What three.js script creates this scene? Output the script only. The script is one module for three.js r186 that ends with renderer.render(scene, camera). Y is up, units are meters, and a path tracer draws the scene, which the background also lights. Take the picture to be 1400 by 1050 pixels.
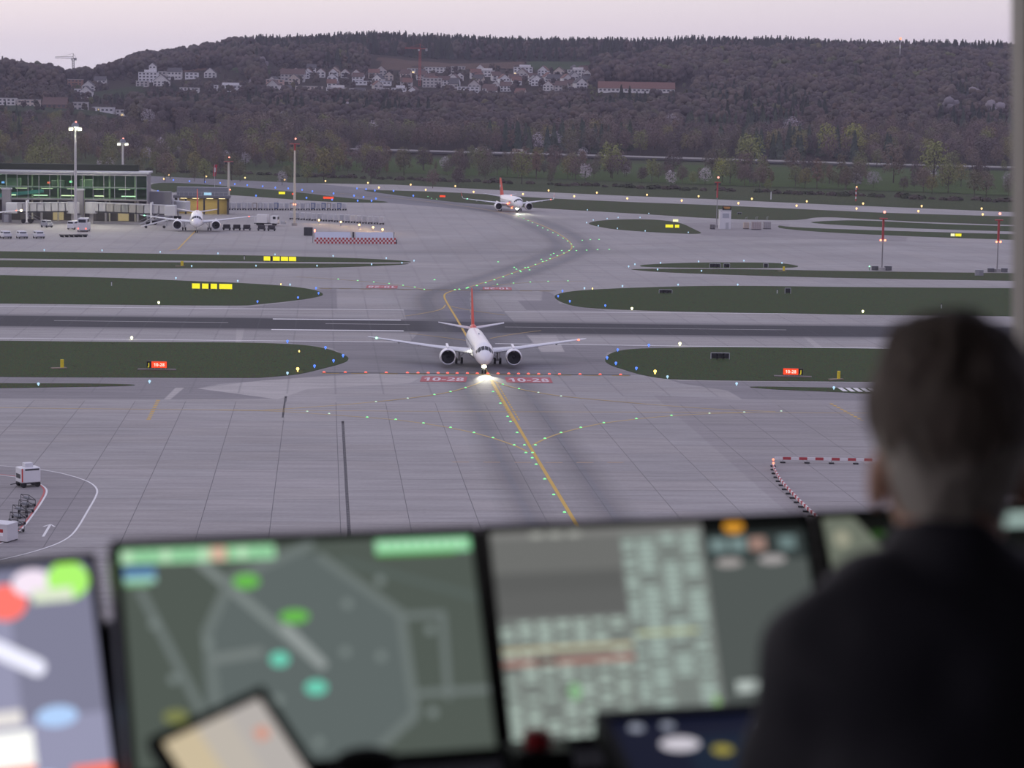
import * as THREE from 'three';
import { mergeGeometries, mergeVertices } from 'three/addons/utils/BufferGeometryUtils.js';
import { RoundedBoxGeometry } from 'three/addons/geometries/RoundedBoxGeometry.js';
import { MarchingCubes } from 'three/addons/objects/MarchingCubes.js';
import { RectAreaLightUniformsLib } from 'three/addons/lights/RectAreaLightUniformsLib.js';
import { createNoise2D, createNoise3D } from 'simplex-noise';

// ---------------------------------------------------------------- camera, sky, exposure
const renderer = new THREE.WebGLRenderer();
renderer.toneMapping = THREE.LinearToneMapping;
renderer.toneMappingExposure = 1.0;
renderer.shadowMap.enabled = true;
RectAreaLightUniformsLib.init();
const scene = new THREE.Scene();
const R = Math.PI / 180;
const EYE = 40;                                   // metres above the apron: the photographer stands in the control cab
const camera = new THREE.PerspectiveCamera(2 * Math.atan(525 / 3305) / R, 4 / 3, 0.1, 9000);   // 85 mm lens
camera.filmGauge = 36;
camera.position.set(0, EYE, 0);
camera.rotation.order = 'YXZ';
camera.rotation.set(-6.626 * R, 0, 0.947 * R);
camera.focus = 420;
camera.userData.fStop = 3.8;
scene.add(camera);

// dusk sky after sunset: pale pink band above the horizon, lavender blue overhead, the afterglow a broad soft rise on the port side
{
  const lerp0 = THREE.MathUtils.lerp, W = 128, H = 256, d = new Float32Array(W * H * 4);
  const stops = [[0, [0.80, 0.74, 0.88]], [1.2, [0.86, 0.77, 0.88]], [1.9, [0.95, 0.82, 0.88]], [3.2, [1.04, 0.96, 0.95]], [8, [0.92, 0.83, 0.92]], [25, [0.76, 0.73, 0.92]], [90, [0.62, 0.61, 0.86]]];
  for (let y = 0; y < H; y++) {
    const el = ((y + 0.5) / H - 0.5) * 180;
    let c = stops[0][1];
    for (let i = 0; i < stops.length - 1; i++) if (el >= stops[i][0]) {
      const t = Math.min(1, (el - stops[i][0]) / (stops[i + 1][0] - stops[i][0]));
      c = stops[i][1].map((v, k) => v + (stops[i + 1][1][k] - v) * t);
    }
    for (let x = 0; x < W; x++) { const o = (y * W + x) * 4, a = ((x + 0.5) / W - 0.5) * 2 * Math.PI, w = (0.5 + 0.5 * Math.cos(a + 150 * R)) ** 3, low = Math.cos(Math.max(0, el) * R) ** 2, f = (p, q) => lerp0(1, p + q * w, low); d[o] = c[0] * f(0.66, 0.72); d[o + 1] = c[1] * f(0.66, 0.72); d[o + 2] = c[2] * f(0.78, 0.46); d[o + 3] = 1; }
  }
  const t = new THREE.DataTexture(d, W, H, THREE.RGBAFormat, THREE.FloatType);
  t.mapping = THREE.EquirectangularReflectionMapping; t.magFilter = THREE.LinearFilter; t.needsUpdate = true;
  scene.background = t; scene.environment = t;
}

scene.fog = new THREE.FogExp2(new THREE.Color().setRGB(0.62, 0.6, 0.72), 0.00008);   // thin evening haze
// ---------------------------------------------------------------- helpers
let seed = 7;
const rnd = () => { seed = (seed + 0x6d2b79f5) | 0; let t = Math.imul(seed ^ (seed >>> 15), 1 | seed); t = (t + Math.imul(t ^ (t >>> 7), 61 | t)) ^ t; return ((t ^ (t >>> 14)) >>> 0) / 4294967296; };
const rr = (a, b) => a + (b - a) * rnd();
const noise2 = createNoise2D(rnd), noise3 = createNoise3D(rnd);
const V = (x, y, z) => new THREE.Vector3(x, y, z);
const lerp = THREE.MathUtils.lerp, clamp = THREE.MathUtils.clamp, smooth = THREE.MathUtils.smoothstep;
const col = (r, g, b) => new THREE.Color().setRGB(r, g, b);
const mat = (c, rough = 0.8, metal = 0, extra = {}) => new THREE.MeshPhysicalMaterial({ color: Array.isArray(c) ? col(...c) : c, roughness: rough, metalness: metal, ...extra });
const glow = (c, k) => new THREE.MeshStandardMaterial({ color: 0x111111, emissive: col(...c), emissiveIntensity: k, roughness: 0.4 });

const used = new Map();
function numbered(n) { const k = used.get(n) ?? 0; used.set(n, k + 1); return k ? n + '_' + String(k).padStart(3, '0') : n; }
const plainGeo = (g) => { let q = g.index ? g.toNonIndexed() : g; for (const k of Object.keys(q.attributes)) if (!['position', 'normal', 'uv'].includes(k)) q.deleteAttribute(k); if (!q.attributes.uv) q.setAttribute('uv', new THREE.BufferAttribute(new Float32Array(q.attributes.position.count * 2), 2)); if (!q.attributes.normal) q.computeVertexNormals(); return q; };
const join = (gs) => { gs = [].concat(gs).filter(Boolean); return gs.length === 1 ? gs[0] : mergeGeometries(gs.map(plainGeo)); };
function mesh(name, gs, m, parent) {          // ONE named mesh; a part when a parent is given
  const o = new THREE.Mesh(join(gs), m); o.castShadow = o.receiveShadow = true;
  o.name = parent ? name : numbered(name); (parent ?? scene).add(o); return o;
}
function thing(name, label, category, [x, y, z] = [0, 0, 0], turn = 0, group) {
  const o = new THREE.Group(); o.name = numbered(name); o.position.set(x, y, z); o.rotation.y = turn;
  o.userData = { label, category }; if (group) o.userData.group = group; scene.add(o); return o;
}
function tag(o, label, category, group) { o.userData = { label, category }; if (group) o.userData.group = group; return o; }
function struct(o, label, category = 'ground') { o.userData = { label, category, kind: 'structure' }; return o; }
function copy(root, [x, y, z], turn, label, group) {
  const o = root.clone(); o.name = numbered(root.name.replace(/_\d{3}$/, '')); o.position.set(x, y, z); o.rotation.y = turn;
  o.userData = { ...root.userData }; if (label) o.userData.label = label; if (group) o.userData.group = group; scene.add(o); return o;
}
const at = (g, x = 0, y = 0, z = 0, ry = 0, rx = 0, rz = 0) => { if (rz) g.rotateZ(rz); if (rx) g.rotateX(rx); if (ry) g.rotateY(ry); return g.translate(x, y, z); };
const box = (w, h, d, x = 0, y = 0, z = 0, ry = 0, rx = 0, rz = 0) => at(new THREE.BoxGeometry(w, h, d), x, y, z, ry, rx, rz);        // centre at x, y, z
const rbox = (w, h, d, r, x = 0, y = 0, z = 0, ry = 0, rx = 0, rz = 0) => at(new RoundedBoxGeometry(w, h, d, 2, r), x, y, z, ry, rx, rz);
const cyl = (r0, r1, h, x = 0, y = 0, z = 0, n = 12) => at(new THREE.CylinderGeometry(r1, r0, h, n), x, y, z);                          // r0 below, r1 above
function bar(a, b, r, n = 8, r2 = r) {
  const A = V(...a), B = V(...b), d = B.clone().sub(A), g = new THREE.CylinderGeometry(r2, r, d.length(), n);
  return g.applyQuaternion(new THREE.Quaternion().setFromUnitVectors(V(0, 1, 0), d.clone().normalize())).translate(...A.add(B).multiplyScalar(0.5).toArray());
}
function beam(a, b, w, h) {                     // a square bar from a to b
  const A = V(...a), B = V(...b), d = B.clone().sub(A), m = new THREE.Matrix4().lookAt(A, B, V(0, 1, 0)), g = new THREE.BoxGeometry(w, h, d.length());
  return g.applyMatrix4(m).translate(...A.add(B).multiplyScalar(0.5).toArray());
}
const lathe = (pts, n = 24) => new THREE.LatheGeometry(pts.map((p) => new THREE.Vector2(...p)), n);
function soften(pts, times = 2) {               // Chaikin corner cutting of a closed outline
  for (let k = 0; k < times; k++) pts = pts.flatMap((p, i) => { const q = pts[(i + 1) % pts.length]; return [[lerp(p[0], q[0], 0.25), lerp(p[1], q[1], 0.25)], [lerp(p[0], q[0], 0.75), lerp(p[1], q[1], 0.75)]]; });
  return pts;
}
function soften1(pts, times = 2) {              // the same for an open line
  for (let k = 0; k < times; k++) { const out = [pts[0]]; for (let i = 0; i < pts.length - 1; i++) { const p = pts[i], q = pts[i + 1]; out.push([lerp(p[0], q[0], 0.25), lerp(p[1], q[1], 0.25)], [lerp(p[0], q[0], 0.75), lerp(p[1], q[1], 0.75)]); } out.push(pts[pts.length - 1]); pts = out; }
  return pts;
}
function plate(pts, y0, y1, holes = []) {                   // a flat slab with outline [[x, z], ...]; uv in metres
  const s = new THREE.Shape(pts.map(([x, z]) => new THREE.Vector2(x, -z)));
  for (const h of holes) s.holes.push(new THREE.Path(h.map(([x, z]) => new THREE.Vector2(x, -z))));
  const g = new THREE.ExtrudeGeometry(s, { depth: y1 - y0, bevelEnabled: false }).rotateX(-Math.PI / 2).translate(0, y0, 0);
  const p = g.attributes.position, uv = new Float32Array(p.count * 2);
  for (let i = 0; i < p.count; i++) { uv[2 * i] = p.getX(i); uv[2 * i + 1] = p.getZ(i); }
  g.setAttribute('uv', new THREE.BufferAttribute(uv, 2)); return g;
}
function ribbon(pts, w, y = 0.03, dash, gap = 0) { // painted line along [[x, z], ...], one quad per piece
  const pos = [], cum = [0];
  for (let i = 1; i < pts.length; i++) cum.push(cum[i - 1] + Math.hypot(pts[i][0] - pts[i - 1][0], pts[i][1] - pts[i - 1][1]));
  const L = cum[cum.length - 1], P = (s) => { let i = 1; while (i < cum.length - 1 && cum[i] < s) i++; const t = (s - cum[i - 1]) / (cum[i] - cum[i - 1] || 1); return [lerp(pts[i - 1][0], pts[i][0], t), lerp(pts[i - 1][1], pts[i][1], t)]; };
  const run = (a, b) => {
    const ss = [a, ...cum.filter((s) => s > a + 0.01 && s < b - 0.01), b], side = ss.map((s) => { const p = P(Math.max(0, s - 0.05)), q = P(Math.min(L, s + 0.05)), l = Math.hypot(q[0] - p[0], q[1] - p[1]) || 1, c = P(s); const nx = -(q[1] - p[1]) / l * w / 2, nz = (q[0] - p[0]) / l * w / 2; return [c[0] + nx, c[1] + nz, c[0] - nx, c[1] - nz]; });
    for (let i = 0; i + 1 < side.length; i++) { const a = side[i], b = side[i + 1]; pos.push(a[0], y, a[1], b[0], y, b[1], a[2], y, a[3], b[0], y, b[1], b[2], y, b[3], a[2], y, a[3]); }
  };
  if (dash) for (let s = 0; s < L; s += dash + gap) run(s, Math.min(L, s + dash)); else run(0, L);
  const g = new THREE.BufferGeometry(); g.setAttribute('position', new THREE.BufferAttribute(new Float32Array(pos), 3));
  const n = new Float32Array(pos.length); for (let i = 1; i < n.length; i += 3) n[i] = 1; g.setAttribute('normal', new THREE.BufferAttribute(n, 3));
  g.setAttribute('uv', new THREE.BufferAttribute(new Float32Array(pos.length / 3 * 2), 2)); return g;
}
function canvasMap(w, h, draw, srgb = true) { const c = document.createElement('canvas'); c.width = w; c.height = h; draw(c.getContext('2d'), w, h); const t = new THREE.CanvasTexture(c); if (srgb) t.colorSpace = THREE.SRGBColorSpace; t.magFilter = THREE.LinearFilter; return t; }
function noiseMap(n, f, lo, hi, seedShift = 0, stretch = 1) {   // tileable grey noise
  const d = new Uint8Array(n * n * 4);
  for (let y = 0; y < n; y++) for (let x = 0; x < n; x++) {
    const a = x / n * 2 * Math.PI, b = y / n * 2 * Math.PI; let v = 0, amp = 0.5;
    for (const k of [1, 2.7, 6.1, 13]) { v += amp * noise3(Math.cos(a) * f * k * stretch + seedShift, Math.sin(a) * f * k * stretch + Math.cos(b) * f * k, Math.sin(b) * f * k); amp *= 0.62; }
    const t = clamp(0.5 + v * 0.75, 0, 1), o = (y * n + x) * 4; for (let c = 0; c < 3; c++) d[o + c] = 255 * lerp(lo[c] ?? lo, hi[c] ?? hi, t); d[o + 3] = 255;
  }
  const t = new THREE.DataTexture(d, n, n); t.wrapS = t.wrapT = THREE.RepeatWrapping; t.magFilter = THREE.LinearFilter; t.needsUpdate = true; return t;
}
const withRepeat = (t, u, v) => { const c = t.clone(); c.repeat.set(u, v); c.needsUpdate = true; return c; };
// the airfield's own axes: u runs along the near runway, v away across it, 4.5 degrees off the camera's axes
const YAW = 4.516 * R, UD = [Math.cos(YAW), -Math.sin(YAW)], VD = [-Math.sin(YAW), -Math.cos(YAW)];
const field = (u, v) => [u * UD[0] + v * VD[0], u * UD[1] + v * VD[1]];
const fieldOf = (x, z) => [x * UD[0] + z * UD[1], x * VD[0] + z * VD[1]];

// ---------------------------------------------------------------- land: flat airfield, wooded hills behind
const COLS = [0, 100, 200, 350, 500, 700, 850, 1000, 1200, 1400].map((c) => (c - 700) / 3305);
const DIST = [1300, 1650, 1900, 2100, 2300, 2500, 2700, 3000, 3300, 3800];
const RISE = [
  [0, 3, 24, 33, 42, 60, 62, 56, 50, 50], [0, 3, 22, 30, 38, 48, 54, 55, 54, 54], [0, 3, 16, 24, 38, 58, 66, 82, 88, 86], [0, 3, 14, 24, 41, 64, 78, 96, 102, 100],
  [0, 2, 12, 24, 41, 63, 80, 102, 110, 110], [0, 2, 12, 24, 42, 64, 80, 99, 107, 108], [0, 2, 16, 30, 54, 70, 82, 99, 108, 108], [0, 2, 18, 34, 56, 74, 88, 104, 113, 113],
  [0, 2, 20, 38, 60, 80, 93, 104, 106, 104], [0, 2, 20, 38, 60, 80, 92, 102, 102, 100],
];
const find = (a, v) => { let i = 0; while (i < a.length - 2 && a[i + 1] < v) i++; return [i, clamp((v - a[i]) / (a[i + 1] - a[i]), 0, 1)]; };
function landAt(x, z) {
  const d = -z; if (d < DIST[0]) return 0;
  const [i, s] = find(COLS, x / d), [j, t] = find(DIST, d), S = s * s * (3 - 2 * s);
  const h = lerp(lerp(RISE[i][j], RISE[i + 1][j], S), lerp(RISE[i][j + 1], RISE[i + 1][j + 1], S), t);
  return h + Math.min(1, h / 30) * (noise2(x / 210, z / 210) * 3.2 + noise2(x / 70 + 9, z / 70) * 1.1);
}
// colours of the soil itself: meadow on the flat, leaf litter under the woods
const grassNoise = noiseMap(256, 1.4, [150, 150, 150], [255, 255, 255], 3);
{
  const xs = [], zs = []; for (let x = -1500; x <= 1500; x += 30) xs.push(x); for (let z = 400; z >= -4200; z -= z > -1200 ? 100 : 30) zs.push(z);
  const pos = [], uv = [], idx = [], cl = [];
  for (const z of zs) for (const x of xs) {
    pos.push(x, landAt(x, z) - 0.3, z); uv.push(x / 60, z / 60);
    const w = z < -1660 ? 1 : 0, n = 0.5 + 0.5 * noise2(x / 120, z / 120);
    const c = w ? [0.085, 0.072, 0.055] : [lerp(0.11, 0.15, n), lerp(0.15, 0.17, n), lerp(0.07, 0.085, n)]; cl.push(...c);
  }
  const W = xs.length; for (let j = 0; j + 1 < zs.length; j++) for (let i = 0; i + 1 < W; i++) { const a = j * W + i; idx.push(a, a + 1, a + W, a + 1, a + W + 1, a + W); }
  const g = new THREE.BufferGeometry(); g.setAttribute('position', new THREE.BufferAttribute(new Float32Array(pos), 3)); g.setAttribute('uv', new THREE.BufferAttribute(new Float32Array(uv), 2));
  g.setAttribute('color', new THREE.BufferAttribute(new Float32Array(cl), 3)); g.setIndex(idx); g.computeVertexNormals();
  struct(mesh('terrain', g, mat([1, 1, 1], 1, 0, { vertexColors: true, map: grassNoise, specularIntensity: 0.1 })), 'open land rising from flat airfield meadow to wooded hills', 'terrain');
}
function fieldPatch(label, pts, c, lift = 0.5) {             // a field lying on the slope
  const s = new THREE.Shape(pts.map(([x, z]) => new THREE.Vector2(x, z))), tri = [];
  const xs = pts.map((p) => p[0]), zs = pts.map((p) => p[1]), x0 = Math.min(...xs), x1 = Math.max(...xs), z0 = Math.min(...zs), z1 = Math.max(...zs), poly = s.getPoints();
  const inside = (x, z) => { let k = false; for (let i = 0, j = poly.length - 1; i < poly.length; j = i++) { const a = poly[i], b = poly[j]; if ((a.y > z) !== (b.y > z) && x < (b.x - a.x) * (z - a.y) / (b.y - a.y) + a.x) k = !k; } return k; };
  const S = 8; for (let x = x0; x < x1; x += S) for (let z = z0; z < z1; z += S) if (inside(x + S / 2, z + S / 2)) { const q = [[x, z], [x + S, z], [x + S, z + S], [x, z + S]].map(([a, b]) => [a, landAt(a, b) + lift, b]); tri.push(...q[0], ...q[2], ...q[1], ...q[0], ...q[3], ...q[2]); }
  const g = new THREE.BufferGeometry(); g.setAttribute('position', new THREE.BufferAttribute(new Float32Array(tri), 3));
  const uv = new Float32Array(tri.length / 3 * 2); for (let i = 0; i < uv.length / 2; i++) { uv[2 * i] = tri[3 * i] / 40; uv[2 * i + 1] = tri[3 * i + 2] / 40; }
  g.setAttribute('uv', new THREE.BufferAttribute(uv, 2)); g.computeVertexNormals();
  struct(mesh('field', g, mat(c, 1, 0, { map: grassNoise, specularIntensity: 0.1 })), label, 'field');
}
const hillXZ = (c, d) => [(c - 700) / 3305 * d, -d];
const patchAt = (l) => l.map(([c, d]) => hillXZ(c, d));
fieldPatch('brown ploughed field above the village under the conifer wood', patchAt([[520, 2640], [712, 2640], [716, 2790], [640, 2800], [510, 2780]]), [0.22, 0.15, 0.11]);
fieldPatch('green meadow between the village and the conifer ridge', patchAt([[716, 2650], [850, 2650], [852, 2860], [712, 2860]]), [0.09, 0.14, 0.06]);
fieldPatch('reddish ploughed field above the houses on the ridge saddle', patchAt([[205, 2600], [275, 2600], [285, 2760], [215, 2760]]), [0.26, 0.15, 0.11]);
fieldPatch('pale green meadow beside the gabled row houses', patchAt([[315, 2540], [365, 2540], [360, 2700], [318, 2700]]), [0.10, 0.15, 0.06]);
fieldPatch('dark green meadow below the hilltop houses', patchAt([[110, 2330], [200, 2330], [190, 2430], [120, 2440]]), [0.07, 0.10, 0.05]);
fieldPatch('bare brown field beyond the trees behind the terminal', patchAt([[90, 1700], [235, 1690], [250, 1800], [100, 1830]]), [0.20, 0.15, 0.12]);
fieldPatch('green strip of meadow below the long row of buildings', patchAt([[-60, 1940], [160, 1940], [150, 2030], [-60, 2030]]), [0.08, 0.11, 0.06]);
fieldPatch('green meadow between the motorway and the hedge', patchAt([[380, 1410], [1500, 1140], [1500, 1560], [820, 1600], [380, 1640]]), [0.125, 0.19, 0.06], -0.1);
fieldPatch('brown field beside the motorway among bare trees', patchAt([[330, 1640], [470, 1640], [480, 1680], [330, 1690]]), [0.22, 0.15, 0.12]);

// ---------------------------------------------------------------- pavement
const IMG = (x0, w, z0, h) => ({ x0, w, z0, h, n: 2048, to: (x, z) => [(x - x0) / w * 2048, (1 - (z - z0) / h) * 2048] });
const NEAR = IMG(-135, 270, -500, 320), FAR = IMG(-340, 720, -1540, 1050);
const CENTRELINE = soften1([[-88.07,-1063.6],[-63.63,-1031.9],[-38.51,-987.7],[-15.12,-927.2],[-1.02,-877.1],[9.98,-796.7],[15.72,-724.7],[16.78,-677.1],[12.67,-643.2],[3.1,-589.2],[-5.35,-545.7],[-11.34,-518.5],[-14.01,-502.1],[-13.08,-480.1],[-9.98,-441.76],[-4.26,-364.91],[2.26,-280.12],[6.5,-227.4],[9.16,-191.98]], 2);
const SLAB = 6.62, U0 = fieldOf(...[-10.08, -234.67])[0], V0 = fieldOf(...[-10.08, -234.67])[1];
function paintPavement(A) {
  return canvasMap(2048, 2048, (g) => {
    const P = (pts) => { g.beginPath(); pts.forEach((p, i) => g[i ? 'lineTo' : 'moveTo'](...A.to(...p))); };
    const fill = (pts, c) => { P(pts); g.closePath(); g.fillStyle = c; g.fill(); };
    const sx = 2048 / A.w;
    const stroke = (pts, w, c, a) => { P(pts); g.strokeStyle = c; g.globalAlpha = a; g.lineWidth = w * sx; g.lineJoin = g.lineCap = 'round'; g.stroke(); g.globalAlpha = 1; };
    const soft = (pts, w, c, a) => { for (let k = 1; k <= 7; k++) stroke(pts, w * k / 7, c, a / 7 * 1.35); };
    g.fillStyle = 'rgb(156,152,148)'; g.fillRect(0, 0, 2048, 2048);
    const asphalt = 'rgb(130,127,127)', tar = 'rgb(141,137,135)', pale = 'rgb(172,168,163)';
    // every slab its own batch of concrete
    let s = 11; const rn = () => ((s = Math.imul(s, 48271) & 0x7fffffff) / 0x7fffffff);
    for (let v = V0 - SLAB * 14; v < 1560; v += SLAB * (v > 600 ? 2 : 1)) for (let u = U0 - SLAB * 60; u < 420; u += SLAB) {
      const t = 0.5 + 0.5 * noise2(u * 0.9 + 50, v * 0.9), k = Math.round(149 + 11 * t), q = SLAB * (v > 600 ? 2 : 1);
      if (rn() > 0.35) fill([field(u, v), field(u + SLAB, v), field(u + SLAB, v + q), field(u, v + q)], `rgba(${k},${k - 3},${k - 6},0.7)`);
    }
    // asphalt shoulders and taxiway links
    fill([[-99.41,-339.88],[-35.78,-347.47],[-28.47,-359.22],[-25.27,-373.2],[-29.2,-390.61],[-39.02,-399.87],[-7.46,-402.7],[28.12,-403.68],[15.37,-390.84],[14.44,-378.34],[16.63,-365.02],[21.82,-358.83],[-6.56,-357.56],[-18.49,-356.76],[-27.77,-350.54],[-41.24,-338.43],[-43.6,-332.82],[-31.45,-322.78],[-46.78,-319.89],[-92.47,-315.98]], asphalt);
    fill([[-58.72,-260.07],[-55.39,-259.37],[-51.69,-257.93],[-48.3,-255.44],[-45.36,-251.7],[-43.49,-248.44],[-42.16,-244.28],[-41.6,-239.71],[-40.98,-231.62],[-40.2,-221.79],[-40.1,-216.85],[-40.85,-212.76],[-42.58,-208.38],[-45.86,-202.72]], 'rgba(122,119,120,0.45)'); fill([[19.66,-333.93],[23.24,-291.38],[26.94,-245.32],[28.59,-225.52],[56.19,-228.1],[81.04,-332.25],[31.69,-329.72]], 'rgba(128,124,124,0.32)');
    fill([[21.77,-357.85],[24.61,-351.58],[77.92,-355.5],[72.88,-331.98],[31.77,-330.55],[30.62,-340.63],[24.42,-348.76]], asphalt);
    fill([[-21.15,-465.7],[-1.93,-465.3],[0.49,-440.7],[5.56,-416.44],[2.33,-400.63],[-17.24,-402.3],[-16.45,-419.29],[-19.43,-440.02]], 'rgb(128,126,127)');
    fill([[-42.24,-511.9],[-37.8,-514.9],[-34.02,-465.7],[-52.32,-463.7],[-42.78,-483]], asphalt);
    fill([[6.29,-520.3],[8.51,-510.7],[9.32,-486.4],[18.34,-470.8],[2.61,-469.5],[0.91,-491.9],[5.7,-492.9]], asphalt);
    fill([[-200.16,-1264.7],[-107.86,-1193.4],[-53.54,-1079.3],[-18.99,-980.9],[-1.09,-913.3],[-11.98,-903],[-41.06,-943.8],[-69.97,-989.6],[-100.39,-1058],[-182.78,-1154.8]], 'rgb(118,117,120)');
    fill([[56.91,-832],[70.28,-841.6],[94.91,-834.5],[89.7,-798.8],[124.17,-765.3],[120.05,-739.6],[58.5,-753.8]], tar);
    fill([[-46.7,-333.25],[-45.5,-333.42],[-45.53,-320.06],[-46.4,-319.94]], pale); fill([[-49.63,-433],[-48.09,-433.28],[-44.85,-397.65],[-45.79,-397.49]], pale); fill([[51.03,-424.28],[52.09,-424.46],[52.21,-403.98],[50.96,-403.78]], pale);
    fill([[-35.61,-343.78],[-19.51,-355.62],[-13.37,-350.76],[-14.63,-343.15],[-28.49,-334.08],[-31.38,-321.98],[-43.6,-332.82]], pale);
    fill([[2.4,-418.55],[7.51,-419.44],[8.47,-390.89],[4.66,-390.28]], pale);
    // rubber laid down along the runway and the taxi paths
    { const rub = [[-124.68,-426.86],[-46.13,-432.19],[-8.04,-431.89],[31.42,-433.26],[128.41,-440.98]]; soft(rub, 28, 'rgb(60,60,65)', 0.5); soft(rub, 22, 'rgb(50,50,55)', 0.95); stroke(rub, 17, 'rgb(36,36,42)', 0.9); }
    for (const o of [-4.2, 4.2]) { const side = CENTRELINE.map(([x, z], i) => { const a = CENTRELINE[Math.max(0, i - 1)], b = CENTRELINE[Math.min(CENTRELINE.length - 1, i + 1)], l = Math.hypot(b[0] - a[0], b[1] - a[1]); return [x - (b[1] - a[1]) / l * o, z + (b[0] - a[0]) / l * o]; }); soft(side, 6, 'rgb(84,82,87)', 0.3); soft(side, 3, 'rgb(84,82,87)', 0.12); }
    soft(CENTRELINE.filter(([, z]) => z < -370), 26, 'rgb(80,78,84)', 0.2); soft(CENTRELINE.filter(([, z]) => z > -380), 13, 'rgb(90,88,92)', 0.1);
    soft([[-14.21,-520],[-18.07,-509],[-18.27,-486.2],[-15.34,-453],[-9.99,-406.03],[-6.66,-362.52]], 8, 'rgb(70,69,74)', 0.22); soft([[-7.55,-527.7],[-11.93,-510.3],[-11.68,-482.2],[-8.24,-442.08],[-3.52,-378.8]], 8, 'rgb(70,69,74)', 0.2);
    soft([[-77.8,-637.8],[-39.53,-643.4],[-0.58,-649.1],[17.64,-670.5]], 16, 'rgb(95,93,98)', 0.28); soft([[-68.53,-607],[-40.85,-605.5],[-11.59,-610.1],[19.4,-661]], 8, 'rgb(95,93,98)', 0.12);
    soft([[20.77,-845.8],[-0.75,-735.8],[-12.7,-665.5],[-27.77,-641.8]], 22, 'rgb(110,107,110)', 0.16);
    soft([[23.33,-658.8],[62.27,-693.2],[108.9,-724.8],[147.41,-699.1]], 18, 'rgb(110,107,112)', 0.2); soft([[26.63,-693.9],[89.57,-746.6],[154.69,-734.1]], 9, 'rgb(110,107,112)', 0.16);
    soft([[-14.84,-373.76],[-20.72,-377.18],[-26.32,-375.2]], 7, 'rgb(85,83,86)', 0.3); soft([[5.18,-383.51],[10.33,-379.88],[14.32,-378.32]], 7, 'rgb(85,83,86)', 0.3); soft([[-11.21,-366.93],[-4.48,-364.88],[2.2,-368.99]], 12, 'rgb(70,68,72)', 0.2);
    // sealed joints, and the odd crack
    g.lineCap = 'butt';
    for (let u = U0 - SLAB * 60; u < 420; u += SLAB) stroke([field(u, 330), field(u, 1550)], 0.22, 'rgb(95,93,94)', 0.3);
    for (let v = 330; v < 1550; v += SLAB) stroke([field(-400, v), field(420, v)], 0.22, 'rgb(95,93,94)', 0.18);
    // weathering: fine grain, patches, long scuffs along the traffic
    const im = g.getImageData(0, 0, 2048, 2048), D = im.data;
    for (let y = 0; y < 2048; y++) for (let x = 0; x < 2048; x++) {
      const X = A.x0 + x / 2048 * A.w, Z = A.z0 + (1 - y / 2048) * A.h, [u, v] = fieldOf(X, Z);
      const k = 1 + 0.045 * noise2(u / 26, v / 2.6) + 0.03 * noise2(u / 7 + 40, v / 1.1) + 0.035 * noise2(u / 60, v / 45) + 0.02 * noise2(u * 1.3, v * 0.9), o = (y * 2048 + x) * 4;
      D[o] *= k; D[o + 1] *= k; D[o + 2] *= k;
    }
    g.putImageData(im, 0, 0);
  });
}
const pave = (A) => { const t = paintPavement(A); t.wrapS = t.wrapT = THREE.ClampToEdgeWrapping; t.repeat.set(1 / A.w, 1 / A.h); t.offset.set(-A.x0 / A.w, -A.z0 / A.h); return mat([1, 1, 1], 0.82, 0, { map: t }); };
const nearPave = pave(NEAR), farPave = pave(FAR);
const FARLINE = [[223.13,-952],[161.02,-995],[133.3,-1012.8],[82.97,-1053.9],[47.33,-1076.1],[-9.95,-1122.5],[-58.05,-1169.6],[-105.95,-1172.4],[-183.64,-1235.7],[-370.25,-1272.3]];
// drain channels sunk into the near apron: [u, from v, to v]
const DRAINS = [[-19.91, -284.92, -13.43, -200.68, -21.17, -300.95], [-29.76, -314.32, -28.89, -303.3, -30.6, -325.76]].map(([x, z, x1, z1, x2, z2]) => [fieldOf(x, z)[0], fieldOf(x1, z1)[1], fieldOf(x2, z2)[1]]), DW = 0.17;
const drainHole = ([u, a, b]) => [field(u - DW, a), field(u + DW, a), field(u + DW, b), field(u - DW, b)];
struct(mesh('ground', plate([[-135, -180], [135, -180], [135, -495], [-135, -495]], -0.3, 0, DRAINS.map(drainHole)), nearPave), 'grey concrete apron and runway below the tower', 'apron');
struct(mesh('ground', plate([[-135, -495], [135, -495], [210, -495], [380, -720], ...FARLINE, [-340, -700], [-190, -495]], -0.3, 0), farPave), 'grey concrete taxiways and aprons beyond the near runway', 'apron');

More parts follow.
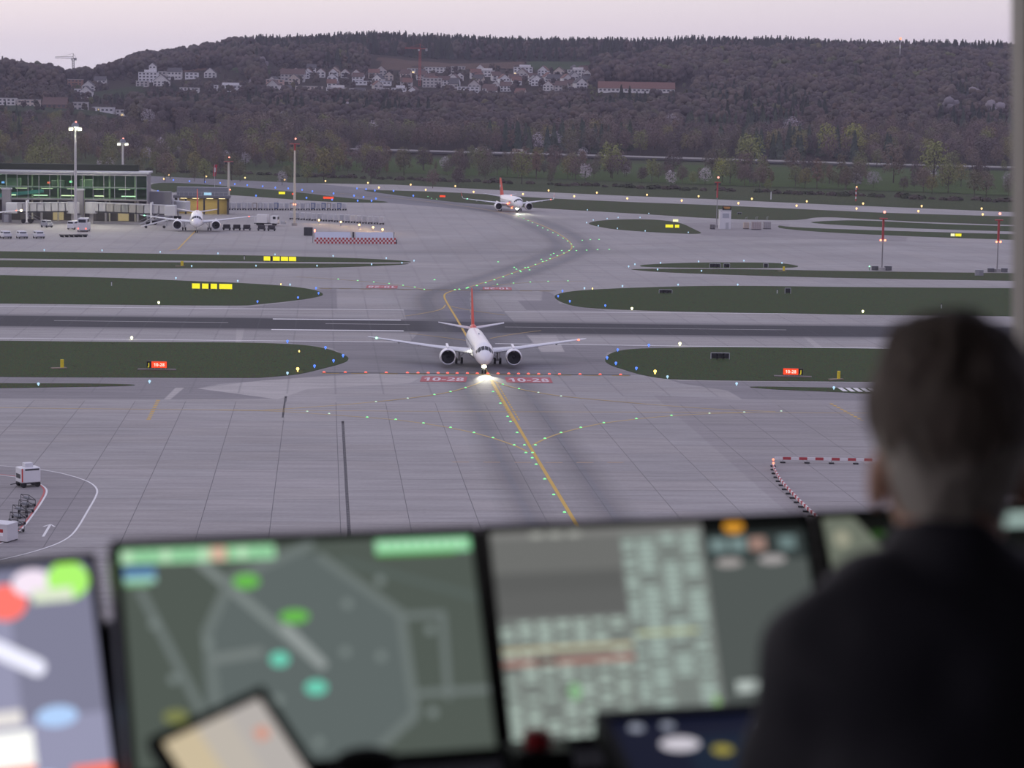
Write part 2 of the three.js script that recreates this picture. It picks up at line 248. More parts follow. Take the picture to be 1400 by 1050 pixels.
{ // the near apron, slab by slab, on a bed of dark joint filler
  const u0 = U0 - SLAB * 14, u1 = U0 + SLAB * 13, v0 = V0 - SLAB * 3, v1 = V0 + SLAB * 12.98;
  const apron = new THREE.Group(); apron.name = 'floor_apron'; scene.add(apron); struct(apron, 'square concrete slabs of the near apron with dark joints', 'apron');
  mesh('joint_filler', plate([field(u0, v0), field(u1, v0), field(u1, v1), field(u0, v1)], 0.001, 0.004, DRAINS.map(([u, a, b]) => drainHole([u, Math.max(a, v0 + 0.1), Math.min(b, v1 - 0.1)]))), mat([0.17, 0.165, 0.165], 0.9), apron);
  const all = [];
  for (let v = v0; v < v1 - 1; v += SLAB) for (let u = u0; u < u1 - 1; u += SLAB) {
    const g = 0.034, [x, z] = field(u + SLAB / 2, v + SLAB / 2);
    const top = 0.016 + 0.004 * ((u * 13 + v * 7) % 1), cut = (a, b, c, d) => plate([field(a, c), field(b, c), field(b, d), field(a, d)], 0.004, top);
    const dr = DRAINS.find(([q, c, d]) => q > u && q < u + SLAB && d > v + g && c < v + SLAB - g);   // a slab crossed by a drain is laid around it
    const parts = !dr ? [cut(u + g, u + SLAB - g, v + g, v + SLAB - g)] : [cut(u + g, dr[0] - DW, v + g, v + SLAB - g), cut(dr[0] + DW, u + SLAB - g, v + g, v + SLAB - g), ...(dr[1] > v + g ? [cut(dr[0] - DW, dr[0] + DW, v + g, dr[1])] : []), ...(dr[2] < v + SLAB - g ? [cut(dr[0] - DW, dr[0] + DW, dr[2], v + SLAB - g)] : [])], geo = join(parts);
    all.push([Math.abs(x / z) > 0.2 ? 9e9 : -z + Math.abs(x) * 0.2, geo]);
  }
  all.sort((a, b) => a[0] - b[0]);
  for (const [, geo] of all.slice(0, 290)) mesh('concrete_slab', geo, nearPave, apron);
  if (all.length > 290) mesh('outer_slabs', all.slice(290).map((a) => a[1]), nearPave, apron).userData = { kind: 'stuff' };
}

// ---------------------------------------------------------------- grass islands
const grassFine = noiseMap(512, 2.2, [70, 66, 70], [255, 255, 235], 8);
const grassMat = [[0.130, 0.168, 0.080], [0.140, 0.168, 0.086], [0.122, 0.162, 0.076]].map((c) => mat(c, 1, 0, { specularIntensity: 0.1, map: withRepeat(grassFine, 1 / 34, 1 / 34) }));
const lawns = [
  ['long grass island with red runway sign, beside the yellow marker and service road', [[-114.34,-391.29],[-83.87,-393.52],[-63.1,-394.58],[-48.4,-397.06],[-39.31,-396.74],[-33.7,-394.64],[-29.65,-388.78],[-26.71,-380.67],[-25.42,-375.35],[-25.65,-368.89],[-28.51,-359.72],[-31.38,-351.44],[-35.78,-347.47],[-36.93,-346.37],[-73.03,-342.47],[-99.67,-340.77]]],
  ['narrow grass strip between the service road and the apron edge', [[-97.39,-332.94],[-71.36,-334.56],[-58.92,-336.34],[-52.2,-335.98],[-53.43,-334.04],[-63.1,-331.36],[-70.19,-329.07],[-95.46,-326.27]]],
  ['grass island with four yellow sign panels beyond the runway', [[-156.32,-535.8],[-114.74,-538.9],[-85.58,-535.4],[-70.72,-529.8],[-59.47,-526.9],[-48.98,-520.7],[-42.24,-511.9],[-39.1,-499.7],[-39.91,-492.8],[-43.5,-482.9],[-49.76,-472.8],[-52.79,-467.9],[-98.97,-464.6],[-134.99,-462.4]]],
  ['thin grass strip with the bright yellow sign by the terminal apron', [[-179.59,-615.9],[-132.26,-621.4],[-104.02,-621.3],[-66.33,-620.8],[-46.42,-618.6],[-32.1,-613.5],[-23.97,-605.3],[-31.51,-602.3],[-67.41,-597.1],[-126.61,-594.8],[-171.99,-589.7]]],
  ['thin grass strip below the narrow service path', [[-170.1,-583.2],[-124.92,-586.9],[-66.68,-590.7],[-31.22,-596.8],[-25.25,-601.1],[-27.99,-593.6],[-43.54,-580.5],[-64.51,-571.5],[-119.87,-563.1],[-162.92,-558.5]]],
  ['broad grass island beyond the runway opposite the white building', [[8.39,-502.9],[9.29,-510.8],[13.09,-520.7],[23.77,-530.3],[41.42,-540.6],[53.98,-543.4],[79.36,-544.6],[161.39,-556],[138.84,-477.4],[72.72,-471.3],[45.52,-471.1],[29.13,-472.1],[17.05,-474.8],[12.12,-479.9],[9.4,-490.9]]],
  ['short grass strip with black sign backs by the taxiway', [[31.14,-607.4],[37.7,-615.5],[47.52,-622.2],[62.01,-625.9],[70.26,-625.1],[73.47,-609.1],[57.91,-602.6],[32.25,-600.3]]],
  ['long narrow grass strip at the foot of two striped light masts', [[28.67,-593.9],[59.52,-600.3],[82.09,-597.8],[175.27,-604.4],[166.95,-575.4],[88.09,-572.8],[57.22,-576.7],[35.75,-582.9],[29.04,-590.3]]],
  ['grass island with the red runway sign beside the seated man', [[14.52,-380.54],[15.94,-390.36],[18.57,-396.06],[22.96,-399.18],[35.43,-403.05],[61.34,-404.26],[118.5,-406.4],[104.2,-356.54],[52.91,-354.73],[24.35,-352.48],[20.07,-356.63],[16.38,-367.02],[14.72,-373.54]]],
  ['thin grass wedge beside the zebra hatching', [[32.38,-346.24],[46.37,-345.96],[63.25,-346.09],[101.49,-347.06],[98.41,-336.32],[50.85,-339.09],[46.25,-341.06],[37.57,-342.49]]],
  ['wide grass area between the far runway and the taxiway', [[-72.7,-1098],[-25.93,-1082.9],[6.51,-1037.7],[44.34,-1006.7],[78.07,-991],[119.6,-958.8],[151.46,-935.4],[263.76,-913.1],[243.01,-840.8],[153.11,-864.2],[127.68,-885.6],[113.22,-900.6],[100.67,-862.5],[72.01,-869],[56.54,-886.2],[39.9,-903.9],[5.94,-935.3],[-23.21,-971.9],[-39.4,-1010.2],[-58.93,-1059.3]]],
  ['grass wedge between two service roads near the far runway', [[100.9,-846.7],[110.48,-865.9],[126.43,-876.8],[151.15,-853.1],[240.74,-832.8],[230.68,-797.7],[132.74,-818.7]]],
  ['low grass verge with a yellow sign beside the far apron', [[89.93,-830.3],[92.61,-814],[129.73,-799.9],[225.3,-779],[215.26,-743.9],[124.38,-766.6],[87.7,-798.2]]],
  ['oval grass island with pale sign in front of the white building', [[23.91,-820.9],[31.55,-846.8],[48.29,-858],[57.26,-837.2],[58.79,-789],[59.8,-764.8],[54.44,-761.1],[41.57,-770.1],[32.69,-780.7],[27.35,-797.6]]],
  ['grass strip between the far runway link and the container row', [[-173.94,-1154],[-141.15,-1128.6],[-95.4,-1055.9],[-72.51,-1004],[-49.46,-968.5],[-52.6,-956.5],[-76.37,-957.5],[-101.55,-991.6],[-127.6,-1020.2],[-155.69,-1032.9]]],
];
lawns.forEach(([label, pts], i) => struct(mesh('lawn', plate(soften(pts), 0, 0.05), grassMat[i % 3]), label, 'grass'));

// ---------------------------------------------------------------- paint on the pavement
const WHITE = mat([0.78, 0.77, 0.75], 0.7), YELLOW = mat([0.62, 0.40, 0.07], 0.7), DULLYELLOW = mat([0.55, 0.39, 0.14], 0.75), REDPAINT = mat([0.50, 0.13, 0.12], 0.75), BLACKPAINT = mat([0.07, 0.068, 0.068], 0.8), WORN = mat([0.50, 0.49, 0.47], 0.75);
const paint = (name, label, gs, m) => struct(mesh(name, gs, m), label, 'marking');
paint('runway_line', 'white edge line of the runway on its far side', [ribbon([[-132.94,-455.3],[-97.6,-458.2],[-57.66,-461.4],[-21.12,-464.8]], 0.9), ribbon([[-1.64,-464.6],[46.88,-470.3],[138.94,-477.7]], 0.9)], WHITE);
paint('runway_line', 'white edge line of the runway on its near side', [ribbon([[-115.55,-395.43],[-84.74,-397.59],[-42.73,-400.49],[-19.06,-401.99]], 0.9), ribbon([[-2.92,-402.22],[35.48,-403.67],[64.23,-405.47],[119.37,-409.44]], 0.9)], WHITE);
paint('runway_line', 'thick white runway bar on the far side of the rubber band', ribbon([[-43.99,-441.02],[-20.65,-443.09]], 1.7), WHITE);
paint('runway_line', 'thick white runway bar on the near side of the rubber band', ribbon([[-42.19,-420.47],[-19.13,-422.08]], 1.7), WHITE);
paint('runway_line', 'worn white centre dash of the runway', [ribbon([[-82.08,-430.68],[-51.14,-432.43]], 0.6), ribbon([[-1.48,-432.78],[49.52,-436.19]], 0.5), ribbon([[-33.76,-433.57],[-18.65,-434.43]], 0.6)], WORN);
paint('taxi_line', 'yellow taxi centre line running from the runway towards the tower', ribbon(soften1([[-11.68,-519.7],[-13.95,-510.9],[-14.61,-501.9],[-13.08,-480.1],[-9.98,-441.76],[-4.26,-364.91],[2.26,-280.12],[6.5,-227.4],[8.56,-199.39]]), 0.4), YELLOW);
paint('taxi_line', 'dashed yellow lines flanking the taxi centre line', [ribbon([[-2.94,-344.83],[0.26,-302.74]], 0.22, 0.03, 1.6, 0.9), ribbon([[-2.22,-345.85],[1,-304.25]], 0.22, 0.03, 1.6, 0.9)].slice(0, 2), YELLOW);
paint('taxi_line', 'thin yellow line along the apron edge taxi lane', ribbon([[-89.87,-307.03],[-65.79,-308.34],[-55.13,-308.69],[-28.35,-310.41],[-5.65,-312.17],[11.55,-314.03],[30.62,-316.14],[48.5,-317.7],[93.9,-320.6]], 0.3), DULLYELLOW);
paint('taxi_line', 'yellow lead curve sweeping to the lane beside the drain', ribbon(soften1([[-37.7,-309.48],[-30.17,-309.72],[-18.33,-304.65],[-14.62,-302.98],[-10.99,-299.92],[-7.51,-296.24],[-4.54,-291.93],[-2.18,-287.68],[0.38,-281.73],[1.99,-276.51]]), 0.32), DULLYELLOW);
paint('taxi_line', 'yellow lead curve from the hold line towards the white cart', ribbon(soften1([[-32.11,-310.21],[-24.92,-314.96],[-18.16,-320.88],[-14.14,-325.13],[-10.63,-329.75],[-8.52,-333.43],[-6.59,-338.48],[-4.72,-344.57],[-3.96,-350.25]]), 0.34), DULLYELLOW);
paint('taxi_line', 'yellow lead curve from the hold line towards the barrier', ribbon(soften1([[-3.43,-350.32],[-1.36,-343.24],[0.94,-338.22],[3.69,-334.27],[6.78,-330.47],[12.97,-326.37],[19.71,-322.45],[27.27,-318.76],[34.91,-317.46]]), 0.34), DULLYELLOW);
paint('taxi_line', 'yellow lead curve meeting the centre line from the barrier side', ribbon(soften1([[2.53,-281.98],[4.06,-287.79],[6.1,-293.22],[8.65,-298.24],[11.64,-303.05],[16.03,-307.59],[20.77,-311.42],[25.94,-314.32],[32.87,-316.43]]), 0.34), DULLYELLOW);
paint('taxi_line', 'faint yellow curves across the runway intersection', [ribbon(soften1([[-20.35,-451.3],[-16.28,-460],[-13.73,-468],[-13.47,-478.3]]), 0.3), ribbon(soften1([[-12.98,-476.6],[-8.75,-467.2],[-1.6,-457.2]]), 0.3), ribbon(soften1([[-17.91,-417.69],[-13.32,-413.18],[-7.53,-406.45]]), 0.3), ribbon(soften1([[-3.87,-410.9],[-0.14,-419.45],[5.03,-427.18]]), 0.3)], DULLYELLOW);
paint('taxi_line', 'yellow centre line followed by the lit aircraft beyond the runway', ribbon(CENTRELINE.filter(([, z]) => z < -520), 0.45), DULLYELLOW);
paint('taxi_line', 'thin yellow link line towards the four panel sign', ribbon(soften1([[-49.42,-548.3],[-39.52,-542.5],[-31.05,-535.5],[-24.17,-527.2],[-18.29,-515]]), 0.35), DULLYELLOW);
paint('taxi_line', 'thin yellow link line towards the broad grass island', ribbon(soften1([[-4.86,-530.4],[-0.04,-539.1],[7.73,-546.4],[16.27,-549.5]]), 0.35), DULLYELLOW);
paint('taxi_line', 'yellow stand line leading to the parked airliner', ribbon([[-96.5,-731.1],[-89.27,-641.1],[-90.66,-635.9]], 0.42), YELLOW);
paint('dash_line', 'faded orange dashed line crossing the near apron', ribbon([[-6.56,-267.53],[3.18,-268.29],[12.66,-269.41]], 0.4, 0.03, 1.9, 1.6), mat([0.50, 0.36, 0.24], 0.8));
paint('dash_line', 'yellow dashed line beside the pale crossing strip', ribbon([[-45.29,-299.08],[-47.07,-319.85]], 0.5, 0.03, 1.0, 0.9), YELLOW);
paint('dash_line', 'yellow dashed line ending near the seated man', ribbon([[43.53,-327.23],[45.35,-309.87]], 0.45, 0.03, 1.0, 0.9), YELLOW);
paint('hold_line', 'dark and yellow hold bar across the taxiway under the red lights', [ribbon([[-28.03,-353.77],[-5.44,-355.77],[17.6,-357.23]], 0.35, 0.032, 2.6, 1.7)], YELLOW);
paint('hold_line', 'black band under the hold bar with red lights', ribbon([[-28.11,-354.73],[-5.46,-356.74],[17.64,-358.21]], 0.75), BLACKPAINT);
paint('hold_line', 'dark band and yellow dashes of the hold bar beyond the runway', ribbon([[-41.65,-516.1],[-18.37,-517.2],[9.12,-519.7]], 0.9), mat([0.14, 0.12, 0.09], 0.8));
paint('hold_line', 'yellow dashes of the hold bar beyond the runway', ribbon([[-41.55,-514.9],[-18.32,-515.8],[9.1,-518.4]], 0.5, 0.032, 2.6, 1.7), DULLYELLOW);
paint('road_line', 'white outer line of the curved service road', ribbon(soften1([[-58.72,-260.07],[-55.39,-259.37],[-51.69,-257.93],[-48.3,-255.44],[-45.36,-251.7],[-43.49,-248.44],[-42.16,-244.28],[-41.6,-239.71],[-40.98,-231.62],[-40.2,-221.79],[-40.1,-216.85],[-40.85,-212.76],[-42.58,-208.38],[-44.99,-204.45]], 3), 0.2), WHITE);
paint('road_line', 'white inner line of the curved service road', ribbon(soften1([[-56.63,-254.22],[-54.03,-252.98],[-50.89,-250.86],[-48.93,-247.87],[-47.75,-245.35],[-46.96,-242.38],[-46.26,-235.41],[-45.6,-227.01],[-45.17,-220.16],[-45.19,-216.01],[-45.63,-213.4],[-46.94,-210.43]], 3), 0.2), WHITE);
paint('road_line', 'red line hugging the inner side of the service road', ribbon(soften1([[-56.74,-254.73],[-54.16,-253.57],[-51.1,-251.48],[-49.13,-248.14],[-47.97,-245.28],[-47.21,-242.35],[-46.47,-235.39],[-45.8,-226.99],[-45.37,-220.14],[-45.38,-215.99],[-45.9,-213.74],[-47.17,-211.47]], 3), 0.2), REDPAINT);
{ const [ax, az] = [-42.54, -217.37], [bx, bz] = [-43.11, -223.87], dx = bx - ax, dz = bz - az, l = Math.hypot(dx, dz), ux = dx / l, uz = dz / l;
  paint('road_arrow', 'white arrow painted on the curved service road', [ribbon([[ax, az], [bx, bz]], 0.24), ribbon([[bx - ux * 1.3 - uz * 0.5, bz - uz * 1.3 + ux * 0.5], [bx, bz], [bx - ux * 1.3 + uz * 0.5, bz - uz * 1.3 - ux * 0.5]], 0.24)], WHITE); }
DRAINS.forEach(([u, a, b], i) => {               // open channels lined with concrete, iron bars across
  const t = thing('drain_channel', ['long open drain channel running down the near apron', 'short open drain channel near the apron edge'][i], 'drain'), lining = mat([0.30, 0.29, 0.28], 0.9), P = (du, v, y) => { const [x, z] = field(u + du, v); return [x, y, z]; };
  mesh('bed', beam(P(0, a, -0.285), P(0, b, -0.285), 2 * DW - 0.002, 0.02), lining, t); for (const s of [-1, 1]) mesh('side', beam(P(s * (DW - 0.01), a, -0.14), P(s * (DW - 0.01), b, -0.14), 0.018, 0.27), lining, t);
  const bars = []; for (let v = a + 0.5; v < b; v += 1) bars.push(beam(P(-DW + 0.02, v, -0.03), P(DW - 0.02, v, -0.03), 0.05, 0.03)); mesh('cross_bars', bars, mat([0.25, 0.25, 0.26], 0.6, 0.4), t).userData = { kind: 'stuff' };
});
paint('zebra_hatching', 'white slanted hatching beside the grass wedge', [0, 11, 22, 33, 44].map((k) => [k, 0]).map(([k]) => ribbon([[47.23, -346.08], [47.47, -341.67]].map(([x, z]) => [x + k * 0.098, z + k * 0.008]), 0.7, 0.06)), WHITE);
function pad(label, l, flip) {                   // red painted board with the runway numbers, read from one side
  const [a, b, c, d] = l, pos = [a, b, c, a, c, d].flatMap(([x, z]) => [x, 0.034, z]), u = flip ? [[1, 1], [0, 1], [0, 0], [1, 1], [0, 0], [1, 0]] : [[0, 0], [1, 0], [1, 1], [0, 0], [1, 1], [0, 1]];
  const g = new THREE.BufferGeometry(); g.setAttribute('position', new THREE.BufferAttribute(new Float32Array(pos), 3)); g.setAttribute('uv', new THREE.BufferAttribute(new Float32Array(u.flat()), 2)); g.computeVertexNormals();
  const t = canvasMap(512, 256, (k) => { k.fillStyle = 'rgb(176,92,94)'; k.fillRect(0, 0, 512, 256); k.fillStyle = 'rgb(214,204,206)'; k.font = 'bold 215px sans-serif'; k.textAlign = 'center'; k.textBaseline = 'middle'; k.setTransform(0.86, 0, 0, 1, 256, 134); k.fillText('10-28', 0, 0); });
  paint('runway_number_pad', label, g, mat([1, 1, 1], 0.75, 0, { map: t }));
}
pad('red pad reading 10-28 before the hold line, on the drain side', [[-13.25,-345.18],[-6.63,-345.58],[-6.56,-352.52],[-13.21,-352.12]], false);
pad('red pad reading 10-28 before the hold line, on the barrier side', [[-0.74,-345.88],[5.9,-346.28],[5.58,-353.16],[-1.09,-352.75]], false);
pad('faded red 10-28 pad beyond the runway near the thin link line', [[-31.77,-518.2],[-25.02,-518.5],[-25.25,-526.4],[-31.94,-526.2]], true);
pad('faded red 10-28 pad beyond the runway near the oval grass', [[-6.64,-519.5],[-0.33,-519.9],[-0.51,-527.1],[-6.74,-526.8]], true);

// ---------------------------------------------------------------- aircraft (nose along +z, ground at y = 0, main wheels at z = 0)
const SKINWHITE = mat([0.93, 0.93, 0.93], 0.32, 0, { clearcoat: 0.5, clearcoatRoughness: 0.2 }), WINGGREY = mat([0.74, 0.75, 0.77], 0.35, 0.1), REDLIVERY = mat([0.72, 0.08, 0.045], 0.35), DARKGLASS = mat([0.03, 0.035, 0.045], 0.12), TYRE = mat([0.02, 0.02, 0.02], 0.9),
  STEEL = mat([0.42, 0.43, 0.45], 0.4, 0.7), LIP = mat([0.74, 0.75, 0.77], 0.22, 0.85), FANBLACK = mat([0.025, 0.026, 0.03], 0.5), BLADE = mat([0.035, 0.035, 0.04], 0.45, 0.3), STRUTGREY = mat([0.5, 0.5, 0.5], 0.5, 0.3);
const NAVGREEN = glow([0.25, 1, 0.5], 5), NAVRED = glow([1, 0.12, 0.06], 5), LANDING = glow([1, 0.97, 0.72], 30), BEACON = glow([1, 0.16, 0.06], 7), WARMLAMP = glow([1, 0.82, 0.45], 6);
function loft(rings, closeEnds = true) {         // rings of equal length, each an array of [x, y, z]
  const n = rings[0].length, pos = rings.flat(2), idx = [];
  for (let j = 0; j + 1 < rings.length; j++) for (let i = 0; i < n; i++) { const a = j * n + i, b = j * n + (i + 1) % n; idx.push(a, a + n, b, b, a + n, b + n); }
  if (closeEnds) for (const [j, f] of [[0, 1], [rings.length - 1, 0]]) for (let i = 1; i + 1 < n; i++) idx.push(...(f ? [j * n, j * n + i, j * n + i + 1] : [j * n, j * n + i + 1, j * n + i]));
  const g = new THREE.BufferGeometry(); g.setAttribute('position', new THREE.BufferAttribute(new Float32Array(pos), 3)); g.setIndex(idx); g.computeVertexNormals(); return g;
}
const foil = [[1, 0], [0.7, 0.045], [0.35, 0.075], [0.1, 0.055], [0, 0], [0.1, -0.035], [0.35, -0.045], [0.7, -0.02]];
const wingRing = (x, y, zLead, chord, thick, up = 0) => foil.map(([c, t]) => [x + t * chord * thick * up, y + t * chord * thick * (1 - up), zLead - c * chord]);
function aircraft(o, root) {
  const { len, rad, tall, cy, noseZ, span, wingY, tipY, wingZ, rootC, tipC, sweep, engX, engY, engZ, engR, engL, finTop, finC, tailSpan, livery } = o;
  const tailZ = noseZ - len, shape = (z) => {   // half width, half height, centre height along the fuselage
    const s = noseZ - z, nose = Math.min(1, Math.sqrt(Math.max(0, 1 - (1 - Math.min(1, s / o.noseLen)) ** 2.1))), t = smooth(s, len * 0.66, len), k = nose * (1 - 0.93 * t);
    return [rad * k, tall * k, cy - tall * 0.42 * (1 - Math.min(1, s / o.noseLen)) ** 1.6 + tall * 0.62 * t];
  };
  const ring = (z, off = 0, a0 = 0, a1 = 2 * Math.PI, n = 32, closed = true) => { const [w, h, y] = shape(z), r = []; for (let i = 0; i < (closed ? n : n + 1); i++) { const a = a0 + (a1 - a0) * i / n; r.push([Math.sin(a) * (w + off), y + Math.cos(a) * (h + off), z]); } return r; };
  const zs = [0.0, 0.02, 0.06, 0.14, 0.28, 0.5, 0.75, 1].map((t) => noseZ - 0.002 - t * o.noseLen); for (let t = 0.2; t <= 1.001; t += 0.05) if (len * t > o.noseLen + 0.3) zs.push(noseZ - len * t);
  mesh('fuselage', loft(zs.map((z) => ring(z)).map((r) => r.reverse())), SKINWHITE, root);
  const patch = (z0, z1, a0, a1, off = 0.012, n = 5) => { const rows = [0, 0.25, 0.5, 0.75, 1].map((t) => ring(lerp(z0, z1, t), off, a0, a1, n, false)), m = n + 1, idx = []; for (let j = 0; j < 4; j++) for (let i = 0; i < n; i++) { const a = j * m + i; idx.push(a, a + 1, a + m, a + 1, a + m + 1, a + m); } const g = new THREE.BufferGeometry(); g.setAttribute('position', new THREE.BufferAttribute(new Float32Array(rows.flat(2)), 3)); g.setIndex(idx); g.computeVertexNormals(); return g; };
  const slant = o.noseLen;
  for (const [a, b, z0, z1] of [[0.03, 0.45, 0.26, 0.47], [-0.45, -0.03, 0.26, 0.47], [0.50, 0.98, 0.28, 0.50], [-0.98, -0.50, 0.28, 0.50], [1.03, 1.3, 0.40, 0.56], [-1.3, -1.03, 0.40, 0.56]]) mesh('cockpit_window', patch(noseZ - slant * z0, noseZ - slant * z1, a, b), DARKGLASS, root);
  for (const s of [-1, 1]) {
    const ws = []; for (let k = 0; k < 26; k++) ws.push(patch(noseZ - o.noseLen - 1.2 - k * (len * 0.63 / 26), noseZ - o.noseLen - 1.45 - k * (len * 0.63 / 26), s * 1.28, s * 1.44, 0.01, 2));
    mesh('cabin_windows', ws, DARKGLASS, root).userData = { kind: 'stuff' };
    mesh('cabin_door', patch(noseZ - o.noseLen - 0.1, noseZ - o.noseLen - 0.9, s * 1.15, s * 1.85, 0.008, 4), WINGGREY, root);
    if (livery.belly) mesh('side_lettering', patch(noseZ - o.noseLen - 2.2, noseZ - o.noseLen - 6.2, s * 1.5, s * 1.72, 0.011, 3), livery.belly, root);
    // wing
    const rings = [wingRing(0, wingY, wingZ + 0.6, rootC * 1.1, 1.3), wingRing(s * rad * 0.98, wingY + 0.05, wingZ, rootC, 1.25), wingRing(s * span * 0.19, lerp(wingY, tipY, 0.3), wingZ - sweep * 0.32, rootC * 0.66, 1.1), wingRing(s * span * 0.48, lerp(wingY, tipY, 0.95), wingZ - sweep * 0.96, tipC * 1.15, 0.9), wingRing(s * span * 0.5, tipY, wingZ - sweep, tipC * 0.7, 0.8)];
    if (o.sharklet) rings.push(wingRing(s * span * 0.508, tipY + 0.8, wingZ - sweep - 0.7, tipC * 0.7, 1, 0.8), wingRing(s * span * 0.515, tipY + 2.4, wingZ - sweep - 1.7, tipC * 0.35, 1, 1));
    mesh('wing', loft(s > 0 ? rings.map((r) => [...r].reverse()) : rings), WINGGREY, root);
    if (o.sharklet) mesh('winglet_tip', loft([wingRing(s * span * 0.5085, tipY + 0.9, wingZ - sweep - 0.7, tipC * 0.72, 1.3, 0.8), wingRing(s * span * 0.516, tipY + 2.42, wingZ - sweep - 1.7, tipC * 0.37, 1.3, 1)].map((r) => (s > 0 ? [...r].reverse() : r))), livery.fin, root);
    for (const f of [0.27, 0.36]) { const y = lerp(wingY, tipY, f * 1.9) - 0.22, z = wingZ - sweep * f * 2 - 1.3; mesh('flap_fairing', at(new THREE.SphereGeometry(1, 10, 8).scale(0.13, 0.2, 1.3), s * span * f, y, z), WINGGREY, root); }
    mesh('navigation_light', at(new THREE.SphereGeometry(0.16, 10, 8), s * span * 0.462, tipY - 0.06, wingZ - sweep * 0.9 + 0.12), s > 0 ? NAVRED : NAVGREEN, root);   // port red, starboard green
    // engine
    const e = new THREE.Group(); e.name = 'engine'; e.position.set(s * engX, engY, engZ); root.add(e);
    const tube = (pts, n = 28) => lathe(pts, n).rotateX(Math.PI / 2);
    mesh('nacelle', tube([[engR * 0.86, 0.02], [engR * 0.95, -0.14], [engR, -0.6], [engR * 1.02, -1.3], [engR * 0.92, -2.4], [engR * 0.72, -engL]]), SKINWHITE, e);
    mesh('inlet_lip', at(new THREE.TorusGeometry(engR * 0.86, engR * 0.07, 8, 28), 0, 0, 0), LIP, e);
    mesh('inlet_duct', tube([[engR * 0.84, 0.03], [engR * 0.78, -0.25], [engR * 0.79, -0.75], [engR * 0.1, -0.8]]), FANBLACK, e);
    const blades = []; for (let k = 0; k < 18; k++) blades.push(at(new THREE.BoxGeometry(0.12, engR * 0.56, 0.02), 0, engR * 0.48, -0.66, 0.5).rotateZ(k * Math.PI / 9));
    mesh('fan_blades', blades, BLADE, e).userData = { kind: 'stuff' };
    mesh('spinner', at(new THREE.ConeGeometry(engR * 0.24, 0.45, 16).rotateX(Math.PI / 2), 0, 0, -0.5), BLADE, e);
    mesh('exhaust_cone', tube([[engR * 0.6, -engL * 0.85], [engR * 0.45, -engL - 0.5], [engR * 0.1, -engL - 1.1]], 16), STEEL, e);
    mesh('pylon', at(new THREE.BoxGeometry(0.34, 0.7, engL * 0.9), 0, engR * 0.98, -engL * 0.62, 0, 0.06), SKINWHITE, e);
    // tailplane
    const ty = cy + o.tailDy, tz = tailZ + finC * 0.95;
    const tr = [wingRing(s * 0.2, ty, tz, finC * 0.72, 1.1), wingRing(s * tailSpan / 2, ty + o.tailRise, tz - tailSpan * 0.29, finC * 0.3, 0.9)];
    mesh('tailplane', loft(s > 0 ? tr.map((r) => [...r].reverse()) : tr), WINGGREY, root);
    // main gear
    const g = new THREE.Group(); g.name = 'main_gear'; g.position.set(s * o.track, 0, 0); root.add(g);
    mesh('strut', [bar([0, 0.5, 0], [s * -0.05, wingY - 0.1, 0.1], 0.12), bar([0, 0.9, 0], [-s * 1.1, wingY - 0.1, 0.1], 0.05), cyl(0.2, 0.2, 0.3, 0, 0.6, 0)], STRUTGREY, g);
    for (const q of [-1, 1]) { const w = mesh('wheel', at(new THREE.CylinderGeometry(0.5, 0.5, 0.34, 20).rotateZ(Math.PI / 2), q * 0.42, 0.5, 0), TYRE, g); mesh('hub', at(new THREE.CylinderGeometry(0.24, 0.24, 0.36, 14).rotateZ(Math.PI / 2), q * 0.42, 0.5, 0), STEEL, w); }
    mesh('gear_door', box(0.05, 1.0, 1.1, s * 0.28, 1.35, 0.05), SKINWHITE, g);
  }
  // fin
  const fy = cy + tall * 0.55, fz = tailZ + finC * 1.28, finRing = (y, zl, c, t) => foil.map(([k, h]) => [h * c * t, y, zl - k * c]);
  const fin = mesh('fin', loft([finRing(fy, fz + 0.8, finC * 1.25, 0.8), finRing(lerp(fy, finTop, 0.12), fz - 0.1, finC * 1.02, 0.8), finRing(finTop, fz - (finTop - fy) * 0.72, finC * 0.5, 0.75)]), livery.fin, root);
  if (livery.cross) for (const s of [-1, 1]) { const y = lerp(fy, finTop, 0.55), z = fz - (y - fy) * 0.72 - finC * 0.4; mesh('white_cross', [box(0.02, 1.9, 0.6, s * finC * 0.047, y, z), box(0.02, 0.6, 1.9, s * finC * 0.047, y, z)], SKINWHITE, fin); }
  if (livery.dots) for (const s of [-1, 1]) for (const [t, c] of [[0.3, 0.35], [0.42, 0.6], [0.6, 0.4], [0.72, 0.62], [0.85, 0.5]]) { const y = lerp(fy, finTop, t), cc = lerp(finC, finC * 0.5, t); mesh('white_dot', at(new THREE.CylinderGeometry(0.34, 0.34, 0.02, 14).rotateZ(Math.PI / 2), s * cc * 0.056, y, fz - (y - fy) * 0.72 - cc * c), SKINWHITE, fin); }
  mesh('belly_fairing', at(new THREE.SphereGeometry(1, 18, 12).scale(rad * 1.12, tall * 0.55, rootC * 0.72), 0, cy - tall * 0.62, wingZ - rootC * 0.45), SKINWHITE, root);
  mesh('roof_beacon', at(new THREE.SphereGeometry(0.13, 10, 8), 0, cy + tall + 0.06, noseZ - len * 0.42), livery.beacon ?? STEEL, root);
  // nose gear
  const n = new THREE.Group(); n.name = 'nose_gear'; n.position.set(0, 0, o.noseGear); root.add(n);
  mesh('strut', [bar([0, 0.4, 0], [0, cy - tall * 0.7, 0.15], 0.09), bar([0, 0.9, 0], [0, cy - tall * 0.75, -1.1], 0.05)], STRUTGREY, n);
  for (const q of [-1, 1]) mesh('wheel', at(new THREE.CylinderGeometry(0.36, 0.36, 0.22, 18).rotateZ(Math.PI / 2), q * 0.22, 0.36, 0), TYRE, n);
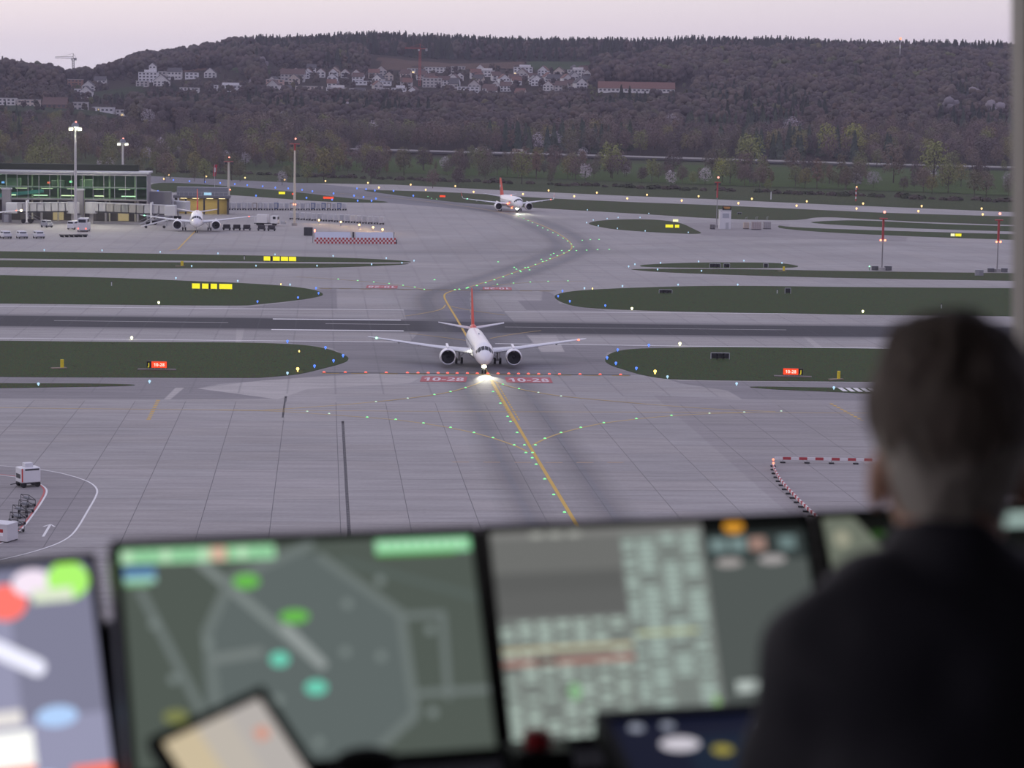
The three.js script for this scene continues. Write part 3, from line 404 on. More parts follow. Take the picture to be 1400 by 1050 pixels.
  for (const q of [-1, 1]) mesh('gear_door', box(0.04, 0.55, 1.3, q * 0.34, cy - tall - 0.12, -0.4), SKINWHITE, n);
  for (const q of o.landing ?? []) mesh('landing_light', at(new THREE.SphereGeometry(q[3] ?? 0.2, 12, 8).scale(1, 1, 0.5), q[0], q[1], q[2]), LANDING, n);
  return { spot(x, y, z, power, tx, ty, tz, ang) { const l = new THREE.SpotLight(col(1, 0.95, 0.74), power, 0, ang, 0.7, 2); l.position.set(x, y, z); l.target.position.set(tx, ty, tz); l.castShadow = true; l.shadow.radius = 6; l.name = 'landing_light'; root.add(l, l.target); } };
}
const REGIONAL = { len: 36.2, rad: 1.5, tall: 1.68, cy: 2.98, noseZ: 16.0, noseLen: 4.2, span: 33.9, wingY: 2.15, tipY: 3.75, wingZ: 4.6, rootC: 5.6, tipC: 1.5, sweep: 7.0, engX: 5.0, engY: 1.68, engZ: 6.6, engR: 1.26, engL: 4.0, finTop: 10.2, finC: 5.2, tailSpan: 10.6, tailDy: 0.9, tailRise: 0.75, track: 2.97, noseGear: 13.4 };
const AIRBUS = { len: 37.6, rad: 1.98, tall: 2.07, cy: 3.75, noseZ: 17.6, noseLen: 4.6, span: 34.6, wingY: 2.7, tipY: 4.4, wingZ: 5.8, rootC: 6.4, tipC: 1.6, sweep: 8.2, engX: 5.75, engY: 2.0, engZ: 7.4, engR: 1.42, engL: 4.4, finTop: 11.8, finC: 6.0, tailSpan: 12.4, tailDy: 1.0, tailRise: 0.9, track: 3.8, noseGear: 12.6 };
{
  const [x, z] = field(...(() => { const [u, v] = fieldOf(-4.21, -357.12); return [u, v + 13.4]; })());
  const p = thing('airliner', 'white twin jet with a red tail fin facing the tower at the red stop lights', 'airplane', [x, 0.02, z], YAW);
  const a = aircraft({ ...REGIONAL, livery: { fin: REDLIVERY, belly: mat([0.12, 0.07, 0.05], 0.4), dots: true }, landing: [[0.16, 1.05, 0.22, 0.17], [-0.16, 1.05, 0.22, 0.17], [0, 1.5, 0.22, 0.12]] }, p);
  mesh('wing_root_light', at(new THREE.SphereGeometry(0.16, 10, 8), -1.72, 2.45, 4.9), LANDING, p);
  mesh('tail_root', at(new THREE.SphereGeometry(1, 14, 10).scale(0.5, 0.55, 2.2), 0, 4.35, -13.2), REDLIVERY, p);
  a.spot(0, 1.05, 13.75, 620, 0.2, -0.3, 21, 0.34);
}
{
  const [x, z] = [-1.85, -891.5];
  const p = thing('airliner', 'white narrow body jet with white cross on red tail, landing light on, beyond the runway', 'airplane', [x, 0.02, z - 12.4], 12 * R);
  const a = aircraft({ ...AIRBUS, sharklet: true, livery: { fin: REDLIVERY, cross: true, belly: REDLIVERY, beacon: BEACON }, landing: [[0.22, 1.5, 0.25, 0.34], [-0.22, 1.5, 0.25, 0.34], [0, 2.1, 0.25, 0.3]] }, p);
  mesh('belly_beacon', at(new THREE.SphereGeometry(0.3, 10, 8), -0.9, 1.45, 7.5), BEACON, p);
  mesh('wing_root_light', at(new THREE.SphereGeometry(0.3, 10, 8), -2.2, 3.0, 6.3), BEACON, p);
  a.spot(0, 1.5, 13.0, 1800, 0, -0.3, 28, 0.34);
}
{
  const [x, z] = [-96.5, -731.1];
  const p = thing('airliner', 'white narrow body jet parked nose out beside the jet bridge', 'airplane', [x, 0.02, z - 3.5], 7 * R);
  aircraft({ ...AIRBUS, span: 34.2, livery: { fin: REDLIVERY } }, p);
  mesh('nose_light', at(new THREE.SphereGeometry(0.22, 10, 8), -1.0, 3.9, 16.3), WARMLAMP, p);
  const [x2, z2] = [-173.63, -750];
  const q = copy(p, [x2 + 3, 0.02, z2], 2 * R, 'white airliner wing with a lit tip reaching in beside the terminal gates');
  mesh('tip_light', at(new THREE.SphereGeometry(0.35, 10, 8), 17.2, 4.3, -2.2), WARMLAMP, q);
}

{ // motorway with its pale barrier, and the path in front of the hedge
  const road = [[425, 1722], [480, 1712], [620, 1700], [800, 1685], [1000, 1660], [1200, 1632], [1480, 1600]].map(([c, d]) => hillXZ(c, d));
  const strip = (dz, w, y, h) => { const gs = []; for (let i = 0; i + 1 < road.length; i++) { const [a, b] = [road[i], road[i + 1]]; gs.push(beam([a[0], landAt(...a) + y, a[1] + dz], [b[0], landAt(...b) + y, b[1] + dz], w, h)); } return gs; };
  struct(mesh('road', strip(0, 20, 0.6, 1.2), mat([0.16, 0.155, 0.155], 0.9)), 'grey motorway running along the foot of the wooded hill', 'road');
  tag(mesh('crash_barrier', strip(10.5, 0.5, 1.7, 1.1), mat([0.62, 0.60, 0.58], 0.6)), 'pale crash barrier along the motorway', 'barrier');
  const car = (c, dz, label, paintM) => { const [x, z] = hillXZ(c, 1), i = road.findIndex((p) => p[0] / -p[1] > x) , a = road[i - 1], b = road[i], t = (x + a[0] / a[1]) / (-b[0] / b[1] + a[0] / a[1]), X = lerp(a[0], b[0], t), Z = lerp(a[1], b[1], t) + dz, y = landAt(X, Z) + 1.3; const o = thing('lorry', label, 'vehicle', [X, y, Z], 0.02); mesh('cargo_box', box(7.5, 2.6, 2.4, -1, 1.9, 0), paintM, o); mesh('cab', rbox(2.1, 2.3, 2.3, 0.2, 4.0, 1.5, 0), mat([0.6, 0.6, 0.62], 0.5), o); for (const wx of [-3.6, -2.4, 3.9]) mesh('wheel', at(new THREE.CylinderGeometry(0.5, 0.5, 2.3, 12).rotateX(Math.PI / 2), wx, 0.5, 0), TYRE, o); };
  car(497, 3, 'white lorry on the motorway beside a bare tree', mat([0.7, 0.7, 0.7], 0.6)); car(654, 3, 'pale lorry on the motorway near the budding tree', mat([0.62, 0.61, 0.6], 0.6)); car(705, -3, 'cream lorry on the motorway by the blossoming wood', mat([0.66, 0.62, 0.52], 0.6));
}

// ---------------------------------------------------------------- village and far buildings
const HOUSEWALL = [[0.74, 0.72, 0.70], [0.56, 0.53, 0.51], [0.62, 0.54, 0.47], [0.78, 0.77, 0.78]].map((c) => mat(c, 0.9)), HOUSEROOF = [[0.13, 0.085, 0.075], [0.10, 0.095, 0.10], [0.19, 0.10, 0.08]].map((c) => mat(c, 0.9)), PANE = mat([0.11, 0.115, 0.13], 0.2), LITPANE = glow([1, 0.72, 0.35], 1.6);
const built = [];
function house(c, d, w, h, dep, kind, label, group, o = {}) {
  { const [bx, bz] = hillXZ(c, d); built.push([bx, bz, Math.hypot(w, dep) / 2]); }
  const [x, z] = hillXZ(c, d), t = thing(o.name ?? (kind === 'flat' ? 'flat_roofed_house' : 'gabled_house'), label, 'house', [x, landAt(x, z) - 0.5, z], o.turn ?? 0, group), wm = o.wall ?? HOUSEWALL[o.w ?? 0], rm = HOUSEROOF[o.r ?? 0];
  mesh('wall', box(w, h + 1, dep, 0, h / 2 - 0.5, 0), wm, t);
  if (kind === 'flat') { mesh('roof', box(w + 0.6, 0.5, dep + 0.6, 0, h + 0.25, 0), o.roofm ?? mat([0.5, 0.49, 0.49], 0.9), t); if (o.attic) mesh('attic', box(w * 0.6, 2.4, dep * 0.7, w * 0.1, h + 1.6, 0), wm, t); }
  else { // gable facing the viewer when kind is 'gable', ridge across when 'ridge'
    const across = kind === 'ridge', gw = across ? dep : w, gl = across ? w : dep, s = new THREE.Shape([new THREE.Vector2(-gw / 2, 0), new THREE.Vector2(gw / 2, 0), new THREE.Vector2(0, gw * 0.42)]);
    const g = new THREE.ExtrudeGeometry(s, { depth: gl, bevelEnabled: false }).translate(0, 0, -gl / 2); if (across) g.rotateY(Math.PI / 2); mesh('gable', g.translate(0, h, 0), wm, t);
    const l = Math.hypot(gw / 2, gw * 0.42) + 0.7, a = Math.atan2(gw * 0.42, gw / 2);
    for (const q of [-1, 1]) { const r = box(l, 0.3, gl + 1, 0, 0, 0, 0, 0, -q * a).translate(q * gw * 0.26, gw * 0.21 + 0.1, 0); if (across) r.rotateY(Math.PI / 2); mesh('roof', r.translate(0, h, 0), rm, t); }
  }
  const nw = Math.max(2, Math.round(w / 4)), nf = Math.max(1, Math.round(h / 3.2));
  for (let f = 0; f < nf; f++) for (let i = 0; i < nw; i++) mesh('window', box(w / nw * 0.55, 1.5, 0.12, (i + 0.5) * w / nw - w / 2, (f + 0.55) * h / nf, dep / 2 + 0.03), o.lit?.includes(f * nw + i) ? LITPANE : PANE, t);
  return t;
}
{
  const rows = 'white gabled house in the row of red roofed houses below the ridge wood';
  [[382, 2520], [400, 2520], [417, 2520], [434, 2520], [451, 2520], [467, 2520], [482, 2520]].forEach(([c, d], i) => house(c, d, 9, 5.5, 10, 'gable', rows, 'row of gabled houses', { w: [0, 0, 3, 0, 3, 0, 0][i], r: 2 }));
  house(372, 2390, 17, 9, 11, 'flat', 'pinkish apartment block with flat roof at the end of the village', undefined, { wall: mat([0.55, 0.38, 0.32], 0.9), name: 'apartment_block' });
  house(396, 2470, 24, 7, 12, 'ridge', 'large dark roofed house behind the pink apartment block', undefined, { w: 1, r: 0 });
  house(418, 2360, 26, 6, 11, 'flat', 'long beige terrace with flat roof below the gabled row', undefined, { w: 2, name: 'terrace_house', lit: [2] });
  house(424, 2325, 20, 4, 10, 'flat', 'low white bungalow with flat roof below the beige terrace', undefined, { w: 3 });
  house(455, 2345, 19, 6.5, 10, 'flat', 'white cubic house with dark windows beside the low bungalow', undefined, { w: 0, attic: true });
  house(482, 2350, 13, 5.5, 9, 'flat', 'grey cubic house at the near edge of the village', undefined, { w: 1 });
  house(505, 2440, 36, 3.4, 18, 'flat', 'long pale greenhouse roof on the slope in the village', undefined, { w: 3, name: 'greenhouse', roofm: mat([0.46, 0.50, 0.56], 0.5) });
  house(518, 2350, 12, 6, 9, 'flat', 'small white cubic house below the greenhouse', undefined, { w: 0 }); house(540, 2350, 14, 6, 9, 'flat', 'white cubic house with attic below the greenhouse', undefined, { w: 3, attic: true });
  house(524, 2310, 14, 4.6, 9, 'ridge', 'small dark roofed house at the wood edge below the greenhouse', undefined, { w: 0, r: 1 });
  house(562, 2600, 17, 5, 10, 'flat', 'white flat house with lit window at the field edge by the crane', undefined, { w: 3, lit: [1] }); house(590, 2600, 24, 5.5, 11, 'flat', 'broad white flat house behind the crane', undefined, { w: 0 }); house(620, 2600, 15, 5.5, 10, 'flat', 'pale flat house on the field edge uphill of the round gabled pair', undefined, { w: 1 });
  house(585, 2420, 19, 9, 12, 'flat', 'grey unfinished apartment block beside the red crane', undefined, { w: 1, name: 'apartment_block' });
  house(611, 2490, 7.4, 5, 9, 'gable', 'white gabled house, one of the bright pair', 'pair of bright gabled houses', { w: 0, r: 1 }); house(622.5, 2490, 7.4, 5, 9, 'gable', 'white gabled house, one of the bright pair', 'pair of bright gabled houses', { w: 0, r: 1 });
  house(655, 2540, 22, 6, 10, 'flat', 'white villa with broad flat roof at mid village', undefined, { w: 0, attic: true }); house(634, 2360, 21, 5.5, 10, 'flat', 'white terrace with balconies at the wood edge', undefined, { w: 3, name: 'terrace_house' }); house(671, 2400, 10, 4.4, 9, 'gable', 'small gabled house in the trees below the villa', undefined, { w: 0, r: 1 });
  house(708, 2560, 20, 8, 11, 'flat', 'tall white cubic house with lit terrace at the field', undefined, { w: 3, attic: true, lit: [0] }); house(780, 2520, 18, 8.5, 11, 'flat', 'bright white cubic house at the end of the village by the brown wood', undefined, { w: 0, attic: true });
  house(795, 2480, 8, 6, 8, 'gable', 'house with red roof beside the bright white cube', undefined, { w: 0, r: 2 }); house(752, 2440, 16, 4.6, 10, 'ridge', 'dark roofed barn in the trees near the end of the village', undefined, { w: 1, r: 1 });
  seed = 63; for (let i = 0; i < 120; i++) { const c = rr(365, 800), d = rr(2320, 2570), [hx, hz] = hillXZ(c, d); if (built.some(([x, z, r]) => Math.hypot(x - hx, z - hz) < r + 9.5)) continue; house(c, d, rr(8, 12), rr(4.5, 6), 9, rnd() < 0.5 ? 'ridge' : 'gable', 'small detached house among the trees of the village', 'small houses among the village trees', { w: Math.floor(rnd() * 4), r: Math.floor(rnd() * 3), turn: rr(-0.4, 0.4) }); }
  house(862, 2305, 72, 3.6, 14, 'ridge', 'long white hall with a low red brown roof at the wood edge', undefined, { w: 0, r: 2, name: 'long_hall' });
  // houses on the saddle
  house(200, 2480, 19, 9, 11, 'flat', 'stepped white apartment house with a pointed top on the saddle', undefined, { w: 3, attic: true, name: 'apartment_house' }); house(206, 2525, 7, 11, 8, 'gable', 'slim white gabled house rising behind the stepped apartment house', undefined, { w: 3, r: 1 });
  house(218, 2445, 16, 5, 9, 'gable', 'white gabled house in front of the stepped apartments', undefined, { w: 0, r: 1 }); house(192, 2440, 12, 5, 9, 'flat', 'blue grey flat house next to the stepped apartments', undefined, { w: 1 });
  house(222, 2500, 12, 6, 9, 'flat', 'grey flat house between white houses on the saddle', undefined, { w: 1 }); house(236, 2490, 14, 7.5, 9, 'ridge', 'dark house with white porch on the saddle', undefined, { w: 0, r: 1 }); house(259, 2490, 13, 6, 9, 'flat', 'white flat house with dark base on the saddle', undefined, { w: 3 }); house(284, 2500, 12, 5, 9, 'gable', 'dark gabled house with white trim at the field edge', undefined, { w: 0, r: 1 });
  house(135, 2520, 12, 6, 9, 'ridge', 'dark blue roofed house on the low saddle', undefined, { w: 0, r: 1 }); house(119, 2480, 13, 5.5, 9, 'gable', 'white gabled house beside the grey crane', undefined, { w: 0, r: 1 }); house(101, 2540, 15, 9, 10, 'flat', 'orange brick building under the grey crane', undefined, { wall: mat([0.40, 0.22, 0.15], 0.9), name: 'brick_building' });
  house(97, 2440, 20, 4, 9, 'flat', 'low white house in front of the brick building', undefined, { w: 3 }); house(116, 2330, 12, 7, 10, 'gable', 'white chalet with steep gable alone on the slope', undefined, { w: 0, r: 1 });
  for (const [c, i] of [[-26, 0], [6, 1], [38, 2], [139, 3], [171, 4]]) house(c, 2075, 18, 4.6 + (i % 3), 10, 'flat', ['pale long building at the outer end of the valley row', 'cream long building in the valley row', 'beige long building beside the brown barn', 'white building with lit windows in the valley row', 'bright low building at the wood end of the valley row'][i], undefined, { w: [2, 0, 2, 3, 0][i], lit: i > 2 ? [1] : [], name: 'valley_building' });
  house(74, 2070, 20, 5, 14, 'ridge', 'brown timber barn with broad roof in the valley row', undefined, { wall: mat([0.2, 0.13, 0.1], 0.9), r: 0, name: 'barn' }); house(108, 2080, 12, 7, 9, 'flat', 'blue grey house in the valley row', undefined, { w: 1 });
  house(308, 2345, 26, 6, 12, 'flat', 'white flat building rising out of the wood beyond the far mast', undefined, { w: 3, name: 'white_hall', attic: true }); house(256, 2340, 18, 5, 10, 'flat', 'white low building rising out of the wood', undefined, { w: 0, name: 'white_hall' });
}
function towerCrane(c, d, h, jib, back, m, label, turn = 0) {
  const [x, z] = hillXZ(c, d), t = thing('tower_crane', label, 'crane', [x, landAt(x, z) - 1, z], turn), s = 0.9, gs = [];
  for (const [a, b] of [[-s, -s], [s, -s], [s, s], [-s, s]]) gs.push(bar([a, 0, b], [a, h, b], 0.22, 5));
  for (let y = 0; y < h - 2; y += 2.4) gs.push(bar([-s, y, s], [s, y + 2.4, s], 0.14, 4), bar([s, y, -s], [-s, y + 2.4, -s], 0.14, 4));
  mesh('mast', gs, m, t);
  mesh('jib', [bar([0, h, 0.7], [-jib, h, 0.7], 0.24, 5), bar([0, h, -0.7], [-jib, h, -0.7], 0.24, 5), bar([0, h + 1.6, 0], [-jib, h + 1.0, 0], 0.24, 5), bar([0, h + 5, 0], [-jib * 0.7, h + 1.2, 0], 0.1, 4)], m, t);
  mesh('counter_jib', [bar([0, h, 0], [back, h, 0], 0.35, 5), bar([0, h + 5, 0], [back, h, 0], 0.1, 4), bar([0, h, 0], [0, h + 5, 0], 0.3, 5)], m, t); mesh('counterweight', box(2.2, 2.6, 1.8, back - 0.6, h - 1, 0), mat([0.4, 0.4, 0.4], 0.9), t); mesh('cab', box(1.6, 1.8, 1.6, -1.2, h - 1.4, 1.2), mat([0.6, 0.6, 0.6], 0.6), t);
}
towerCrane(568, 2440, 38, 15, 7, mat([0.45, 0.10, 0.08], 0.7), 'red tower crane over the unfinished block in the village');
towerCrane(98, 2575, 31, 19, 3, mat([0.20, 0.18, 0.17], 0.7), 'grey tower crane against the sky above the brick building');
{ const [x, z] = hillXZ(1218, 2480), t = thing('radio_mast', 'thin white mast with red light rising from the wooded slope', 'mast', [x, landAt(x, z), z]); mesh('pole', cyl(0.5, 0.35, 32, 0, 16, 0, 8), mat([0.6, 0.57, 0.55], 0.6), t); mesh('collar', cyl(0.7, 0.7, 4, 0, 25, 0, 8), mat([0.7, 0.7, 0.7], 0.6), t); mesh('warning_light', at(new THREE.SphereGeometry(1.3, 10, 8), 0, 33, 0), glow([1, 0.3, 0.16], 2.2), t); }

// ---------------------------------------------------------------- trees
function crownGeo(kind, s0, airy) {                    // sprays of twigs or leaves set on the outside of a few boughs; unit height 1
  seed = 1000 + s0; const pos = [], mass = [];
  const clump = (c, r) => { const g = mergeVertices(new THREE.IcosahedronGeometry(1, 2).deleteAttribute('uv').deleteAttribute('normal'), 1e-4), p = g.attributes.position, o = rr(0, 50); for (let i = 0; i < p.count; i++) { const x = p.getX(i), y = p.getY(i), z = p.getZ(i), k = r * (1 + 0.2 * noise3(x * 2.2 + o, y * 2.2, z * 2.2) + 0.1 * noise3(x * 5 + o, y * 5, z * 5)); p.setXYZ(i, c.x + x * k, c.y + y * k * 0.92, c.z + z * k); } g.computeVertexNormals(); mass.push(g); };   // dense twigs in the heart of a bough
  const quad = (c, n, w, h) => { const a = V(rr(-1, 1), rr(-1, 1), rr(-1, 1)).cross(n).normalize(), b = n.clone().cross(a).normalize(); const p = [[-w, -h], [w, -h], [w * 0.6, h], [-w * 0.5, h * 0.9]].map(([u, v]) => c.clone().addScaledVector(a, u).addScaledVector(b, v)); for (const k of [0, 1, 2, 0, 2, 3]) pos.push(p[k].x, p[k].y, p[k].z); };
  if (kind === 'conifer') {
    for (let i = 0; i < 17; i++) { const t = i / 17, y = 0.12 + t * 0.86, r = (1 - t) * 0.17 + 0.012; for (let k = 0; k < 9; k++) { const a = k * 0.7 + i * 0.9 + rr(-0.2, 0.2), q = r * rr(0.75, 1.1); const c = V(Math.cos(a) * q * 0.6, y - q * 0.12, Math.sin(a) * q * 0.6), n = V(Math.cos(a) * 0.75, 0.65, Math.sin(a) * 0.75).normalize(); quad(c, n, q * 0.5 + 0.012, q * 0.45 + 0.02); } }
  } else {
    const [nb, wide, n, q, tall] = (airy ? { bare: [15, 0.33, 760, 0.0085, 4.2], budding: [14, 0.31, 720, 0.011, 2.2], blossom: [11, 0.36, 560, 0.014, 1.5], slim: [13, 0.17, 560, 0.007, 4.2] } : { bare: [8, 0.36, 200, 0.016, 1.8], budding: [8, 0.33, 210, 0.017, 1.2], blossom: [7, 0.38, 200, 0.02, 1.1], slim: [7, 0.18, 180, 0.012, 1.9] })[kind], boughs = [];
    for (let i = 0; i < nb; i++) { const a = i * 2.4, t = (i + 0.5) / nb, y = lerp(0.27, 0.86, t), r = wide * Math.sqrt(Math.max(0.02, 1 - ((y - 0.47) / 0.47) ** 2)) * (0.62 + 0.1 * rr(-1, 1)); boughs.push([V(Math.cos(a) * r, y, Math.sin(a) * r), wide * rr(0.38, 0.5)]); }
    if (!airy) for (const [c, r] of boughs) clump(c, r * 1.12);
    for (let i = 0; i < n; i++) { const [c, r] = boughs[i % nb], d = V(rr(-1, 1), rr(-0.6, 1), rr(-1, 1)).normalize(), p = c.clone().addScaledVector(d, r * (airy ? rr(0.55, 1.2) : rr(1.05, 1.32))); p.y = Math.max(0.1, p.y); const m = d.clone().multiplyScalar(1.3).add(V(p.x * 1.5, (p.y - 0.5) * 1.5, p.z * 1.5)).add(V(rr(-0.45, 0.45), rr(-0.3, 0.5), rr(-0.45, 0.45))).normalize(), t = rr(0.7, 1.35); quad(p, m, q * t, q * t * tall); }
  }
  const g = new THREE.BufferGeometry(); g.setAttribute('position', new THREE.BufferAttribute(new Float32Array(pos), 3)); g.computeVertexNormals();
  return mass.length ? join([g, ...mass]) : g;
}
function trunkGeo(kind, s0) {
  seed = 5000 + s0; const gs = [bar([0, -0.03, 0], [0, kind === 'conifer' ? 0.9 : 0.62, 0], 0.016, 6, 0.006)];
  if (kind !== 'conifer') for (let i = 0; i < 6; i++) { const a = i * 2.4 + rr(0, 0.5), y = rr(0.18, 0.45), r = (kind === 'slim' ? 0.12 : 0.24) * rr(0.6, 1); gs.push(bar([0, y, 0], [Math.cos(a) * r, y + rr(0.22, 0.38), Math.sin(a) * r], 0.008, 5, 0.003)); }
  return join(gs);
}
const KINDS = {
  bare: { name: 'bare_tree', crown: [[0.098, 0.073, 0.064], [0.080, 0.062, 0.058], [0.110, 0.086, 0.068], [0.090, 0.078, 0.060], [0.068, 0.055, 0.052]], trunk: [0.10, 0.08, 0.065], word: 'tree' },
  slim: { name: 'slender_tree', crown: [[0.115, 0.08, 0.058], [0.095, 0.08, 0.052]], trunk: [0.11, 0.085, 0.07], word: 'tree' },
  budding: { name: 'budding_tree', crown: [[0.118, 0.125, 0.05], [0.098, 0.102, 0.05], [0.128, 0.115, 0.05], [0.09, 0.085, 0.05], [0.17, 0.175, 0.05], [0.14, 0.15, 0.055]], trunk: [0.09, 0.075, 0.06], word: 'tree' },
  blossom: { name: 'blossom_tree', crown: [[0.29, 0.26, 0.27], [0.22, 0.20, 0.21]], trunk: [0.09, 0.075, 0.06], word: 'tree' },
  conifer: { name: 'conifer', crown: [[0.035, 0.05, 0.036], [0.042, 0.056, 0.036]], trunk: [0.07, 0.055, 0.045], word: 'tree' },
};
for (const k in KINDS) { const K = KINDS[k]; K.crowns = [1, 2, 3].map((i) => crownGeo(k, i * 37, false)); K.fine = [1, 2, 3].map((i) => crownGeo(k, i * 37 + 5, true)); K.trunks = [1, 2, 3].map((i) => trunkGeo(k, i * 37)); K.mats = K.crown.map((c) => mat(c, 1, 0, { side: THREE.DoubleSide })); K.fineMats = K.crown.map((c) => mat(c.map((v) => v * 1.95), 1, 0, { side: THREE.DoubleSide })); K.tm = mat(K.trunk, 1); K.spots = []; }
seed = 21;
const cellsOf = new Map(), nearTo = (x, z, r) => { const i = Math.floor(x / 24), j = Math.floor(z / 24); for (let a = -1; a < 2; a++) for (let b = -1; b < 2; b++) for (const [X, Z, q] of cellsOf.get((i + a) * 9973 + j + b) ?? []) if (Math.hypot(X - x, Z - z) < r + q) return true; return false; };
const take = (x, z, r) => { const k = Math.floor(x / 24) * 9973 + Math.floor(z / 24); if (!cellsOf.has(k)) cellsOf.set(k, []); cellsOf.get(k).push([x, z, r]); };
const put = (kind, x, z, h, w = 1, tone) => KINDS[kind].spots.push({ x, z, h, w, tone: tone ?? Math.floor(rnd() * (kind === 'budding' ? 4 : KINDS[kind].crown.length)), v: Math.floor(rnd() * 3), a: rnd() * 6.28 });
const inRange = (v, a, b) => v > a && v < b;
{ // the conspicuous single trees, then woods scattered by place: distance d and bearing c (hundredths of the lens, 700 straight ahead)
  for (const [c, d, h, k, w, tone] of [[982, 1290, 14, 'budding', 1.15, 4], [1270, 1330, 26, 'budding', 1.1, 5], [1215, 1330, 23, 'bare', 1], [1020, 1450, 25, 'budding', 1.15, 5], [1123, 1690, 27, 'budding', 0.9, 4], [1160, 1695, 27, 'budding', 1, 4], [512, 1420, 14, 'budding', 0.9, 4], [543, 1400, 14, 'slim', 1.4], [575, 1400, 15, 'bare', 1], [830, 1340, 21, 'budding', 1.1, 5], [728, 1740, 15, 'blossom', 1.1], [752, 1745, 16, 'blossom', 1.1], [776, 1740, 14, 'blossom', 1.1], [1322, 2150, 16, 'blossom', 1.2], [1066, 2060, 12, 'blossom', 1], [1325, 1230, 12, 'slim', 1.2], [1165, 1240, 9, 'blossom', 1.1], [1188, 1240, 9.5, 'blossom', 1.1], [603, 1400, 9, 'blossom', 1], [700, 1380, 16, 'slim', 1.5], [340, 1620, 20, 'budding', 1], [280, 1560, 17, 'budding', 1], [250, 1600, 20, 'budding', 1], [180, 1600, 17, 'budding', 0.9], [420, 1600, 22, 'budding', 1.1], [330, 1560, 18, 'bare', 1.2], [640, 1760, 21, 'budding', 1.1]]) { const [x, z] = hillXZ(c, d); put(k, x, z, h, w, tone); take(x, z, h * w * (k === 'slim' ? 0.22 : 0.4)); }
  for (let d = 1130; d < 3480; d += d < 2000 ? 9.5 : d < 2700 ? 11.5 : 14) {
    const step = (d < 2000 ? 8.6 : d < 2700 ? 10.5 : 12.5) / d * 3305;
    for (let c = -70; c < 1480; c += step) {
      const cc = c + rr(-0.5, 0.5) * step, dd = d + rr(-5, 5), [x, z] = hillXZ(cc, dd), n = noise2(x / 95, z / 95), m = noise2(x / 260 + 4, z / 260), q = rnd();
      let p = 0, kind = 'bare', h = rr(15, 21);
      const hedge = lerp(1390, 1075, clamp(cc / 1400, 0, 1)), road = lerp(1720, 1600, clamp((cc - 480) / 920, 0, 1));
      if (dd < road - 24) {                                               // meadow belt between the airfield and the motorway
        if (cc < 470) p = dd > hedge + 70 ? 0.55 : 0.1;
        else p = inRange(dd, hedge + 60, hedge + 230) ? 0.13 + 0.22 * (n > 0.1) : 0.025;
        kind = q < 0.46 ? 'bare' : q < 0.6 ? 'slim' : q < 0.95 ? 'budding' : 'blossom'; h = rr(6, 18);
        if (kind === 'blossom') h = rr(7, 10);
        if (cc < 470 && inRange(dd, 1640, 1860) && inRange(cc, 80, 260) && q < 0.9) p *= 0.3;
      } else if (dd < road + 24) p = cc < 415 ? 0.5 : 0;
      else {
        p = 0.93; kind = 'bare';
        if (m > 0.35 && q < 0.55) kind = 'conifer'; if (q > 0.93) kind = 'slim'; if (q > 0.975) kind = 'budding'; if (q > 0.994) kind = 'blossom';
        if (dd < road + 160 && q > 0.7 && q < 0.86) kind = 'budding';
        const ridge = cc < 180 ? 9e9 : cc > 830 ? 2740 : 2820;
        if (dd > ridge) { kind = q < 0.82 ? 'conifer' : 'bare'; }
        if (cc > 830 && inRange(dd, 2150, 2750)) kind = q < 0.93 ? 'bare' : q < 0.97 ? 'budding' : 'conifer';
        if (kind === 'conifer') h = rr(18, 25);
        // clearings: the village, the fields, the rows of buildings
        if (inRange(cc, 190, 830) && inRange(dd, 2080, 2290)) h = rr(13, 16);
        if (inRange(cc, 355, 805) && inRange(dd, 2265, 2640)) { p = 0.3; h = rr(5, 9); if (kind === 'conifer' && q < 0.3) kind = 'bare'; }
        if (inRange(cc, 500, 860) && inRange(dd, 2600, 2870)) p = 0;
        if (inRange(cc, 790, 945) && inRange(dd, 2140, 2335)) { p = 0.5; h = rr(4, 6); kind = 'budding'; }
        if (inRange(cc, 85, 330) && inRange(dd, 2420, 2560)) { p = 0.16; h = rr(5, 9); }
        if (inRange(cc, 200, 370) && inRange(dd, 2560, 2760)) p = 0.06;
        if (inRange(cc, 105, 205) && inRange(dd, 2310, 2430)) p = 0.08;
        if (cc < 175 && inRange(dd, 1870, 2200)) { p = 0.1; h = rr(4, 7); }
        if (cc < 300 && dd < 1875) h = rr(8, 12);
        if (inRange(cc, 225, 345) && inRange(dd, 2200, 2400)) h = rr(7, 10);
        if (inRange(cc, 80, 255) && inRange(dd, 1690, 1840)) p = 0.02;
        if (cc < 350 && dd > 2640) { p = 0.8; h = lerp(12, 20, clamp((cc - 150) / 200, 0, 1)) * rr(0.85, 1.15); if (kind === 'conifer' && rnd() > clamp((cc - 150) / 200, 0, 1)) kind = 'bare'; }
        if (cc < 345 && inRange(dd, 2170, 2430)) h = Math.min(h, rr(6, 9));
      }
      const reach = h * { bare: 0.40, slim: 0.22, budding: 0.37, blossom: 0.42, conifer: 0.18 }[kind] * (dd < 1700 ? 1 : dd < 1900 ? 0.85 : 0.66);
      if (rnd() < p && !nearTo(x, z, reach) && !built.some(([X, Z, r]) => Math.abs(X - x) < r + reach && Math.abs(Z - z) < r + reach)) { put(kind, x, z, h); take(x, z, reach); }
    }
  }
}
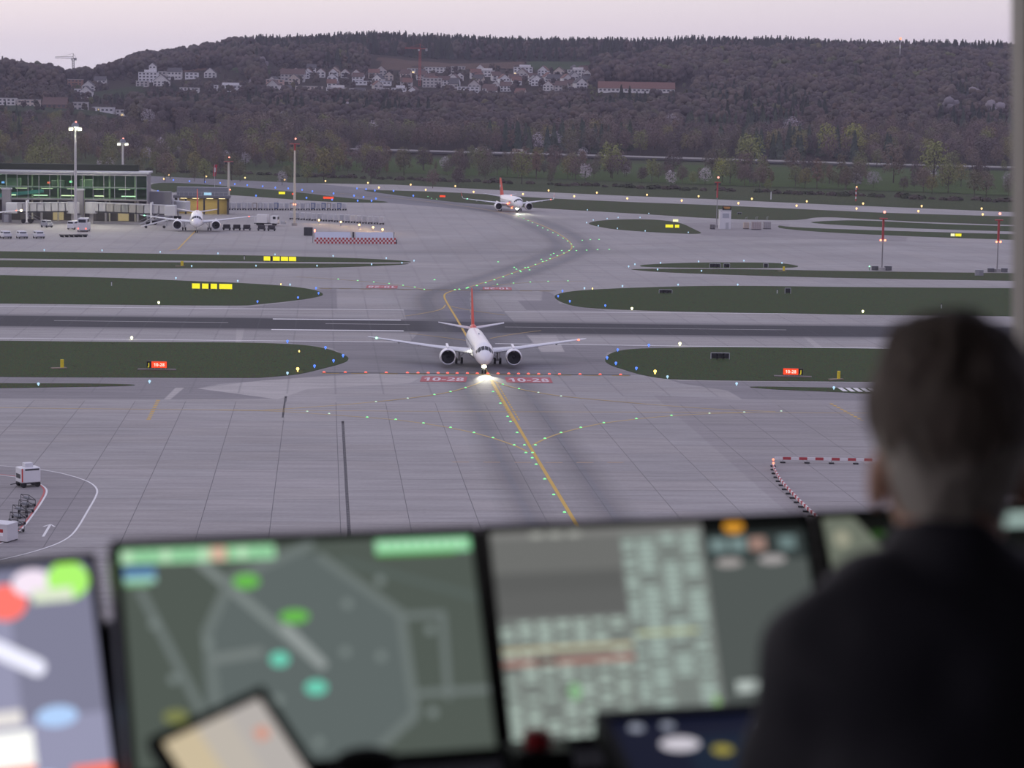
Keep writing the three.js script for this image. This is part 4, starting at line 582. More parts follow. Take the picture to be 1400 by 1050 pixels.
{
  const labelOf = (k, s) => { const far = -s.z; return {
    bare: far < 1680 ? 'bare brown broadleaf tree in the belt before the motorway' : 'bare brown broadleaf tree at the front of the hillside wood', slim: far < 1680 ? 'slender reddish brown tree in the meadow before the motorway' : 'slender bare tree at the front of the hillside wood',
    budding: far < 1680 ? 'tree with pale green spring leaves in the belt before the motorway' : 'tree with pale green spring leaves among the bare wood', blossom: far < 1500 ? 'small white blossoming tree in the meadow before the motorway' : 'white blossoming tree standing out of the brown wood', conifer: 'dark green conifer standing among the bare trees of the slope' }[k]; };
  const limit = { bare: 300, slim: 150, budding: 240, blossom: 60, conifer: 240 };
  for (const k in KINDS) {
    const K = KINDS[k]; K.spots.sort((a, b) => b.z / b.h - a.z / a.h);
    const near = K.spots.slice(0, limit[k]), far = K.spots.slice(limit[k]);
    for (const s of near) {
      const label = labelOf(k, s), t = thing(K.name, label, 'tree', [s.x, landAt(s.x, s.z) - 0.3, s.z], s.a, label + 's'.slice(0, 0));
      t.scale.set(s.h * s.w, s.h, s.h * s.w);
      mesh('crown', -s.z < 1900 ? K.fine[s.v] : K.crowns[s.v], (-s.z < 1900 ? K.fineMats : K.mats)[s.tone], t); mesh('trunk', K.trunks[s.v], K.tm, t);
    }
    if (!far.length) continue;
    const tint = (g, c) => { const q = plainGeo(g.clone()), a = new Float32Array(q.attributes.position.count * 3); for (let i = 0; i < a.length; i += 3) a.set(c, i); q.setAttribute('color', new THREE.BufferAttribute(a, 3)); return q; };
    const wood = new THREE.Group(); wood.name = k === 'conifer' ? 'conifer_forest' : k + '_forest'; scene.add(wood);
    wood.userData = { label: { bare: 'brown leafless wood covering the slopes behind the airfield', slim: 'slender bare trees scattered through the hillside wood', budding: 'pale green budding trees scattered through the hillside wood', blossom: 'white blossoming trees scattered through the hillside wood', conifer: 'dark conifer forest along the ridge and in the slopes' }[k], category: 'forest', kind: 'stuff' };
    for (let u = 0; u < 6; u++) {
      const v = u % 3, list = far.filter((s) => s.v === v && (-s.z < 1900) === (u > 2)), g = mergeGeometries([tint((u > 2 ? K.fine : K.crowns)[v], [1, 1, 1]), tint(K.trunks[v], [0.75, 0.75, 0.75])]); if (!list.length) continue;
      const im = new THREE.InstancedMesh(g, mat([1, 1, 1], 1, 0, { vertexColors: true, side: THREE.DoubleSide }), list.length); im.name = 'trees'; im.castShadow = im.receiveShadow = true;
      const M4 = new THREE.Matrix4(), q = new THREE.Quaternion();
      list.forEach((s, i) => { q.setFromAxisAngle(V(0, 1, 0), s.a); M4.compose(V(s.x, landAt(s.x, s.z) - 0.3, s.z), q, V(s.h * s.w, s.h, s.h * s.w)); im.setMatrixAt(i, M4); const c = K.crown[s.tone], j = (u > 2 ? 1.95 : 1) + 0.16 * Math.sin(i * 12.9898); im.setColorAt(i, col(c[0] * j, c[1] * j, c[2] * j)); });
      wood.add(im);
    }
  }
}
{ // bushes of the hedge beyond the far runway
  seed = 77; const geo = [1, 2, 3].map((i) => { seed = 300 + i; const pos = []; for (let k = 0; k < 150; k++) { const d = V(rr(-1, 1), rr(0, 1), rr(-1, 1)).normalize(), c = d.clone().multiplyScalar(rr(0.75, 1.05)).multiply(V(1, 0.75, 0.7)), n = d.clone().add(V(rr(-0.5, 0.5), rr(-0.3, 0.5), rr(-0.5, 0.5))).normalize(), a = V(rr(-1, 1), rr(-1, 1), 0.3).cross(n).normalize(), b = n.clone().cross(a), w = rr(0.1, 0.2); const p = [[-1, -1], [1, -1], [0.7, 1], [-0.6, 0.8]].map(([u, v]) => c.clone().addScaledVector(a, u * w).addScaledVector(b, v * w)); for (const q of [0, 1, 2, 0, 2, 3]) pos.push(p[q].x, Math.max(0, p[q].y), p[q].z); } const g = new THREE.BufferGeometry(); g.setAttribute('position', new THREE.BufferAttribute(new Float32Array(pos), 3)); g.computeVertexNormals(); return g; });
  const ms = [[0.085, 0.078, 0.058], [0.10, 0.085, 0.065], [0.075, 0.085, 0.05], [0.12, 0.10, 0.08]].map((c) => mat(c, 1, 0, { side: THREE.DoubleSide })); seed = 91;
  for (let c = -40; c < 1440; c += rr(9, 16)) {
    const d = lerp(1360, 1070, clamp(c / 1400, 0, 1)) + rr(-8, 14), [x, z] = hillXZ(c, d), s = rr(1.6, 3.1);
    if (rnd() < 0.12) continue;
    const m = mesh('hedge_bush', geo[Math.floor(rnd() * 3)], ms[Math.floor(rnd() * 4)]); m.position.set(x, -0.2, z); m.scale.set(s * rr(0.9, 1.2), s * rr(0.8, 1.15), s * 0.9); m.rotation.y = rr(-0.4, 0.4);
    tag(m, 'low brown bush in the hedge beyond the far runway', 'bush', 'bushes of the hedge beyond the far runway');
  }
}

// ---------------------------------------------------------------- terminal dock with glass front
const CONCRETE = mat([0.36, 0.35, 0.34], 0.85), DARKMETAL = mat([0.07, 0.07, 0.075], 0.6, 0.3), PALEMETAL = mat([0.50, 0.51, 0.53], 0.45, 0.4), WHITEPAINT = mat([0.72, 0.72, 0.73], 0.5), GALV = mat([0.45, 0.46, 0.48], 0.5, 0.5), TUBELIGHT = glow([1, 0.97, 0.66], 1.6), OFFICEGLOW = glow([0.75, 0.95, 0.7], 1.6), AMBERLAMP = glow([1, 0.62, 0.18], 5);
const areaLight = (parent, name, c, k, w, h, x, y, z, rx) => { const l = new THREE.RectAreaLight(col(...c), k, w, h); l.position.set(x, y, z); l.rotation.x = rx; l.name = name; parent.add(l); return l; };
{
  const [tx, tz] = [-118.22, -778], t = thing('terminal', 'long glass fronted airport dock with flat roof and lit green interior', 'terminal', [tx, 0, tz], YAW), L = 96, D = 16;   // front along -x from the corner
  mesh('roof', [rbox(L + 1.4, 0.7, D + 1.6, 0.15, -L / 2, 15.7, -D / 2), box(L, 0.5, D, -L / 2, 15.1, -D / 2)], PALEMETAL, t);
  mesh('roof_planting', at(new THREE.BoxGeometry(L - 3, 2.0, 5, 60, 3, 4), -L / 2 - 2, 17.0, -D + 4), mat([0.035, 0.042, 0.032], 1), t);
  mesh('floor_slab', box(L, 0.5, D, -L / 2, 7.0, -D / 2), CONCRETE, t); mesh('upper_floor_slab', box(L, 0.35, D - 3, -L / 2, 10.6, -D / 2 - 1.5), mat([0.3, 0.36, 0.3], 0.8), t);
  mesh('back_wall', box(L, 15, 0.4, -L / 2, 7.5, -D + 0.2), mat([0.20, 0.27, 0.21], 0.8), t);
  mesh('lower_wall', box(L, 6.8, 0.5, -L / 2, 3.4, -6), mat([0.10, 0.095, 0.09], 0.8), t);
  const glass = new THREE.MeshPhysicalMaterial({ color: col(0.80, 0.93, 0.84), transmission: 1, thickness: 0, roughness: 0.02, ior: 1.45 });
  const n = 28, w = L / n;
  for (let i = 0; i < n; i++) for (const [y0, y1] of [[7.3, 11], [11.05, 14.8]]) mesh('pane', box(w - 0.16, y1 - y0, 0.06, -(i + 0.5) * w, (y0 + y1) / 2, 0), glass, t);
  for (let i = 0; i <= n; i++) mesh('mullion', box(0.14, 7.8, 0.22, -i * w, 11, 0.02), GALV, t);
  for (const y of [7.2, 11.02, 14.85]) mesh('transom', box(L, 0.14, 0.2, -L / 2, y, 0.02), GALV, t);
  for (let k = 0; k < 4; k++) mesh('end_panel', box(0.3, 15, D / 4 - 0.1, 0, 7.6, -(k + 0.5) * D / 4), mat([0.30, 0.29, 0.30], 0.6, 0.2), t);
  mesh('end_annex', box(7, 9.5, 6, 3.5, 4.75, -D + 4), mat([0.22, 0.22, 0.23], 0.7), t);
  for (let i = 0; i < 12; i++) mesh('column', cyl(0.28, 0.28, 15, -4 - i * 8.2, 7.5, -3.4, 14), mat([0.62, 0.60, 0.46], 0.7), t);
  for (let i = 0; i < 11; i++) { mesh('ceiling_light', box(3.6, 0.12, 0.3, -7.5 - i * 8.2, 10.3, -3.6), TUBELIGHT, t); mesh('ceiling_light', box(0.6, 0.2, 0.6, -6 - i * 8.2 + 2 * Math.sin(i * 5), 14.6, -5 - 3 * Math.abs(Math.cos(i * 3))), OFFICEGLOW, t); }
  for (let i = 0; i < 8; i++) mesh('lobby_light', box([4.5, 3, 5.5][i % 3], 0.3, 0.3, -6 - i * 9.3, 8.2, -1.2), i % 3 ? TUBELIGHT : OFFICEGLOW, t);
  for (const x of [-14, -34, -54, -74]) { areaLight(t, 'ceiling_light', [1, 0.97, 0.78], 2.4, 14, 3, x, 14.4, -7, -Math.PI / 2); areaLight(t, 'lobby_light', [0.95, 1, 0.8], 1.6, 14, 2, x, 10.2, -6, -Math.PI / 2); }
  mesh('travelator', [beam([-50, 7.6, -1.6], [-33, 9.6, -1.6], 0.5, 1.1), beam([-64, 7.7, -1.8], [-52, 8.6, -1.8], 0.5, 1.0)], mat([0.10, 0.36, 0.40], 0.4), t);
  for (const [x, h, c] of [[-20, 2.4, [0.30, 0.36, 0.30]], [-29, 2.0, [0.22, 0.26, 0.24]], [-43, 2.6, [0.34, 0.40, 0.34]], [-60, 2.2, [0.28, 0.32, 0.28]], [-75, 2.4, [0.3, 0.34, 0.3]]]) mesh('kiosk', rbox(4.2, h, 2.2, 0.1, x, 10.8 + h / 2, -8), mat(c, 0.6), t);
  for (const [x, y, c] of [[-31.5, 12.2, [1, 0.15, 0.1]], [-24.5, 12.6, [0.3, 1, 0.5]], [-46, 12.1, [0.2, 0.4, 1]]]) mesh('info_screen', box(0.9, 0.6, 0.1, x, y, -3), glow(c, 1.4), t);
  for (let i = 0; i < 9; i++) mesh('gate_door', box(3.4, 3.6, 0.2, -8 - i * 10.4, 1.9, -5.7), i % 2 ? mat([0.16, 0.15, 0.14], 0.7) : glow([1, 0.8, 0.42], 0.32), t);
  for (let i = 0; i < 10; i++) mesh('ground_column', cyl(0.4, 0.4, 6.8, -3 - i * 10.2, 3.4, -1, 12), CONCRETE, t);
}
{ // lower lounge building with a roof terrace
  const [x, z] = [-108.52, -816.5], w = 18.02, t = thing('pier_annex', 'low flat building with warm lit front and railed roof terrace by the parked jet', 'building', [x, 0, z - 22], YAW);
  mesh('wall', box(w, 5.4, 0.4, 0, 2.7, -7), mat([0.5, 0.42, 0.22], 0.8), t); for (const s of [-1, 1]) mesh('end_wall', box(0.5, 5.6, 7.4, s * w / 2, 2.8, -3.5), DARKMETAL, t);
  mesh('roof', rbox(w + 1.5, 0.9, 9, 0.1, 0, 6, -3.5), mat([0.16, 0.16, 0.17], 0.7), t); for (const q of [-0.3, 0.05, 0.32]) mesh('front_post', box(0.6, 5.4, 0.5, q * w, 2.7, 0.4), DARKMETAL, t);
  mesh('rear_block', box(w * 0.98, 3, 6, 0, 7.6, -8), mat([0.24, 0.25, 0.27], 0.7), t);
  for (let i = 0; i <= 12; i++) mesh('railing_post', box(0.08, 1.2, 0.08, -w / 2 + i * w / 12, 7.05, 0.8), PALEMETAL, t); mesh('railing', box(w, 0.1, 0.08, 0, 7.65, 0.8), PALEMETAL, t);
  for (const q of [-0.35, -0.12, 0.15, 0.38]) mesh('ceiling_light', box(2.2, 0.12, 0.5, q * w, 5.35, -3), glow([1, 0.82, 0.4], 3), t);
  areaLight(t, 'ceiling_light', [1, 0.8, 0.4], 3.2, w * 0.8, 3, 0, 5.2, -3, -Math.PI / 2);
  const sg = mesh('roof_sign', box(2.6, 0.9, 0.15, w * 0.12, 7.1, 1), glow([0.45, 0.75, 1], 0.9), t);
}
const BRIDGE = mat([0.46, 0.46, 0.47], 0.6), PANELTINT = [[0.34, 0.34, 0.31], [0.27, 0.28, 0.26], [0.38, 0.37, 0.33]].map((c) => mat(c, 0.3, 0.1));
function jetBridge(label, a, b, yEnd, glassy) {  // rotunda at a, cab at b
  const t = thing('jet_bridge', label, 'jet bridge'), [ax, az] = a, [bx, bz] = b, l = Math.hypot(bx - ax, bz - az), ux = (bx - ax) / l, uz = (bz - az) / l, n = Math.max(5, Math.round(l / 2.3)), y0 = 3.9;
  mesh('rotunda', cyl(2.0, 2.0, 3.6, ax, y0 + 1.2, az, 20), BRIDGE, t); mesh('rotunda_post', cyl(0.7, 0.6, y0 - 0.6, ax, (y0 - 0.6) / 2, az, 12), CONCRETE, t);
  const at2 = (s) => [ax + ux * s, lerp(y0, yEnd, s / l), az + uz * s];
  mesh('tunnel_floor', beam(at2(0), at2(l), 2.8, 0.4), DARKMETAL, t); mesh('tunnel_roof', beam(at2(0).map((v, i) => v + (i === 1 ? 2.8 : 0)), at2(l).map((v, i) => v + (i === 1 ? 2.8 : 0)), 3.0, 0.35), BRIDGE, t);
  for (let i = 0; i < n; i++) { const p = at2((i + 0.06) / n * l), q = at2((i + 0.94) / n * l), up = 1.4; for (const s of [-1, 1]) mesh('side_panel', beam([p[0] - uz * 1.35 * s, p[1] + up, p[2] + ux * 1.35 * s], [q[0] - uz * 1.35 * s, q[1] + up, q[2] + ux * 1.35 * s], 0.08, 2.3), (glassy && i > 1 && i < n - 3) ? PANELTINT[i % 3] : BRIDGE, t); }
  const e = at2(l); mesh('cab', [rbox(3.6, 3.4, 3.6, 0.3, e[0] + ux * 1.2, e[1] + 1.3, e[2] + uz * 1.2, -Math.atan2(uz, ux))], mat([0.58, 0.59, 0.60], 0.6), t);
  const m = at2(l * 0.8); for (const s of [-1, 1]) mesh('lift_column', box(0.5, m[1] + 3.4, 0.5, m[0] - uz * 1.9 * s, (m[1] + 3.4) / 2 + 0.3, m[2] + ux * 1.9 * s), WHITEPAINT, t);
  mesh('bogie', [rbox(3.6, 0.8, 1.6, 0.15, m[0], 0.9, m[2]), ...[-1.2, 1.2].map((k) => at(new THREE.CylinderGeometry(0.55, 0.55, 0.5, 16).rotateX(Math.PI / 2), m[0] + k, 0.55, m[2] + 0.7))], TYRE, t);
  const st = at2(l * 0.9), fx = st[0] - uz * 3, fz = st[2] + ux * 3; mesh('service_stair', [beam([st[0] - uz * 1.6, st[1], st[2] + ux * 1.6], [fx - ux * 6, 0.2, fz - uz * 6], 0.9, 0.25), beam([st[0] - uz * 1.6, st[1] + 1, st[2] + ux * 1.6], [fx - ux * 6, 1.2, fz - uz * 6], 0.08, 0.08)], GALV, t);
  return t;
}
jetBridge('long jet bridge with glazed tunnel reaching towards the parked jet', [-133.54, -763.4], [-109.89, -764.3], 3.3, true);
jetBridge('short jet bridge with white panels in front of the lit terminal hall', [-138.98, -761.6], [-156.69, -760.3], 3.5, false);
jetBridge('stubby jet bridge beside the annex with tall white columns', [-117.39, -798], [-110.05, -795.5], 3.3, true);
for (const [px, label] of [[-160.46, -768.5, 0], [-137.96, -771.3, 1]].map((p, i) => [[p[0], p[1]], ['grey lift tower beside the short jet bridge', 'grey lift tower beside the long jet bridge'][i]])) { const t = thing('lift_tower', label, 'tower', [px[0], 0, px[1] + 4], YAW); mesh('shaft', rbox(2.6, 10.4, 3, 0.1, 0, 5.2, 0), mat([0.26, 0.25, 0.26], 0.7), t); mesh('cap', box(3.2, 0.5, 3.4, 0, 10.6, 0), PALEMETAL, t); mesh('door', box(1.4, 2.4, 0.1, 0, 1.3, 1.53), PALEMETAL, t); }
{ // mobile passenger stair at the parked jet
  const [x, z] = [-110.34, -743.9], t = thing('boarding_stair', 'white mobile boarding stair lowered beside the parked jet wing', 'stairs', [x, 0, z], 0.2);
  mesh('ramp', beam([-4.5, 0.5, 0], [5, 3.0, 0], 1.4, 0.3), WHITEPAINT, t); for (const s of [-1, 1]) mesh('handrail', beam([-4.5, 1.5, s * 0.65], [5, 4.0, s * 0.65], 0.08, 0.08), PALEMETAL, t); for (const k of [-3, 2.5]) mesh('wheel', at(new THREE.CylinderGeometry(0.4, 0.4, 1.6, 14).rotateX(Math.PI / 2), k, 0.4, 0), TYRE, t); mesh('leg', bar([3, 0.3, 0], [3.6, 2.5, 0], 0.12), PALEMETAL, t);
}

// ---------------------------------------------------------------- light masts
function floodMast(label, [x, z], h, lit, o = {}) {
  const t = thing('flood_light_mast', label, 'light mast', [x, 0, z], o.turn ?? 0);
  mesh('base', cyl(0.9, 0.9, 0.8, 0, 0.4, 0, 14), CONCRETE, t);
  mesh('pole', cyl(o.r ?? 0.42, (o.r ?? 0.42) * 0.6, h, 0, h / 2, 0, 14), o.pole ?? mat([0.55, 0.54, 0.52], 0.6), t);
  if (o.redTop) mesh('red_section', cyl(0.3, 0.28, h * o.redTop, 0, h * (1 - o.redTop / 2), 0, 12), mat([0.42, 0.06, 0.06], 0.6), t);
  const head = new THREE.Group(); head.name = 'lamp_head'; head.position.y = h; t.add(head);
  mesh('ring', at(new THREE.TorusGeometry(o.ring ?? 1.5, 0.12, 8, 20).rotateX(Math.PI / 2), 0, 0, 0), o.armMat ?? GALV, head); mesh('cross_arm', [bar([-(o.ring ?? 1.5), 0, 0], [o.ring ?? 1.5, 0, 0], 0.09), bar([0, 0, -(o.ring ?? 1.5)], [0, 0, o.ring ?? 1.5], 0.09)], o.armMat ?? GALV, head);
  if (o.dome) mesh('hood', at(new THREE.SphereGeometry(1.2, 14, 8, 0, 6.3, 0, 1.5).scale(1, 1.2, 1), 0, 0.1, 0), mat([0.2, 0.21, 0.24], 0.5), head);
  const k = o.lamps ?? 4; for (let i = 0; i < k; i++) { const a = i / k * 2 * Math.PI + 0.8, r = o.ring ?? 1.5, X = Math.cos(a) * r, Z = Math.sin(a) * r; mesh('floodlight', rbox(0.7, 0.75, 0.5, 0.08, X, -0.6, Z, -a + Math.PI / 2), lit ? glow([1, 0.98, 0.72], 3.2) : DARKMETAL, head); }
  if (lit) { const l = new THREE.PointLight(col(1, 0.96, 0.72), o.power ?? 4200); l.position.set(0, -1.3, 0); l.name = 'floodlight'; l.castShadow = true; l.shadow.radius = 20; head.add(l); }
  mesh('warning_light', at(new THREE.SphereGeometry(o.warn ?? 0.28, 10, 8), 0.2, 1.6, 0), glow([1, 0.28, 0.22], o.warnK ?? 3), head);
  for (const q of o.mid ?? []) for (const s of [-1, 1]) mesh('obstruction_light', at(new THREE.SphereGeometry(0.26, 10, 8), s * (o.midX ?? 0.55), q, 0.2), glow([1, 0.22, 0.12], 4.5), t);
  if (o.mid) for (const q of o.mid) mesh('bracket', box(1.3, 0.12, 0.12, 0, q, 0.1), GALV, t);
  return t;
}
floodMast('tall floodlight mast with lit lamps in front of the terminal glass', [-134.36, -740.5], 30.5, true, { dome: true, r: 0.5, ring: 1.9, power: 9000 });
floodMast('shorter lit floodlight mast rising behind the terminal roof', [-146.08, -902.2], 23, true, { dome: true, r: 0.55, ring: 2, power: 7000 });
floodMast('floodlight mast with unlit head between the flag and the container row', [-105.18, -889.4], 17, false, { r: 0.55, ring: 1.7, mid: [6.8], midX: 0.6, armMat: mat([0.4, 0.1, 0.1], 0.6), pole: mat([0.6, 0.57, 0.47], 0.6) });
floodMast('tall floodlight mast with red top beside the white catering truck', [-70.33, -772.7], 26, false, { r: 0.45, ring: 1.5, redTop: 0.08, mid: [20.5 * 0 + 6.8], midX: 0.3, armMat: mat([0.4, 0.1, 0.1], 0.6), pole: mat([0.6, 0.56, 0.46], 0.6) });
floodMast('thin mast with red upper section behind the white equipment building', [67.21, -805.8], 15, false, { r: 0.16, ring: 0.9, redTop: 0.34, lamps: 2, armMat: mat([0.42, 0.06, 0.06], 0.6), pole: mat([0.3, 0.29, 0.29], 0.6), warn: 0.34 });
const redMast = floodMast('slim mast, red above and grey below, beside the green signal lamp', [91.8, -602.7], 13, false, { r: 0.17, ring: 0.95, redTop: 0.40, lamps: 0, armMat: mat([0.42, 0.06, 0.06], 0.6), pole: mat([0.26, 0.25, 0.25], 0.6), mid: [7.6], midX: 0.55, warn: 0.32 });
copy(redMast, [120.89, -604.4].toSpliced(1, 0, 0), 0.3, 'slim mast, red above and grey below, between grey cabinets beside the large pale cabinet');
{ const [x, z] = [-108.24, -872.9], t = thing('flag_mast', 'red flag with white mark hanging on a thin mast by the annex', 'flag', [x, 0, z]); mesh('pole', cyl(0.12, 0.08, 16.5, 0, 8.25, 0, 10), GALV, t); const f = new THREE.PlaneGeometry(1.5, 4.2, 8, 10); const p = f.attributes.position; for (let i = 0; i < p.count; i++) { const X = p.getX(i) + 0.75; p.setXYZ(i, X * 0.75 - 0.04 * (2.1 - p.getY(i)) * 3, p.getY(i), Math.sin(X * 6 + p.getY(i)) * 0.25); } f.computeVertexNormals(); mesh('flag', f.translate(-0.2, 14.2, 0), mat([0.5, 0.06, 0.08], 0.8, 0, { side: THREE.DoubleSide }), t); mesh('white_mark', [box(0.6, 1.6, 0.6, 0.1, 14.4, 0)], mat([0.6, 0.55, 0.56], 0.8), t); }
{ const [x, z] = [148.65, -1057.1], t = thing('marker_pole', 'red and white banded pole with amber light beyond the far runway', 'pole', [x, 0, z]); for (let i = 0; i < 6; i++) mesh('band', cyl(0.3, 0.3, 1.02, 0, 0.5 + i, 0, 10), i % 2 ? WHITEPAINT : mat([0.5, 0.07, 0.07], 0.6), t); mesh('lamp', at(new THREE.SphereGeometry(0.34, 10, 8), 0.2, 6.2, 0), glow([1, 0.5, 0.2], 2.5), t); mesh('wind_sleeve', bar([0.2, 5.6, 0], [0.9, 5.2, 0.2], 0.35, 10, 0.2), mat([0.55, 0.08, 0.07], 0.7), t); }
{ const [x, z] = [112.14, -1062.1], t = thing('marker_pole', 'slim white pole beyond the far runway near the hedge', 'pole', [x, 0, z]); mesh('pole', cyl(0.26, 0.2, 3.4, 0, 1.7, 0, 10), WHITEPAINT, t); mesh('head', box(0.8, 0.3, 0.3, 0, 3.4, 0), DARKMETAL, t); }

// ---------------------------------------------------------------- apron equipment
{ const [x, z] = [69.3, -796.1], t = thing('equipment_building', 'narrow white equipment building with dark display on its roof', 'building', [x, 0, z], 0.05);
  mesh('wall', box(3.7, 6, 3.4, 0, 3, -1.7), WHITEPAINT, t); mesh('roof', box(3.9, 0.25, 3.6, 0, 6.1, -1.7), PALEMETAL, t); mesh('louvre_panel', box(2.2, 1.5, 0.08, 0.1, 4.4, 0.03), mat([0.42, 0.44, 0.48], 0.6), t); mesh('door', box(1.0, 2.1, 0.08, 0.6, 1.1, 0.03), PALEMETAL, t);
  mesh('roof_display', box(2.9, 1.4, 0.4, 0.4, 6.95, -0.4), mat([0.02, 0.02, 0.022], 0.4), t); mesh('display_text', [box(2.2, 0.14, 0.05, 0.4, 7.2, -0.18), box(1.8, 0.14, 0.05, 0.5, 6.75, -0.18)], glow([1, 0.45, 0.12], 0.5), t); }
for (const [p, w, h, c, label] of [[[65.02, -793.8], 1.5, 1.3, [0.14, 0.13, 0.13], 'low dark cabinet against the white equipment building'], [[76.5, -798.4], 1.7, 2.0, [0.55, 0.46, 0.38], 'tan container with ladder frame beside the white building'], [[79.51, -794.7], 3.0, 2.4, [0.40, 0.34, 0.33], 'brown container with tall frame, the widest of three'], [[83.61, -800.6], 2.4, 2.2, [0.36, 0.34, 0.34], 'grey container with lamp, the last of three']]) {
  const t = thing('container', label, 'container', [p[0], 0, p[1]], 0.05); mesh('body', rbox(w, h, 1.8, 0.06, 0, h / 2 + 0.2, -0.9), mat(c, 0.7), t); mesh('skid', [box(w, 0.2, 0.2, 0, 0.1, -0.1), box(w, 0.2, 0.2, 0, 0.1, -1.6)], DARKMETAL, t); for (const q of [0.25, 0.5, 0.75]) mesh('door_rib', box(0.06, h - 0.3, 0.04, -w / 2 + q * w, h / 2 + 0.2, 0.02), PALEMETAL, t); if (w > 1.69 && h > 1.9) mesh('frame', [bar([-0.5, h, -0.5], [-0.3, h + 1.7, -0.6], 0.04), bar([0, h, -0.5], [0.2, h + 1.7, -0.6], 0.04), bar([-0.3, h + 1.7, -0.6], [0.5, h + 1.9, -0.6], 0.04)], GALV, t); }
for (const [p, w, h, c, label] of [[[90.2, -603.7], 1.6, 1.0, 0.12, 'dark cabinet beside the green lamp at the mast foot'], [[93.5, -603.7], 1.8, 1.05, 0.15, 'dark cabinet on the far side of the first red mast'], [[119.15, -603.5], 1.6, 0.95, 0.13, 'dark cabinet between the pale cabinet and the second mast'], [[122.7, -604.3], 1.5, 0.95, 0.16, 'dark cabinet beyond the second red mast'], [[113.62, -589.8], 2.0, 1.35, 0.34, 'large pale cabinet on the grass strip']]) { const t = thing('cabinet', label, 'cabinet', [p[0], 0, p[1]]); mesh('housing', rbox(w, h, 0.8, 0.04, 0, h / 2 + 0.05, 0), mat([c, c, c * 1.05], 0.7), t); mesh('lid', box(w + 0.08, 0.06, 0.9, 0, h + 0.08, 0), GALV, t); mesh('door', box(w * 0.46, h * 0.8, 0.03, w * 0.22, h / 2 + 0.05, 0.41), mat([c * 0.8, c * 0.8, c * 0.85], 0.6), t); }
{ const [x, z] = [88.82, -603.6], t = thing('signal_lamp', 'small lamp post glowing green beside the dark cabinet', 'lamp', [x, 0, z]); mesh('post', cyl(0.1, 0.1, 0.9, 0, 0.45, 0), mat([0.1, 0.3, 0.16], 0.6), t); mesh('lamp', at(new THREE.SphereGeometry(0.18, 10, 8), 0, 0.95, 0), glow([0.4, 1, 0.6], 2), t); }

function van(label, [x, z], turn, c, o = {}) {
  const t = thing(o.name ?? 'van', label, 'vehicle', [x, 0.02, z], turn), L = o.len ?? 4.6, W = o.wide ?? 1.9, H = o.high ?? 1.9;
  mesh('body', [rbox(W, H * 0.62, L, 0.18, 0, 0.35 + H * 0.31, 0), rbox(W * 0.92, H * 0.5, L * 0.78, 0.22, 0, 0.35 + H * 0.75, -L * 0.08)], c, t);
  mesh('windscreen', box(W * 0.78, H * 0.27, 0.06, 0, 0.35 + H * 0.76, L * 0.31, 0, -0.25), DARKGLASS, t); mesh('rear_window', box(W * 0.72, H * 0.25, 0.05, 0, 0.35 + H * 0.78, -L * 0.475), DARKGLASS, t);
  for (const s of [-1, 1]) { mesh('side_window', box(0.04, H * 0.24, L * 0.5, s * W * 0.462, 0.35 + H * 0.78, -L * 0.06), DARKGLASS, t); for (const q of [-0.32, 0.32]) mesh('wheel', at(new THREE.CylinderGeometry(0.36, 0.36, 0.24, 16).rotateZ(Math.PI / 2), s * W * 0.45, 0.36, q * L), TYRE, t); mesh(o.tail ? 'tail_light' : 'headlamp', box(0.3, 0.26, 0.06, s * W * 0.38, 0.95, o.tail ? -L / 2 - 0.02 : L / 2 + 0.02), o.tail ? glow([1, 0.12, 0.06], 5) : mat([0.75, 0.75, 0.72], 0.2), t); }
  mesh('bumper', rbox(W, 0.25, 0.2, 0.06, 0, 0.5, L / 2), DARKMETAL, t); return t;
}
const VANWHITE = mat([0.70, 0.70, 0.72], 0.4);
van('white van, the outermost of three parked on the apron', [-142.55, -677.6], 0.5, VANWHITE, { wide: 2.4, high: 1.75, len: 3.6 }); van('white van parked in the middle of three on the apron', [-138.3, -678.9], 0.5, VANWHITE, { wide: 2.4, high: 1.75, len: 3.6 }); van('white van parked beside the dark flat trolleys', [-133.83, -680.2], 0.5, VANWHITE, { wide: 2.4, high: 1.75, len: 3.6 });
van('tall white bus with glowing red tail lights by the jet bridge', [-128.44, -721.1], Math.PI + 0.05, mat([0.62, 0.62, 0.64], 0.5), { name: 'apron_bus', wide: 3.0, high: 3.6, len: 8, tail: true });
van('small white box van next to the bus', [-133.14, -730.1], Math.PI - 0.3, VANWHITE, { wide: 2.3, high: 2.2, len: 4.2 });
van('grey tug parked under the short jet bridge', [-142.69, -737.8], 0.8, mat([0.35, 0.36, 0.38], 0.6), { name: 'tug', wide: 2, high: 1.9, len: 3.8 });
{ const [x, z] = [-125.95, -690.1], t = thing('flat_trolley', 'two dark empty flat trolleys coupled together on the apron', 'trolley', [x, 0, z], 0.5); for (const k of [-2.6, 0.2, 2.8]) mesh('deck', box(2.4, 0.25, 2.2, k, 0.62, 0), DARKMETAL, t); for (const k of [-3.3, -1.9, -0.5, 0.9, 2.1, 3.5]) mesh('wheel', at(new THREE.CylinderGeometry(0.25, 0.25, 2.3, 12).rotateX(Math.PI / 2), k, 0.25, 0), TYRE, t); mesh('drawbar', bar([3.8, 0.5, 0], [5.2, 0.3, 0], 0.06), GALV, t); }
